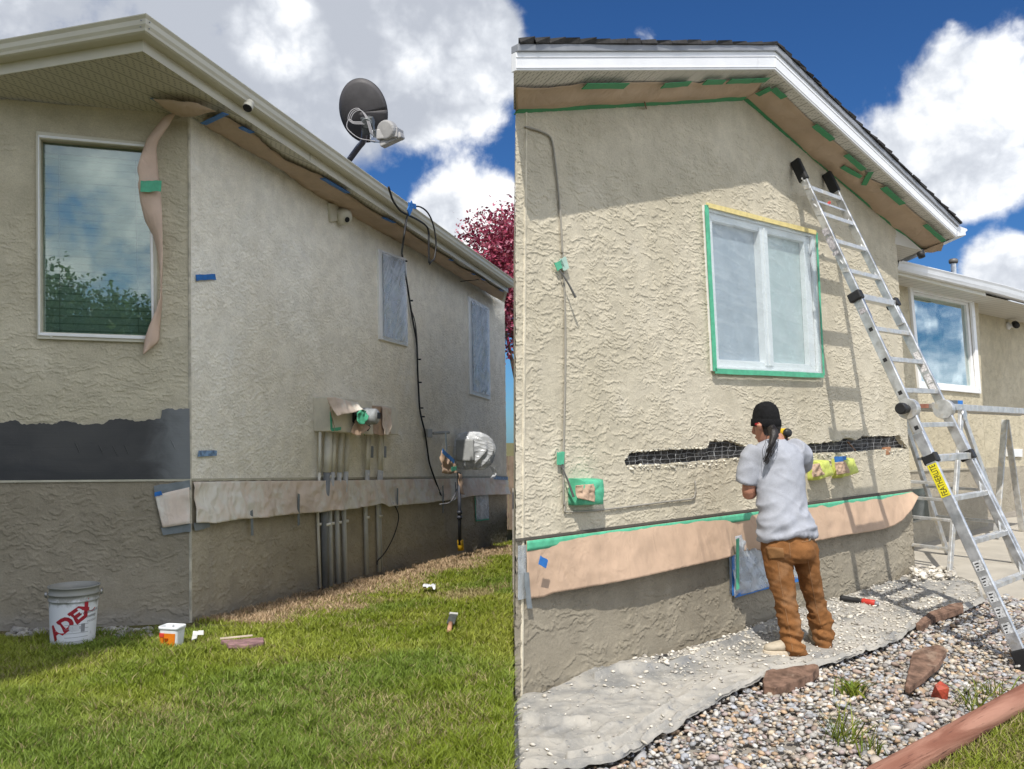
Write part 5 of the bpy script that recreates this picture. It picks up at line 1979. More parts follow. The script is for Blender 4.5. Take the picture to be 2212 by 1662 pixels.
    for p in P[1:]: p.z = zc
    P = [hit(HP, p) for p in pts(R2, (845, 1548), (1020, 1590), (930, 1630), (848, 1668))]
    m = MB()
    m.add(P, [(0, 1, 2, 3)])
    m.add([hit(RW, tr), r_in, P[1], P[0]], [(0, 1, 2, 3)])
    m.add([r_in, r_o, P[1]], [(0, 1, 2)])
    m.done("soffit", corrugated("narrow_soffit_boards", (P[1] - P[0]).cross(ZUP), (.62, .60, .55), .055, False), H)
    m = MB()
    m.tube([P[3], P[2], P[1]], .012, 6)
    m.done("eave_trim", GRAYMET, H)
    g0 = hit(RO, R2(1228, 1500))
    m = MB()
    pr = pts(R2, (1228, 1444), (1240, 1434), (1290, 1452), (1298, 1462), (1284, 1474), (1286, 1494), (1232, 1502))
    m.prism([hit(RO, p) + o * .012 for p in pr], BACK * 2.5)
    m.done("gutter", WHITE, H, bevel=.003)
    m = MB()
    m.lathe([(0, .04), (.03, .035), (.035, -.02), (0, -.03)], hit(RO, R2(1008, 1605)) - ZUP * .01, (-ZUP + o * .3), 14)
    m.done("eave_light", BLACK, H, smooth=True)
    # window: frame, sash, panes
    fr_ = frame_ring(MB(), RW, win, wi, -.03, .022).done("window", VINYL, H, bevel=.004)
    gi = inset(win, .085, .075)
    frame_ring(MB(), RW, wi, gi, -.045, .0).done("frame", VINYL, fr_, bevel=.004)
    mq = [quad_in(win, p) for p in ((.505, .05), (.575, .05), (.575, .95), (.505, .95))]
    mm = MB().slab(RW, mq, -.05, .012)
    mm.slab(RW, [quad_in(win, p) for p in ((.53, .05), (.55, .05), (.55, .95), (.53, .95))], .010, .020)
    mm.done("mullion", VINYL, fr_, bevel=.003)
    MB().slab(RW, [quad_in(win, p) for p in ((.08, .06), (.51, .06), (.51, .94), (.08, .94))], -.052, -.046).done("pane", GLASS_P, fr_)
    MB().slab(RW, [quad_in(win, p) for p in ((.57, .06), (.92, .06), (.92, .94), (.57, .94))], -.052, -.046).done("pane", GLASS_G, fr_)
    b = frame_ring(MB(), RW, bwin, inset(bwin, .06, .1), -.11, -.04).done("window", VINYL, H)
    MB().slab(RW, inset(bwin, .06, .1), -.1, -.09).done("pane", GLASS_P, b)
    return H


def right_wing():
    H = thing("house_wing", hit(RX, (1990, 1172)), "recessed stucco wing with an unmasked blinds window and white gutter, behind the ladder", "house")
    q = pts(R4, (922, 252), (1330, 337), (1378, 940), (985, 905))
    qi = inset(q, .045, .05)
    topl, topr = (1925, 583), (2112, 628)
    wall_sheet(RX, [topl, topr, (2129, 1013), (1925, 1021)], [qi], .09).done("wall", STU_X, H)
    wall_sheet(RX, [(1925, 1021), (2129, 1013), (2136, 1150), (1925, 1190)]).done("foundation", FND_R, H)
    RX2 = shift(RX, -.35)
    a, b = hit(RX, topr), hit(RX, (2136, 1152))
    m = MB()
    wall_sheet(RX2, [(2090, 620), (2300, 690), (2300, 1002), (2090, 1013)]).done("wall", STU_X, H)
    wall_sheet(RX2, [(2090, 1013), (2300, 1002), (2300, 1115), (2090, 1160)]).done("foundation", FND_R, H)
    m.add([a, b, b - RX[1] * .36, a - RX[1] * .36], [(0, 1, 2, 3)])
    m.done("wall", STU_X, H)
    MB().slab(RX, [(1925, 1017), (2129, 1009), (2129, 1013), (1925, 1021)], -.006, .016).done("drip_flashing", plain("wing_stop_bead", (.45, .41, .32), .7), H)
    # eave
    E1 = shift(RX, .38)
    m = MB()
    gt = pts(R4, (855, 98), (1530, 256), (1920, 372))
    gb = pts(R4, (858, 150), (1452, 292), (1920, 420))
    T3, B3 = [hit(E1, p) for p in gt], [hit(E1, p) for p in gb]
    n = RX[1]
    rows = []
    for t, b_ in zip(T3, B3):
        h = (t - b_)
        rows.append([b_ - n * .10, b_, b_ + n * .012 + h * .35, b_ + n * .02 + h * .75, t + n * .03, t + n * .03 + ZUP * .008, t - n * .1])
    m.grid(rows)
    m.done("gutter", WHITE, H)
    m = MB()
    m.slab(E1, [gb[0], gb[1], (gb[1][0], gb[1][1] + 9), (gb[0][0], gb[0][1] + 7)], -.1, -.06)
    m.done("fascia", TRIM, H)
    so_ = [hit(E1, gb[0]) - n * .06 - ZUP * .02, hit(E1, gb[2]) - n * .06 - ZUP * .02]
    w0, w1 = hit(RX2, (1925, 590)), hit(RX2, (2300, 700))
    w0.z, w1.z = so_[0].z, so_[1].z
    m = MB()
    m.add([so_[0], so_[1], w1 - n * .1, w0 - n * .1], [(0, 1, 2, 3)])
    m.done("soffit", corrugated("plain_soffit", uR, (.60, .58, .52), .2, False), H)
    m = MB()
    m.add([T3[0], T3[1], T3[2], T3[2] - n * 3 + ZUP * .6, T3[1] - n * 3 + ZUP * .6, T3[0] - n * 3 + ZUP * .6], [(0, 1, 4, 5), (1, 2, 3, 4)])
    m.done("roof", SHINGLE, H)
    fr = frame_ring(MB(), RX, q, qi, -.03, .03).done("window", VINYL, H, bevel=.005)
    frame_ring(MB(), RX, qi, inset(q, .08, .075), -.05, -.01).done("frame", VINYL, fr)
    MB().slab(RX, qi, -.045, -.04).done("pane", GLASS_X, fr)
    MB().slab(RX, qi, -.088, -.075).done("blind", BLIND_X, fr)
    m = MB()
    for t in (.3, .56, .86):
        a_, b_ = quad_in(qi, (t, .02)), quad_in(qi, (t, .98))
        m.tube([hit(RX, a_) - RX[1] * .068, hit(RX, b_) - RX[1] * .068], .004, 5)
    m.done("blind_cord", VINYL, fr)
    w = pts(R6, (870, 5), (975, 0), (1000, 165), (890, 190))
    w[0], w[1] = (w[0][0], w[0][1] - 10), (w[1][0], w[1][1] - 12)
    fr = MB().slab(RX, w, 0, .02).done("window", plain("basement_frame", (.3, .28, .23), .6), H)
    MB().slab(RX, inset(w, .06, .06), .01, .024).done("pane", GLASS_D, fr)
    m = MB()
    c = hit(RX2, R4(1555, 510))
    m.lathe([(0, .0), (.055, .0), (.06, .03), (.03, .05), (.03, .1)], c, RX[1], 18)
    k = m.done("wall_light", WHITE, H, smooth=True)
    MB().lathe([(0, .07), (.045, .065), (.05, .02), (.05, -.05), (.02, -.06)], c + RX[1] * .12 + ZUP * .01, (RX[1] + Vector((-.9, 0, -.3))), 18).done("lamp_head", BLACK, k, smooth=True)
    MB().slab(RX2, pts(R4, (1540, 1290), (1640, 1290), (1640, 1340), (1545, 1338)), 0, .03).done("outlet_cover", VINYL, H, bevel=.004)
    # vent stack on the wing's roof
    base = hit(shift(RX, -1.2), R4(1217, 190))
    k = base.y / F * A_
    m = MB()
    m.lathe([(17 * k, -.5), (17 * k, 78 * k)], base, ZUP, 20)
    t = thing("vent_stack", base, "grey metal vent stack with a cap above the wing roof", "vent")
    m.done("pipe", ALU, t, smooth=True)
    MB().lathe([(0, 80 * k), (24 * k, 78 * k), (28 * k, 88 * k), (28 * k, 100 * k), (20 * k, 108 * k), (0, 112 * k)], base, ZUP, 22).done("cap", plain("dark_vent_cap", (.16, .15, .14), .5, .3), t, smooth=True)
    return H


def right_masking():
    n = RW[1]
    # paper along both soffits
    def soffit_paper(pl, inner, outer, seed, label):
        r = thing("masking_paper", hit(pl, inner[len(inner) // 2]), label, "masking paper")
        a, b = resample(inner, 80), resample(outer, 80)
        G = []
        for j in range(12):
            v = j / 11
            row = []
            for i in range(80):
                p = a[i].lerp(b[i], v)
                q = hit(pl, (p.x, p.y))
                row.append(q + pl[1] * (.010 + .030 * fold(q, seed, 1.4) * sin(pi * min(v * 1.3, 1)) + .010 * fold(q, seed + 1, 4) * v))
            G.append(row)
        MB().grid(G).done("sheet", PAPER_D, r, smooth=True, solid=.0012)
        return r
    r = soffit_paper(SRL, [ext(0, R1(70, 700), R1(1497, 622), LXL + 2), R1(700, 660), R1(1200, 634), R1(1497, 622)], [ext(0, R1(70, 540), R1(250, 543), LXL + 2)] + pts(R1, (150, 543), (250, 543), (380, 528), (470, 514), (740, 512), (900, 510), (1000, 511), (1140, 508), (1200, 516), (1250, 508), (1400, 495), (1640, 486)), 51, "brown masking paper under the long left soffit of the gable")
    for p, q in (((470, 512), (735, 512)), ((965, 514), (1140, 500)), ((1228, 494), (1358, 493)), ((1385, 488), (1535, 486)), ((1545, 484), (1632, 481))):
        strip(SRL, R1(*p), R1(*q), .052, .005, .03).done("tape", GREEN_D, r)
    strip(SRL, ext(0, R1(70, 690), R1(1495, 612), LXL + 2), R1(1495, 612), .05, .004, .012).done("tape", GREEN_D, r)
    strip(SRL, R1(850, 618), R1(860, 655), .006, .01, .03).done("staple", plain("rust_wire", (.2, .1, .05), .7), r)
    r = soffit_paper(SRR, pts(R1, (1497, 622),) + pts(R2, (0, 712), (250, 960), (520, 1175), (800, 1440), (1020, 1588)), pts(R1, (1510, 590), (1570, 555)) + pts(R2, (0, 560), (70, 560), (140, 590), (240, 690), (330, 775), (450, 880), (530, 950), (640, 1060), (690, 1130), (770, 1165), (890, 1275), (1000, 1370), (1060, 1420), (1140, 1500), (1152, 1540), (1136, 1584)), 57, "brown masking paper under the steep right soffit of the gable, above the ladder")
    for p, q, w in (((72, 535), (136, 592), .05), ((330, 768), (445, 862), .05), ((532, 956), (642, 1052), .05), ((505, 1032), (628, 1100), .045), ((690, 1064), (642, 1148), .05), ((768, 1166), (888, 1270), .055), ((1032, 1402), (1150, 1506), .045)):
        strip(SRR, R2(*p), R2(*q), w, .005, .034).done("tape", GREEN_D, r)
    strip(SRR, R1(1575, 575), R1(1662, 535), .05, .005, .034).done("tape", GREEN_D, r)
    m = strip(SRR, R1(1502, 620), R2(400, 1075), .045, .004, .012)
    m.done("tape", GREEN_D, r)
    strip(SRR, R2(400, 1075), R2(1015, 1584), .045, .004, .012).done("tape", GREEN_D, r)
    # skirt over the base wall
    r = thing("masking_paper_skirt", hit(RW, (1500, 1150)), "long brown paper skirt taped in green along the gable wall, behind the worker", "masking paper")
    wl = LXL + 22
    top = [(wl, 1168), (1300, 1147), (1500, 1121.5), (1700, 1096), (1965, 1062)]
    bot = pts(R5, (108, 640), (180, 628), (235, 600), (500, 548), (750, 495), (1000, 440), (1200, 400), (1320, 368), (1420, 355)) + [(1700, 1175)] + pts(R6, (320, 282), (450, 258), (600, 235), (700, 214), (740, 200), (790, 165), (840, 105), (880, 28))
    bot[0] = (wl, 1293)
    def lift(u, v): return .10 * v * max(0, sin(min(u * 3.2, 1) * pi * .5)) * (1 - .55 * u) + .02 * v * v * max(0, (u - .78) / .22) - .09 * math.exp(-((u - .55) / .035) ** 2) * v
    drape("skirt", RW, top, bot, PAPER, r, 220, 24, .02, .010, .0, 4.2, 61, .3, lift)
    tb = [(x, y + (24 if x < 1400 else 17)) for x, y in top]
    tb = [ext(0, (1121 + 10, 1190), (1963, 1075), x) for x, y in top]
    tm = drape("tape", RW, top, tb, GREEN, r, 120, 4, .026, .002, .0, 4, 62, .3)
    strip(shift(RW, .075), R5(160, 405), R5(208, 432), .045, .004, .03).done("tape", BLUE, r)
    strip(shift(RW, .03), R5(1334, 275), R5(1334, 585), .036, .004, .05).done("tape", GREEN, r)
    strip(RW, R5(82, 485), R5(102, 690), .035, .006, .03).done("tape", DUCT, r)
    # basement window plastic
    q = [(1574, 1160), (1716, 1128), (1720, 1246), (1575, 1288)]
    o = drape("plastic_sheet", RW, [q[0], q[1]], [q[3], q[2]], FILM_B, None, 60, 40, .012, .03, .015, 4, 66, .6)
    tag(o, "crumpled plastic over the basement window with blue tape below, behind the worker's legs", "plastic sheet")
    strip(RW, R5(1336, 615), R5(1568, 552), .04, .005, .03).done("tape", BLUE, o)
    strip(RW, R5(1562, 553), M_(465, 1100), .04, .005, .03).done("tape", BLUE, o)
    strip(RW, R5(1325, 380), R5(1330, 620), .03, .005, .022).done("tape", BLUE, o)
    # big window plastic with its tape border
    win = WIN_R
    o = drape("plastic_sheet", RW, [win[0], win[1]], [win[3], win[2]], FILM_R, None, 60, 60, .030, .008, .003, 2.6, 68, .7)
    tag(o, "clear plastic stretched over the sliding window, taped green at the sides and bottom", "plastic sheet")
    def edge(i, j, w, mt, s0=.0):
        m = strip(RW, win[i], win[j], w, .006, .030)
        m.done("tape", mt, o)
    edge(0, 3, .044, GREEN)
    edge(3, 2, .038, GREEN)
    edge(0, 1, .035, YELTAPE)
    edge(1, 2, .022, GREEN)
    # outlet boxes in tape and paper
    for q, t1, t2, lab, inner, bl in ((pts(R3, (384, 1475), (540, 1475), (542, 1640), (382, 1645)), GREEN, PAPER, "outlet box wrapped in bright green tape with crumpled paper", pts(R3, (415, 1520), (530, 1510), (535, 1625), (425, 1600)), False),
                                      (pts(R4, (285, 1368), (360, 1358), (392, 1455), (290, 1488)), LIME, PAPER, "outlet box wrapped in yellow tape and paper, beside the worker's shoulder", pts(R4, (298, 1388), (352, 1380), (382, 1452), (304, 1470)), False),
                                      (pts(R4, (440, 1352), (522, 1345), (553, 1440), (443, 1474)), LIME, PAPER, "outlet box in yellow tape with a blue strip along its top edge", pts(R4, (446, 1375), (518, 1368), (545, 1440), (455, 1455)), True)):
        c = hit(RW, quad_in(q, (.5, .5)))
        r = thing("covered_outlet", c, lab, "outlet box", "taped over outlet boxes on the wall")
        m = MB()
        G = []
        for rr_, h in ((1.0, 0), (1.0, .035), (.94, .085), (.80, .10), (.4, .10), (.0, .10)):
            row = []
            for k in range(25):
                t = k / 24 * 4
                i = int(t) % 4
                p = Vector(q[i]).lerp(Vector(q[(i + 1) % 4]), t - int(t))
                cc = quad_in(q, (.5, .5))
                p = (cc[0] + (p.x - cc[0]) * rr_, cc[1] + (p.y - cc[1]) * rr_)
                x = hit(RW, p)
                row.append(x + n * (h + .012 * fold(x, 71, 12) * (h > 0)))
            G.append(row)
        m.grid(G)
        m.done("tape_wrap", t1, r, smooth=True)
        drape("paper", shift(RW, .095), [inner[0], inner[1]], [inner[3], inner[2]], t2, r, 20, 16, .008, .022, .0, 14, 73 + len(lab), .9)
        if bl: strip(shift(RW, .08), R4(445, 1356), R4(520, 1350), .045, .004, .012).done("tape", BLUE, r)
    # low-voltage wire and its tape tags
    P = [hit(RW, p) + n * .014 for p in [ext(0, R1(70, 805), R1(180, 835), LXL + 22)] + pts(R1, (110, 812), (180, 832), (240, 858), (265, 890), (280, 960), (293, 1060), (306, 1180), (318, 1320), (326, 1420), (334, 1600)) + pts(R3, (338, 60), (348, 300), (352, 500), (352, 800), (346, 1100), (342, 1300), (340, 1450), (344, 1640)) + pts(R5, (332, 60), (330, 112), (345, 122), (480, 116), (620, 102), (760, 84), (900, 66), (1040, 50), (1095, 42), (1108, 25), (1110, 5)) + pts(R3, (1180, 1560), (1176, 1490))]
    o = tag(MB().tube(catmull(P, 4), .0065, 6).done("wall_wire", plain("grey_wire", (.30, .28, .24), .6), smooth=True), "thin grey wire looping down the left of the gable wall", "wire")
    for a, b, w in (((296, 138), (345, 112), .05), ((330, 122), (372, 108), .075)):
        strip(shift(RW, .02), R3(*a), R3(*b), w, .004, .0).done("tape", GREEN if a[0] < 300 else plain("pale_green_tape", (.42, .58, .50), .5), o)
    strip(shift(RW, .02), R3(308, 1352), R3(346, 1348), .075, .004, .0).done("tape", GREEN, o)
    m = MB()
    for P in (((298, 140), (318, 190), (345, 260), (370, 340)), ((312, 1368), (325, 1430), (340, 1500), (356, 1590))):
        Q = [hit(RW, R3(*p)) + n * (.02 + .02 * i) for i, p in enumerate(P)]
        m.tube(Q, [.004, .005, .006, .008], 6)
    m.done("loose_end", plain("grey_tie", (.10, .10, .095), .6), o)


def M_(x, y): return MN(x, y)


# ------------------------------------------------------------------ right yard
def t_on(a, b, p):
    """fraction along a-b that shows nearest to a picture point"""
    best = (1e9, 0)
    for i in range(401):
        t = i / 400
        q = a.lerp(b, t) - EYE
        y = cos(TILT) * q.y + sin(TILT) * q.z
        z = -sin(TILT) * q.y + cos(TILT) * q.z
        d = (1106 + F * q.x / y - p[0]) ** 2 + (831 - F * z / y - p[1]) ** 2
        best = min(best, (d, t))
    return best[1]


def ladder():
    la = Vector((2.334, 6.960, 3.80))
    lb = Vector((3.314, 5.664, 0))
    lb.z = gz(GR, lb.x, lb.y)
    ra, rb = la + uR * .578, lb + uR * .662
    rb.z = gz(GR, rb.x, rb.y)
    r = thing("ladder", lb, "tall scuffed aluminium multi-position ladder leaning on the gable wall, yellow label on its left rail", "ladder")
    L = lambda t: la.lerp(lb, t)
    R = lambda t: ra.lerp(rb, t)
    dr = (lb - la).normalized()
    dp = dr.cross(uR).normalized()          # out of the ladder's plane
    if dp.dot(nR) < 0: dp = -dp
    tb1, th, tb2 = t_on(la, lb, (1850, 641)), t_on(la, lb, (1948, 892)), t_on(la, lb, (2017, 991))
    for P, s in ((L, 1), (R, -1)):
        m = MB()
        m.bar(P(.0) + uR * (.03 * s), P(tb1 + .05) + uR * (.03 * s), .026, .062, dp)
        m.bar(P(tb2 - .05) + uR * (-.028 * s), P(1) + uR * (-.03 * s), .03, .078, dp)
        m.bar(P(tb1) + uR * 0, P(th - .012), .028, .074, dp)
        m.bar(P(th + .012), P(tb2 + .01), .028, .074, dp)
        m.bar(P(tb2), P(.97), .022, .055, dp)
        m.done("rail", ALU, r, bevel=.006)
        m = MB()
        m.bar(P(-.022) + uR * (.03 * s), P(.03) + uR * (.03 * s), .045, .085, dp)
        m.done("rubber_tip", BLACK, r, bevel=.012)
        m = MB()
        m.bar(P(.975) + uR * (-.03 * s), P(1.012) + uR * (-.03 * s), .05, .10, dp)
        m.done("rubber_foot", BLACK, r, bevel=.01)
        m = MB()
        m.lathe([(0, .04), (.07, .04), (.075, .03), (.075, -.03), (0, -.03)], P(th), uR, 24)
        m.done("hinge", ALU_P, r, bevel=.003)
        m = MB()
        m.lathe([(0, .14), (.036, .14), (.042, .13), (.042, .09), (.03, .085), (.03, .02)], P(th), uR * -s, 20)
        m.done("hinge_knob", BLACK, r, bevel=.003)
    def rung(p, name="rung", w=.032, h=.05, mat=ALU_P, o=0.0, brace=0):
        t = t_on(la, lb, p)
        a, b = L(t) + uR * .01, R(t) - uR * .01
        m = MB()
        up = (ZUP * .6 + dp * .4).normalized()
        m.bar(a, b, h, w, ZUP)
        for k in (-1, 0, 1): m.bar(a + ZUP * (w / 2 + .001) + nR * (k * h * .3), b + ZUP * (w / 2 + .001) + nR * (k * h * .3), .005, .004, ZUP)
        if brace:
            for q, s in ((a, 1), (b, -1)):
                m.bar(q + dr * (-.09) + uR * (-.01 * s), q + uR * (.07 * s), .022, .008, dp)
        return m.done(name, mat, r, bevel=.004)
    for p, br in (((1736, 407), 1), ((1765, 463), 1), ((1795.6, 518), 1), ((1831, 580), 1), ((1882.5, 710), 0), ((1915, 776), 0), ((1945.5, 844), 0), ((1981, 919), 0), ((2060, 1073), 1), ((2102, 1170), 1), ((2142, 1267), 1), ((2186, 1378), 1), ((2235, 1500), 1)):
        rung(p, brace=br)
    t = t_on(la, lb, (1748, 432))
    m = MB()
    m.bar(L(t), R(t), .012, .014)
    m.done("spreader_bar", ALU, r)
    MB().bar(L(t).lerp(R(t), .45), L(t).lerp(R(t), .52) + ZUP * .03, .012, .02).done("red_lever", RED, r)
    for p in ((1850, 641), (2017, 991)):
        k = rung(p, "step", .045, .075)
        t = t_on(la, lb, p)
        for q, s in ((L(t), -1), (R(t), 1)):
            MB().box(q + uR * (.012 * s), uR * .032, dp * .052, dr * .036).done("lock_bracket", BLACK, k, bevel=.01)
    # holes and stickers on the outer face of the left rail
    for p in ((1889, 709), (1919, 776), (1951, 847), (1986, 921)):
        c = L(t_on(la, lb, p)) - uR * .0145
        MB().box(c, dr * .014, dp * .014, uR * .002).done("lock_hole", BLACK, r)
    worn = plain("worn_sticker", (.38, .36, .37), .6, 0, .5, 60)
    for t0, t1, w in ((.15, .165, .05), (.172, .2, .05), (.205, .212, .05), (.335, .345, .05)):
        MB().prism([L(t0) - uR * .0155 - dp * w / 2, L(t1) - uR * .0155 - dp * w / 2, L(t1) - uR * .0155 + dp * w / 2, L(t0) - uR * .0155 + dp * w / 2], uR * .001).done("sticker", worn, r)
    pale = plain("pale_sticker", (.55, .56, .57), .6, 0, .35, 80)
    ss = [tb2 + .185 + i * .026 for i in range(5)]
    for t0 in ss:
        sk = MB().prism([L(t0) - uR * .0465 - dp * .026, L(t0 + .017) - uR * .0465 - dp * .026, L(t0 + .017) - uR * .0465 + dp * .026, L(t0) - uR * .0465 + dp * .026], uR * .001).done("sticker", pale, r)
        m = MB()
        for k in range(3): m.prism([L(t0 + .003 + k * .005) - uR * .0475 - dp * .018, L(t0 + .005 + k * .005) - uR * .0475 - dp * .018, L(t0 + .005 + k * .005) - uR * .0475 + dp * (.010 - .008 * k), L(t0 + .003 + k * .005) - uR * .0475 + dp * (.010 - .008 * k)], uR * .001)
        m.done("print", LETTER, sk)
    # yellow label with its name
    t0, t1 = t_on(la, lb, (2013, 1006)), t_on(la, lb, (2046, 1074))
    o = -uR * .0445
    a, b = L(t1) + o, L(t0) + o
    w = .066
    m = MB()
    m.prism([a - dp * w / 2, b - dp * w / 2, b + dp * w / 2, a + dp * w / 2], -uR * .003)
    lab = m.done("label", YLABEL, r)
    v, f = text_mesh("FEATHERLITE", 1.0)
    x1 = max(p.x for p in v)
    y1 = max(p.y for p in v)
    ln = (b - a).length
    sx, sy = ln * .94 / x1, w * .62 / y1
    d = (b - a).normalized()
    # reads upward along the rail
    side = -d.cross(-uR)
    if side.dot(dp) > 0: side = side
    cross_up = (-uR).cross(d)
    MB().add([a + d * (ln * .03 + p.x * sx) + cross_up * ((p.y - y1 / 2) * sy) - uR * .0042 for p in v], f).done("lettering", LETTER, lab)
    # stickers on the inside of the right rail
    wst = plain("white_sticker", (.62, .60, .60), .6, 0, .4, 90)
    for t0 in (.42, .445, .47, .49):
        MB().prism([R(t0) - uR * .016 - dp * .022, R(t0 + .018) - uR * .016 - dp * .022, R(t0 + .018) - uR * .016 + dp * .022, R(t0) - uR * .016 + dp * .022], uR * .001).done("sticker", wst, r)


def trestle():
    T0 = at((2078, 897), 8.45)
    gl = hit(GR, (2050, 1257))
    gr = hit(GR, (2192, 1216))
    w = -nR * .58
    r = thing("trestle_ladder", gl, "paint-spattered aluminium trestle ladder standing behind the leaning ladder, carrying a plank", "trestle")
    for foot, o in ((gl, -.02), (gr, .02)):
        tops = [T0 + uR * o, T0 + uR * o + w]
        feet = [foot, foot + w * 1.15]
        for q in feet: q.z = gz(GR, q.x, q.y) + .01
        for a, b in zip(tops, feet):
            MB().bar(a, b, .032, .07, nR.cross(b - a)).done("leg", ALU_P, r, bevel=.005)
        for t in ((.43, .53, .65, .82) if o < 0 else (.3, .5, .72)):
            MB().bar(tops[0].lerp(feet[0], t), tops[1].lerp(feet[1], t), .06 if o < 0 else .04, .028).done("rung", ALU_P, r, bevel=.004)
    m = MB()
    for k in (0, 1):
        c = T0 + w * k
        m.lathe([(0, .03), (.05, .03), (.055, .02), (.055, -.02), (0, -.03)], c, nR, 18)
    m.done("hinge", ALU, r)
    # plank across it
    a, b = T0 - uR * .35 + w * .55 + ZUP * .085, T0 + uR * 3.2 + w * .55 + ZUP * .085
    t = thing("work_plank", a, "long grey aluminium work plank lying level on the trestle", "plank")
    MB().bar(a, b, .36, .045).done("deck", plain("dirty_plank", (.40, .40, .39), .5, .5, .25, 10), t, bevel=.004)
    m = MB()
    for s in (-1, 1): m.bar(a - nR * (.19 * s), b - nR * (.19 * s), .025, .065)
    m.done("side_rail", ALU_P, t, bevel=.004)
    MB().bar(a - uR * .03, a + uR * .12, .3, .04).done("end_cap", plain("worn_red_end", (.32, .14, .10), .7, 0, .3), t)
    c = hit((a + ZUP * .03, ZUP), R4(1308, 1040))
    k = c.y / F * A_
    c = T0 + uR * .24 + w * .4 + ZUP * .11
    m = MB()
    m.lathe([(.03, 0), (.10, 0), (.10, .045), (.03, .045), (.03, 0)], c, ZUP, 26)
    tag(m.done("tape_roll", plain("grey_tape_roll", (.10, .11, .12), .5)), "dark roll of tape lying on the work plank", "tape roll")
    c2 = c + uR * .2
    m = MB()
    m.lathe([(.035, 0), (.075, 0), (.075, .05), (.035, .05), (.035, 0)], c2, ZUP, 26)
    tag(m.done("tape_roll", BLUE), "bright blue roll of tape lying on the work plank", "tape roll")
    # the other end of the plank rests on a second stand out of the picture
    o = T0 + uR * 2.9
    r2 = thing("trestle_ladder", o, "second aluminium trestle under the far end of the plank, beyond the picture", "trestle")
    for s in (-1, 1):
        for k in (0, 1):
            b = o + uR * (.45 * s) + w * k
            b.z = gz(GR, b.x, b.y)
            MB().bar(o + uR * (.02 * s) + w * k, b, .032, .07, nR).done("leg", ALU_P, r2, bevel=.005)


CL_TOP = pts(R5, (34, 1318), (70, 1285), (108, 1262), (160, 1240), (210, 1248), (300, 1208), (400, 1158), (480, 1120), (560, 1088), (650, 1062), (750, 1042), (870, 1020), (1000, 996), (1100, 968), (1200, 935), (1300, 905), (1400, 876), (1569, 800)) + pts(R6, (200, 745), (400, 682), (560, 632), (720, 585), (800, 560), (900, 512), (960, 500))
CL_BOT = pts(R5, (34, 1700), (400, 1690), (640, 1660), (790, 1592), (870, 1522), (1000, 1452), (1090, 1395), (1180, 1332), (1300, 1262), (1400, 1215), (1480, 1180), (1569, 1132)) + pts(R6, (60, 1110), (200, 1092), (330, 1080), (440, 1060), (560, 1018), (680, 968), (780, 938), (860, 888), (930, 832), (1010, 790), (1080, 770), (1200, 738), (1340, 682), (1300, 590), (1180, 545))


def cloth_h(q, u, v):
    h = .012 + .014 * max(0, fold(q, 81, 1.5)) + .005 * fold(q, 82, 4.5)
    h += .02 * max(0, 1 - abs(v - .95 - .02 * sin(u * 14)) / .03)
    w = q + Vector((noise.noise(q * 1.7), noise.noise(q * 1.7 + Vector((5, 5, 5))), 0)) * .25
    h += .013 * max(0, 1 - 9 * abs(noise.noise(Vector((w.x * 1.1 + 4, w.y * 1.6, 2))))) ** 1.3 * (.4 + .6 * (noise.noise(q * .9) > -.05))
    h += .008 * max(0, 1 - 7 * abs(noise.noise(Vector((w.x * 3.1 + 9, w.y * 2.4, 5))))) + .006 * max(0, 1 - 5 * abs(noise.noise(Vector((w.x * 8 + 9, w.y * 7, 5)))))
    s = math.exp(-((v - .16 - .07 * sin(u * 17 + 1)) / .022) ** 2) * (u > .2) * (u < .6)
    s += math.exp(-((v - .80 + .5 * (u - .3)) / .02) ** 2) * (u > .10) * (u < .32)
    s += math.exp(-((v - .45 - 1.5 * (u - .10)) / .03) ** 2) * (u > .02) * (u < .16)
    return h + .035 * s


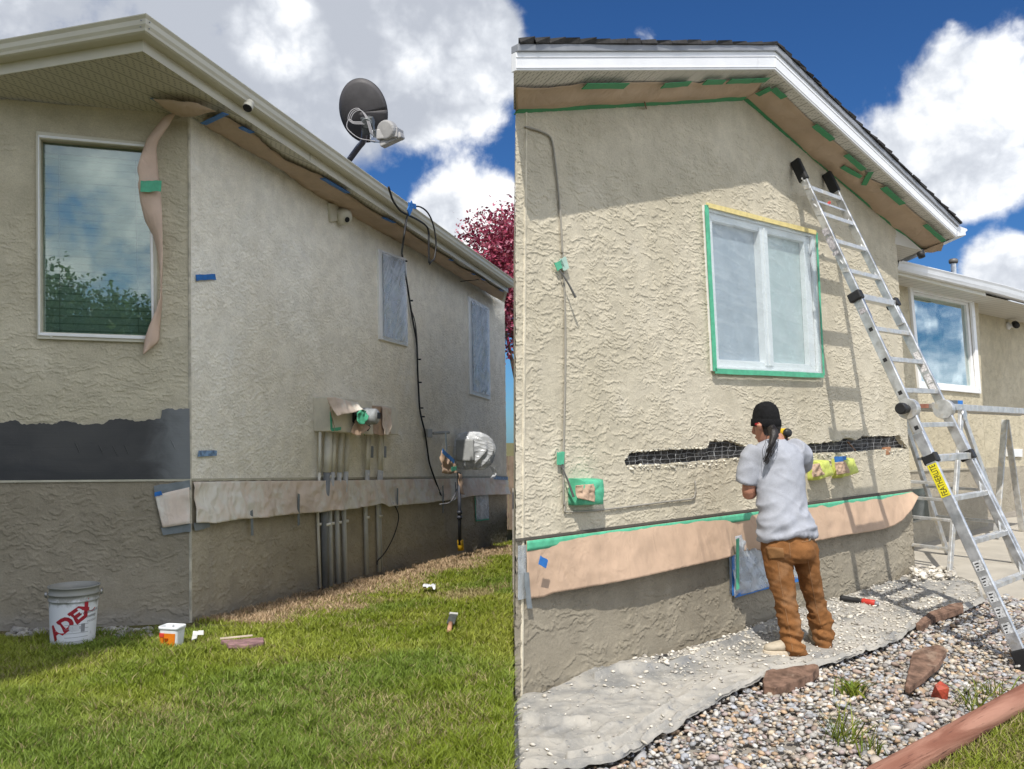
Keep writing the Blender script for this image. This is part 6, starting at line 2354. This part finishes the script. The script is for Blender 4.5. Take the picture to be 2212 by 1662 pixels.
def cloth_and_rubble():
    nu, nv = 420, 120
    a, b = resample(CL_TOP, nu), resample(CL_BOT, nu)
    rng = random.Random(6)
    G = []
    for j in range(nv):
        v = j / (nv - 1)
        row = []
        for i in range(nu):
            u = i / (nu - 1)
            p = a[i].lerp(b[i], v)
            q = hit(GR, (p.x, p.y))
            if v == 0: q += nR * .012 * noise.noise(q * 9)
            if v == 1: q += nR * .02 * noise.noise(q * 5)
            q.x = max(q.x, .012)
            row.append(q + ZUP * (cloth_h(q, u, v) + .016))
        G.append(row)
    # top side and a hem that turns down
    G.append([p + nR * .004 - ZUP * .012 for p in G[-1]])
    o = MB().grid(G).done("drop_cloth", CLOTH, smooth=True)
    tag(o, "dusty grey canvas drop cloth spread along the foot of the gable wall", "drop cloth")
    m = MB()
    row = [hit(GR, (p.x, p.y)) for p in resample(CL_TOP, 90)]
    m.grid([[p + nR * .005 + ZUP * (.02 + .03 * noise.noise(p * 6)) for p in row], [p + nR * .05 + ZUP * (.03 + .015 * noise.noise(p * 7)) for p in row]])
    tag(m.done("plastic_edge", plain("black_poly_edge", (.03, .03, .033), .4)), "black plastic edging along the foot of the gable wall", "edging")
    rs = np.random.default_rng(12)
    P = []
    n = 0
    while n < 3800:
        u, v = rs.random(), rs.random()
        wgt = .05 + 1.0 * math.exp(-((u - .80) / .17) ** 2) + .55 * math.exp(-((u - .52) / .16) ** 2) * math.exp(-((v - .25) / .25) ** 2) + .6 * (v < .16) * (u > .3)
        if rs.random() > wgt: continue
        i = int(u * (nu - 1))
        p = a[i].lerp(b[i], v)
        q = hit(GR, (p.x, p.y))
        P.append((q + ZUP * (cloth_h(q, u, v) + .023), .003 + .013 * rs.random() ** 3.2 + (.012 if rs.random() < .03 else 0)))
        n += 1
    for i in range(420):
        q = hit(GR, R6(905 + 250 * rs.random() ** 1.4, 510 + 60 * rs.random()))
        P.append((q + ZUP * (.03 + .07 * rs.random()), .010 + .03 * rs.random() ** 2))
    rubble("plaster_rubble", P, [(.62, .58, .50), (.52, .48, .41), (.68, .64, .57), (.40, .37, .33)], 13, "chipped stucco rubble strewn over the drop cloth behind the worker", .6)


TIM_A, TIM_B = hit(shift(GR, .05), R6(560, 1803)), hit(shift(GR, .05), R6(1960, 1010))
TIMBER_DIR = (TIM_B - TIM_A).normalized()


def gravel_and_stones():
    rs = np.random.default_rng(21)
    edge = [hit(GR, (p.x, p.y)) for p in resample(CL_BOT[:-2], 60)]
    edge = [p - nR * .10 for p in edge]
    far = [hit(GR, p) for p in ((2170, 1285), (2330, 1330), (2420, 1400))]
    poly = [tuple(p) for p in edge] + [tuple(p) for p in far] + [tuple(TIM_B), tuple(TIM_A), (TIM_A.x - .6, TIM_A.y - .9), (.5, 2.9), (.02, 2.9)]
    xs, ys = [p[0] for p in poly], [p[1] for p in poly]
    N = 34000
    x = min(xs) + rs.random(N) * (max(xs) - min(xs))
    y = min(ys) + rs.random(N) * (max(ys) - min(ys))
    k = in_poly(x, y, poly)
    x, y = x[k], y[k]
    n = GR[1]
    z = GR[0].z - ((x - GR[0].x) * n.x + (y - GR[0].y) * n.y) / n.z
    sz = .009 + .016 * rs.random(len(x)) ** 1.8 + .016 * (rs.random(len(x)) < .02)
    lay = rs.random(len(x)) * .032 - .024
    cols = [(.42, .40, .37), (.33, .325, .325), (.33, .335, .345), (.48, .42, .34), (.45, .32, .21), (.50, .48, .45), (.32, .295, .275), (.38, .29, .24), (.38, .39, .42), (.50, .41, .30), (.34, .28, .265), (.58, .55, .50), (.40, .35, .30)]
    P = [((a, b, c + d), s) for a, b, c, d, s in zip(x, y, z, lay, sz)]
    rubble("river_gravel", P, cols, 22, "mixed round river stones filling the bed beside the drop cloth", .62, 'stuff', STONE, None, "gravel", 1, True)
    # flagstones
    def slab_stone(name, pp, th, rise, label, mat, cat="stone"):
        m = MB()
        ring = [hit(GR, R6(*p)) + ZUP * h for p, h in zip(pp, rise)]
        n_ = len(ring)
        rng = random.Random(len(label))
        fine = resample(ring + [ring[0]], 40)[:-1]
        fine = [p + Vector((rng.uniform(-.004, .004), rng.uniform(-.004, .004), rng.uniform(-.002, .002))) for p in fine]
        c = sum(fine, Vector()) / len(fine)
        m.prism(fine, ZUP * -th)
        o = m.done(name, mat, bevel=.006)
        return tag(o, label, cat)
    slab_stone("flagstone", ((5, 1168), (30, 1132), (180, 1108), (320, 1088), (345, 1104), (300, 1140), (200, 1185), (80, 1228), (12, 1212)), .06, (.05, .06, .06, .06, .06, .05, .05, .05, .05), "long brown flagstone under the edge of the drop cloth below the worker's shoe", ROCK_BR)
    slab_stone("flagstone", ((922, 838), (1010, 772), (1130, 735), (1200, 720), (1212, 745), (1120, 772), (1030, 800), (950, 846)), .05, (.06, .07, .08, .08, .07, .06, .06, .05), "narrow dark brown stone at the cloth edge near the ladder's foot", ROCK_BR)
    slab_stone("flagstone", ((905, 1048), (1050, 1028), (1116, 1048), (1068, 1105), (1000, 1150), (880, 1228), (856, 1224)), .04, (.10, .12, .12, .08, .07, .05, .05), "triangular brown flagstone lying on the gravel", ROCK_BR)
    import bmesh
    c = hit(GR, R6(1090, 1258)) + Vector((0, .05, .045))
    k = c.y / F * B_
    V = []
    rng = random.Random(31)
    bm = bmesh.new()
    for i in range(13):
        d = Vector((rng.gauss(0, 1), rng.gauss(0, 1), rng.gauss(0, 1))).normalized()
        bm.verts.new(c + Vector((d.x * 68 * k * (1.0 + .2 * rng.random()), d.y * 60 * k, d.z * 58 * k)))
    bmesh.ops.convex_hull(bm, input=bm.verts)
    me = bpy.data.meshes.new("red_rock")
    bm.to_mesh(me)
    bm.free()
    o = link("red_rock", me, ROCK_RED)
    b = o.modifiers.new('bevel', 'BEVEL')
    b.width = .006
    tag(o, "small angular red rock on the gravel beside the triangular flagstone", "rock")
    # landscape timber
    m = MB()
    d = TIMBER_DIR
    s = d.cross(ZUP).normalized()
    n_ = 60
    rows = []
    for i in range(n_):
        p = TIM_A.lerp(TIM_B, i / (n_ - 1))
        row = []
        for k_ in range(21):
            a = 2 * pi * k_ / 20
            ca, sa = cos(a), sin(a)
            rr = .058 * (1 / (abs(ca) ** 4 + abs(sa) ** 4) ** .25) * (1 - .10 * (abs(ca * sa) > .45))
            q = p + (s * ca + ZUP * sa) * rr
            row.append(q + (s * ca + ZUP * sa) * (.0035 * noise.noise(q * 7)))
        rows.append(row)
    mm = MB().grid(rows)
    mm.add(rows[0][:-1], [tuple(range(20))])
    mm.add(rows[-1][:-1], [tuple(range(20))])
    tag(mm.done("landscape_timber", wood_red(), smooth=True), "red stained landscape timber between the gravel and the lawn corner", "timber")
    # the corner of lawn beyond the timber, and weeds in the gravel
    N = 150000
    x = .8 + rs.random(N) * 4.2
    y = 2.2 + rs.random(N) * 3.4
    dd = (x - TIM_A.x) * s.x + (y - TIM_A.y) * s.y
    sg = 1 if s.y < 0 else -1
    ok = (dd * sg > .05) & (x > .52 * y * .82)
    x, y = x[ok], y[ok]
    dry = np.clip((vnoise(x * 3, y * 3, 30) - .5) * 1.6, 0, .4) + .06
    tint = grass_tints(len(x), vnoise(x * 2, y * 2, 31), vnoise(x * 1.3, y * 1.3, 32), dry, rs)
    o = blades("lawn_grass", np.stack([x, y], 1), lambda a, b: GR[0].z - ((a - GR[0].x) * n.x + (b - GR[0].y) * n.y) / n.z - .015, BLADE, .055 * np.ones(len(x)), .0032 * np.ones(len(x)), tint, 33, .9)
    tag(o, "corner of green lawn beyond the red timber", "grass")
    for i, (p, h, cnt, lab) in enumerate((((550, 1215), .07, 60, "small low weed in the gravel left of the triangular flagstone"), ((500, 1490), .16, 46, "long-bladed grass tuft in the gravel near the picture's lower edge"), ((1240, 1290), .13, 36, "grass tuft beside the timber near the red rock"), ((1385, 1215), .12, 24, "thin grass tuft against the upper end of the timber"), ((650, 1555), .08, 30, "small grass tuft at the bottom edge of the gravel"))):
        c = hit(GR, R6(*p))
        xy = np.array([[c.x, c.y]]) + rs.normal(size=(cnt, 2)) * (.045 if h > .1 else .035)
        t = grass_tints(cnt, rs.random(cnt), rs.random(cnt), .08, rs) * .8
        o = blades("grass_tuft", xy, lambda a, b: np.full(len(a), c.z + .005), BLADE, h * np.ones(cnt), .0035 * np.ones(cnt) + (.004 if h < .075 else 0), t, 40 + i, 1.3, None)
        tag(o, lab, "grass tuft", "weeds growing in the gravel")
    # demolition tool on the cloth
    a, b = hit(GR, R6(470, 682)) + ZUP * .06, hit(GR, R6(690, 716)) + ZUP * .06
    r = thing("hammer", a, "black and red handled tool lying on the drop cloth right of the worker", "tool")
    m = MB()
    d = b - a
    m.tube([a + d * t for t in (0, .03, .08, .3, .56, .6)], [.018, .026, .024, .020, .022, .024], 12)
    m.done("grip", BLACK, r, smooth=True)
    MB().tube([a + d * t for t in (.60, .64, .8, .92, .95)], [.023, .026, .024, .026, .022], 12).done("body", RED, r, smooth=True)
    MB().tube([a + d * t for t in (.95, 1.0, 1.05)], [.018, .016, .012], 10).done("tip", GRAYMET, r, smooth=True)


# ------------------------------------------------------------------ the worker
def remeshed(name, m, voxel, mat, parent, it=4, disp=None):
    me = bpy.data.meshes.new(name)
    me.from_pydata(m.v, [], m.f)
    tmp = bpy.data.objects.new(name + "_tmp", me)
    COL.objects.link(tmp)
    md = tmp.modifiers.new('r', 'REMESH')
    md.mode = 'VOXEL'
    md.voxel_size = voxel
    sm = tmp.modifiers.new('s', 'SMOOTH')
    sm.factor = .5
    sm.iterations = it
    bpy.context.view_layer.update()
    dg = bpy.context.evaluated_depsgraph_get()
    out = bpy.data.meshes.new_from_object(tmp.evaluated_get(dg))
    bpy.data.objects.remove(tmp)
    out.name = name
    if disp:
        N = [v.normal.copy() for v in out.vertices]
        for v, nn in zip(out.vertices, N): v.co += nn * disp(v.co)
    out.shade_smooth()
    out.materials.clear()
    return link(name, out, mat, parent)


def loft(m, rings, n=28):
    """rings: (centre, x half axis vector, y half axis vector); closed with caps"""
    rows = []
    for c, x, y in rings:
        rows.append([c + x * cos(2 * pi * k / n) + y * sin(2 * pi * k / n) for k in range(n)])
    o = len(m.v)
    for r in rows: m.v += r
    for i in range(len(rows) - 1):
        for k in range(n):
            m.f.append((o + i * n + k, o + i * n + (k + 1) % n, o + (i + 1) * n + (k + 1) % n, o + (i + 1) * n + k))
    m.f.append(tuple(o + k for k in range(n - 1, -1, -1)))
    e = o + (len(rows) - 1) * n
    m.f.append(tuple(e + k for k in range(n)))
    return m


def worker():
    from mathutils.bvhtree import BVHTree
    lf, rf = hit(GR, MN(440, 1605)), hit(GR, MN(612, 1530))
    e = Vector((.985, .17, 0)).normalized()
    f = Vector((-e.y, e.x, 0))
    base = Vector((lf.x, lf.y + .03, lf.z))
    PP = vplane(base, e)
    k = .362 * 5.9 / F
    Q = lambda cx, cy, d=0.0: hit((base + f * d, PP[1]), MN(cx, cy))
    r = thing("person", base, "worker seen from behind, grey T-shirt, brown trousers, black beanie and ponytail, facing the wall", "person")
    # ---- body: head, neck, trunk, arms and hands in one surface
    m = MB()
    hc = Q(272, 195, .13)
    hf = (f * .88 - e * .42 - ZUP * .12).normalized()
    hs = Vector((hf.y, -hf.x, 0)).normalized()
    hu = hs.cross(hf)
    if hu.z < 0: hu = -hu
    loft(m, [(hc + hu * z * .9 + hf * o * .86, hs * a * .88, hf * b * .86) for z, o, a, b in ((-.125, .045, .030, .035), (-.11, .035, .048, .058), (-.08, .015, .060, .080), (-.04, .005, .069, .092), (0, 0, .075, .098), (.05, -.005, .075, .097), (.09, -.01, .064, .083), (.115, -.01, .04, .05), (.122, -.01, .01, .012))])
    m.tube([hc + hf * .07 + hu * .03, hc + hf * .105 - hu * .005, hc + hf * .112 - hu * .03, hc + hf * .085 - hu * .045], [.012, .015, .018, .012], 8)
    m.tube([hc + hf * .085 - hu * .07 - hs * .02, hc + hf * .092 - hu * .07, hc + hf * .085 - hu * .07 + hs * .02], [.009, .011, .009], 8)
    for s in (-1, 1):
        m.tube([hc + hs * (.070 * s) + hu * .02, hc + hs * (.088 * s) + hu * .0 - hf * .012, hc + hs * (.072 * s) - hu * .035], [.014, .02, .011], 8)
        m.tube([hc + hf * .083 + hu * .022 + hs * (.034 * s), hc + hf * .088 + hu * .022 + hs * (.034 * s)], [.013, .011], 8)
    m.tube([hc - hu * .06 - hf * .015, Q(322, 270, .10), Q(335, 330, .08)], [.056, .058, .075], 16)
    loft(m, [(Q(cx, cy, d), e * a, f * b) for cx, cy, d, a, b in ((325, 320, .08, .14, .07), (335, 400, .07, .15, .09), (352, 560, .05, .13, .09), (375, 760, .0, .13, .09), (395, 900, .0, .13, .09))])
    drill = Q(372, 238, .40)
    def arm(S, E, W, hand_c, fd, upd, thumb):
        m.tube(catmull([S, S.lerp(E, .5), E, E.lerp(W, .35), W], 4), [.055, .055, .053, .051, .049, .048, .046, .044, .043, .044, .045, .044, .041, .037, .033, .029, .028], 14)
        # palm, four bent fingers and a thumb from its side
        side = fd.cross(upd).normalized()
        m.tube([W, W.lerp(hand_c, .5), hand_c, hand_c + fd * .03], [.027, .032, .036, .030], 10)
        for i, (o, l) in enumerate(((-.027, .070), (-.009, .080), (.009, .076), (.026, .060))):
            a = hand_c + fd * .03 + side * o
            m.tube([a, a + fd * l * .4, a + fd * l * .62 + upd * l * .28, a + fd * l * .5 + upd * l * .6], [.0095, .009, .0085, .007], 7)
        a = hand_c - side * .03 * thumb
        m.tube([a, a - side * .025 * thumb + fd * .02 + upd * .01, a - side * .02 * thumb + fd * .05 + upd * .03], [.012, .0105, .008], 7)
    toward = f
    arm(Q(190, 365, .07), Q(166, 602, .10), Q(285, 420, .36), drill - ZUP * .13 - e * .045, (e * .5 + f * .5 + ZUP * .7).normalized(), f, 1)
    arm(Q(468, 345, .10), Q(470, 440, .32), Q(420, 330, .40), drill + e * .012 - ZUP * .06, (-e * .6 + f * .5 + ZUP * .2).normalized(), (-f * .3 + ZUP * .2 - e).normalized(), -1)
    for t0, t1 in (((345, 880), (400, 1560)), ((480, 880), (612, 1500))):
        pass
    body = remeshed("body", m, .0075, SKIN, r, 3)
    # ---- shirt
    m = MB()
    rings = []
    for cx, cy, d, hw, hd in ((330, 268, .095, 52, .056), (328, 285, .09, 74, .066), (326, 305, .085, 118, .085), (328, 335, .08, 146, .105), (338, 385, .075, 156, .122), (350, 470, .065, 148, .128), (355, 560, .05, 142, .125), (360, 640, .03, 143, .125), (372, 710, .015, 148, .128), (385, 780, .0, 154, .134), (392, 830, .0, 159, .138)):
        rings.append((Q(cx, cy, d), e * (hw * k), f * hd))
    loft(m, rings)
    # hem, lower at the left, riding up at the back
    n = 28
    lo = len(m.v)
    row0 = [Q(392, 828) + e * (cos(2 * pi * i / n) * 159 * k) + f * (sin(2 * pi * i / n) * .14) for i in range(n)]
    row1 = []
    for i in range(n):
        a = 2 * pi * i / n
        dz = -.012 - .034 * max(0, -cos(a)) - .0 * cos(a) + .02 * max(0, -sin(a)) ** 2 - .012 * max(0, cos(a))
        row1.append(Q(394, 836) + e * (cos(a) * 162 * k) + f * (sin(a) * .146) + ZUP * dz)
    m.v += row0 + row1
    for i in range(n): m.f.append((lo + i, lo + (i + 1) % n, lo + n + (i + 1) % n, lo + n + i))
    m.f.append(tuple(lo + i for i in range(n - 1, -1, -1)))
    m.f.append(tuple(lo + n + i for i in range(n)))
    m.tube([Q(225, 345, .08), Q(188, 400, .085), Q(166, 470, .09), Q(153, 540, .10)], [.080, .079, .077, .075], 18)
    m.tube([Q(430, 335, .09), Q(474, 370, .13), Q(482, 410, .24), Q(478, 430, .30)], [.085, .078, .072, .068], 18)
    def sd(p):
        z = p.z
        q = Vector((p.x * 5, p.y * 5, p.z * 4.2))
        h = .010 * (1 - 2 * abs(noise.noise(q)))
        q2 = Vector((p.x * 7 + p.z * 5, p.y * 7, p.z * 11 - p.x * 6))
        low = min(1, max(0, (Q(392, 620).z - z) / .25))
        h += .016 * (1 - 2.4 * abs(noise.noise(q2))) * (.3 + 1.1 * low)
        cr = max(0, 1 - 9 * abs(noise.noise(Vector((p.x * 4 + p.z * 3, p.y * 4, p.z * 6 + p.x * 4))))) ** 1.5
        h += .007 * cr * (.4 + low)
        return h - .005
    shirt = remeshed("t_shirt", m, .010, SHIRT, r, 4, sd)
    # ---- trousers
    m = MB()
    loft(m, [(Q(cx, cy, d), e * (hw * k), f * hd) for cx, cy, d, hw, hd in ((394, 800, .0, 140, .115), (396, 860, .0, 152, .125), (405, 920, -.005, 158, .135), (412, 970, .0, 150, .13), (414, 1005, .0, 120, .10))])
    L_ = [(325, 900, 0, .092), (336, 970, 0, .093), (350, 1060, 0, .088), (368, 1160, 0, .078), (388, 1250, 0, .069), (402, 1340, 0, .064), (420, 1430, 0, .063), (434, 1500, 0, .068), (441, 1560, .01, .071), (442, 1594, .01, .072)]
    R_ = [(488, 900, .02, .090), (502, 970, .03, .088), (518, 1060, .05, .077), (538, 1150, .08, .067), (560, 1240, .11, .060), (584, 1310, .13, .066), (600, 1370, .14, .070), (604, 1430, .14, .060), (612, 1490, .15, .050), (616, 1528, .15, .052)]
    for S in (L_, R_):
        m.tube([Q(a, b, c) for a, b, c, d in S], [d for a, b, c, d in S], 20)
    zk = Q(400, 1250).z
    def pd(p):
        q = Vector((p.x * 6, p.y * 6, p.z * 19))
        lowf = min(1, max(.0, (zk + .08 - p.z) / .25))
        h = .013 * (1 - 2.3 * abs(noise.noise(q + Vector((3, 1, 4)) + Vector((p.z * 3, 0, p.x * 7))))) * (.35 + .9 * lowf)
        q2 = Vector((p.x * 9 + p.z * 5, p.y * 9, p.z * 7 - p.x * 5))
        h += .009 * (1 - 2.2 * abs(noise.noise(q2)))
        cr = max(0, 1 - 8 * abs(noise.noise(Vector((p.x * 6 - p.z * 4, p.y * 6, p.z * 15 + p.x * 8)) + Vector((7, 2, 1))))) ** 1.5
        h += .009 * cr * (.35 + .9 * lowf)
        return h - .006
    pants = remeshed("trousers", m, .010, CANVAS, r, 4, pd)
    # pockets, seams stitched onto the cloth
    bv = BVHTree.FromPolygons([v.co for v in pants.data.vertices], [tuple(p.vertices) for p in pants.data.polygons])
    def on(cx, cy, o=.003):
        d = ray(*MN(cx, cy)).normalized()
        h = bv.ray_cast(EYE, d)
        if h[0] is None: return None
        return h[0] - d * o
    def decal(poly4, name, mat, nn=10, o=.004):
        G = []
        for j in range(nn):
            row = []
            for i in range(nn):
                p = Vector(poly4[0]).lerp(Vector(poly4[1]), i / (nn - 1)).lerp(Vector(poly4[3]).lerp(Vector(poly4[2]), i / (nn - 1)), j / (nn - 1))
                q = on(p.x, p.y, o)
                if q is None: return
                row.append(q)
            G.append(row)
        MB().grid(G).done(name, mat, pants, smooth=True, solid=.003)
    pk = fabric("faded_duck_canvas", (.24, .125, .052), 9, .22, 420, .35)
    decal([(268, 920), (372, 930), (380, 985), (285, 990)], "pocket", pk)
    decal([(482, 890), (562, 880), (565, 955), (492, 965)], "pocket", pk)
    decal([(268, 1040), (315, 1030), (330, 1180), (300, 1190)], "pocket", pk)
    m = MB()
    for P in (((405, 880), (412, 930), (416, 985)), ((268, 918), (372, 928)), ((482, 888), (562, 878)), ((340, 1010), (360, 1150), (385, 1290), (410, 1420), (430, 1540)), ((520, 1000), (545, 1150), (572, 1290), (600, 1400))):
        pp = [on(p.x, p.y, .002) for p in resample([Vector(q) for q in P], 14)]
        pp = [q for q in pp if q]
        if len(pp) > 2: m.tube(pp, .0017, 5)
    m.done("stitching", plain("tan_thread", (.32, .18, .09), .8), pants)
    decal([(527, 848), (537, 850), (533, 882), (524, 880)], "brand_patch", plain("pale_tag", (.45, .38, .28), .8), 4) if on(530, 865) else None
    # ---- beanie, hair
    m = MB()
    bc = hc + hu * .028
    ax = (hu - hf * .16).normalized()
    bx = hs
    by = ax.cross(bx)
    loft(m, [(bc + ax * z, bx * a, by * b) for z, a, b in ((-.028, .076, .095), (.0, .080, .100), (.04, .079, .098), (.08, .071, .087), (.112, .054, .065), (.130, .03, .035), (.136, .008, .01))], 40)
    bn = remeshed("beanie", m, .007, KNIT, r, 3, lambda p: .0016 * sin(atan2((p - bc).dot(by), (p - bc).dot(bx)) * 46) + .006 * noise.noise(p * 14))
    m = MB()
    rows = []
    for z, s in ((-.034, 1.06), (-.030, 1.10), (.012, 1.085), (.018, 1.05)):
        rows.append([bc + ax * z + (bx * cos(2 * pi * i / 60) * .079 + by * sin(2 * pi * i / 60) * .099) * s for i in range(61)])
    MB().grid(rows).done("cuff", KNIT, bn, smooth=True)
    bb = BVHTree.FromPolygons([v.co for v in bn.data.vertices], [tuple(p.vertices) for p in bn.data.polygons])
    G = []
    for j in range(4):
        row = []
        for i in range(8):
            d = ray(*MN(203 + i * 3.4, 180 + j * 7 - i * .5)).normalized()
            h = bb.ray_cast(EYE, d)
            row.append((h[0] if h[0] else hc) - d * .019)
        G.append(row)
    MB().grid(G).done("red_emblem", plain("red_stitched_emblem", (.45, .02, .03), .7, 0, .6, 120), bn, smooth=True)
    m = MB()
    loft(m, [(hc + hu * z - hf * .025, hs * a, hf * b) for z, a, b in ((.02, .066, .076), (-.02, .066, .077), (-.055, .057, .067), (-.08, .036, .044))])
    m.tube(catmull([Q(300, 205, -.0), Q(312, 228, -.03), Q(314, 262, -.055), Q(300, 305, -.07), Q(290, 335, -.075), Q(278, 370, -.075), Q(266, 418, -.07)], 4), [.028] * 4 + [.030, .031, .030, .029, .027, .025, .023, .021, .019, .017, .015, .014, .012, .011, .010, .008, .007, .006, .005, .004, .003], 14)
    hr = remeshed("hair", m, .006, HAIR, r, 2, lambda p: .003 * noise.noise(Vector((p.x * 60, p.y * 60, p.z * 9))))
    m = MB()
    rng = random.Random(5)
    for i in range(26):
        o = Vector((rng.gauss(0, 1), rng.gauss(0, 1) * .5, rng.gauss(0, .6))) * .014
        m.tube(catmull([Q(308, 240, -.03) + o, Q(306, 300, -.075) + o * 1.3, Q(286, 345, -.08) + o * 1.2, Q(262 + rng.uniform(-6, 10), 410 + rng.uniform(-20, 20), -.075) + o * .5], 4), .0018, 4)
    m.done("loose_strands", HAIR, hr)
    # ---- shoes
    for heel, toe, lab in ((Q(492, 1588, .0), Q(330, 1583, .03), 1), (Q(630, 1515, .13), Q(560, 1500, .34), 2)):
        gzv = gz(GR, heel.x, heel.y) + .035
        heel = Vector((heel.x, heel.y, gzv))
        toe = Vector((toe.x, toe.y, gz(GR, toe.x, toe.y) + .035))
        d = (toe - heel)
        ln = max(d.length, .2)
        d = d.normalized()
        toe = heel + d * .255
        s = d.cross(ZUP).normalized()
        m = MB()
        loft(m, [(heel + d * (t * .255) + ZUP * (.022 + h / 2), s * w, ZUP * h / 2 + ZUP * .004) for t, w, h in ((-.02, .022, .06), (.04, .036, .085), (.2, .04, .105), (.4, .043, .09), (.6, .048, .065), (.8, .048, .052), (.95, .034, .042), (1.0, .016, .03))], 22)
        sh = remeshed("shoe", m, .007, SOLE, r, 3, lambda p: .0015 * noise.noise(p * 60))
        m = MB()
        ring = []
        for i in range(36):
            a = 2 * pi * i / 36
            t = .5 + .53 * cos(a)
            ww = .050 * (1 - .25 * max(0, .4 - t)) * abs(sin(a)) ** .7 * (1 if sin(a) > 0 else -1)
            ring.append(heel + d * (t * .255) + s * ww)
        m.prism(ring, ZUP * .03)
        m.done("sole", plain("pale_rubber_sole", (.55, .47, .36), .7, 0, .15, 40), sh, bevel=.005)
        m = MB()
        for t in (.45, .53, .61, .69):
            c = heel + d * (t * .255) + ZUP * (.12 - .075 * t)
            m.tube([c - s * .022, c + ZUP * .006, c + s * .022], .0035, 5)
        m.done("lace", plain("white_lace", (.7, .68, .62), .8), sh)
    # ---- drill in the hands
    t = thing("drill", drill, "yellow and black cordless drill held at head height by the worker", "drill")
    b0, b1 = drill - f * .07, drill + f * .09
    MB().tube([b0, b0 + f * .02, b0 + f * .12, b1], [.026, .032, .033, .028], 16).done("motor_housing", YEL, t, smooth=True)
    MB().tube([b1, b1 + f * .025, b1 + f * .06, b1 + f * .065], [.024, .026, .018, .01], 14).done("chuck", BLACK, t, smooth=True)
    MB().tube([b0 - f * .012, b0 - f * .004, b0 + f * .012], [.018, .030, .033], 14).done("rear_cap", BLACK, t, smooth=True)
    MB().tube([drill - f * .02, drill - f * .03 - ZUP * .13], [.02, .021], 12).done("handle", BLACK, t, smooth=True)
    MB().box(drill - f * .02 - ZUP * .155, e * .035, f * .055, ZUP * .025).done("battery", BLACK, t, bevel=.006)
    MB().tube([b1 + f * .06, b1 + f * .15], .005, 6).done("bit", GRAYMET, t, smooth=True)


# ------------------------------------------------------------------ build everything
ground()
left_house()
left_masking()
left_services()
right_house()
right_wing()
right_masking()
left_things()
trees_behind()
ladder()
trestle()
cloth_and_rubble()
gravel_and_stones()
worker()
grass()
bpy.context.view_layer.update()
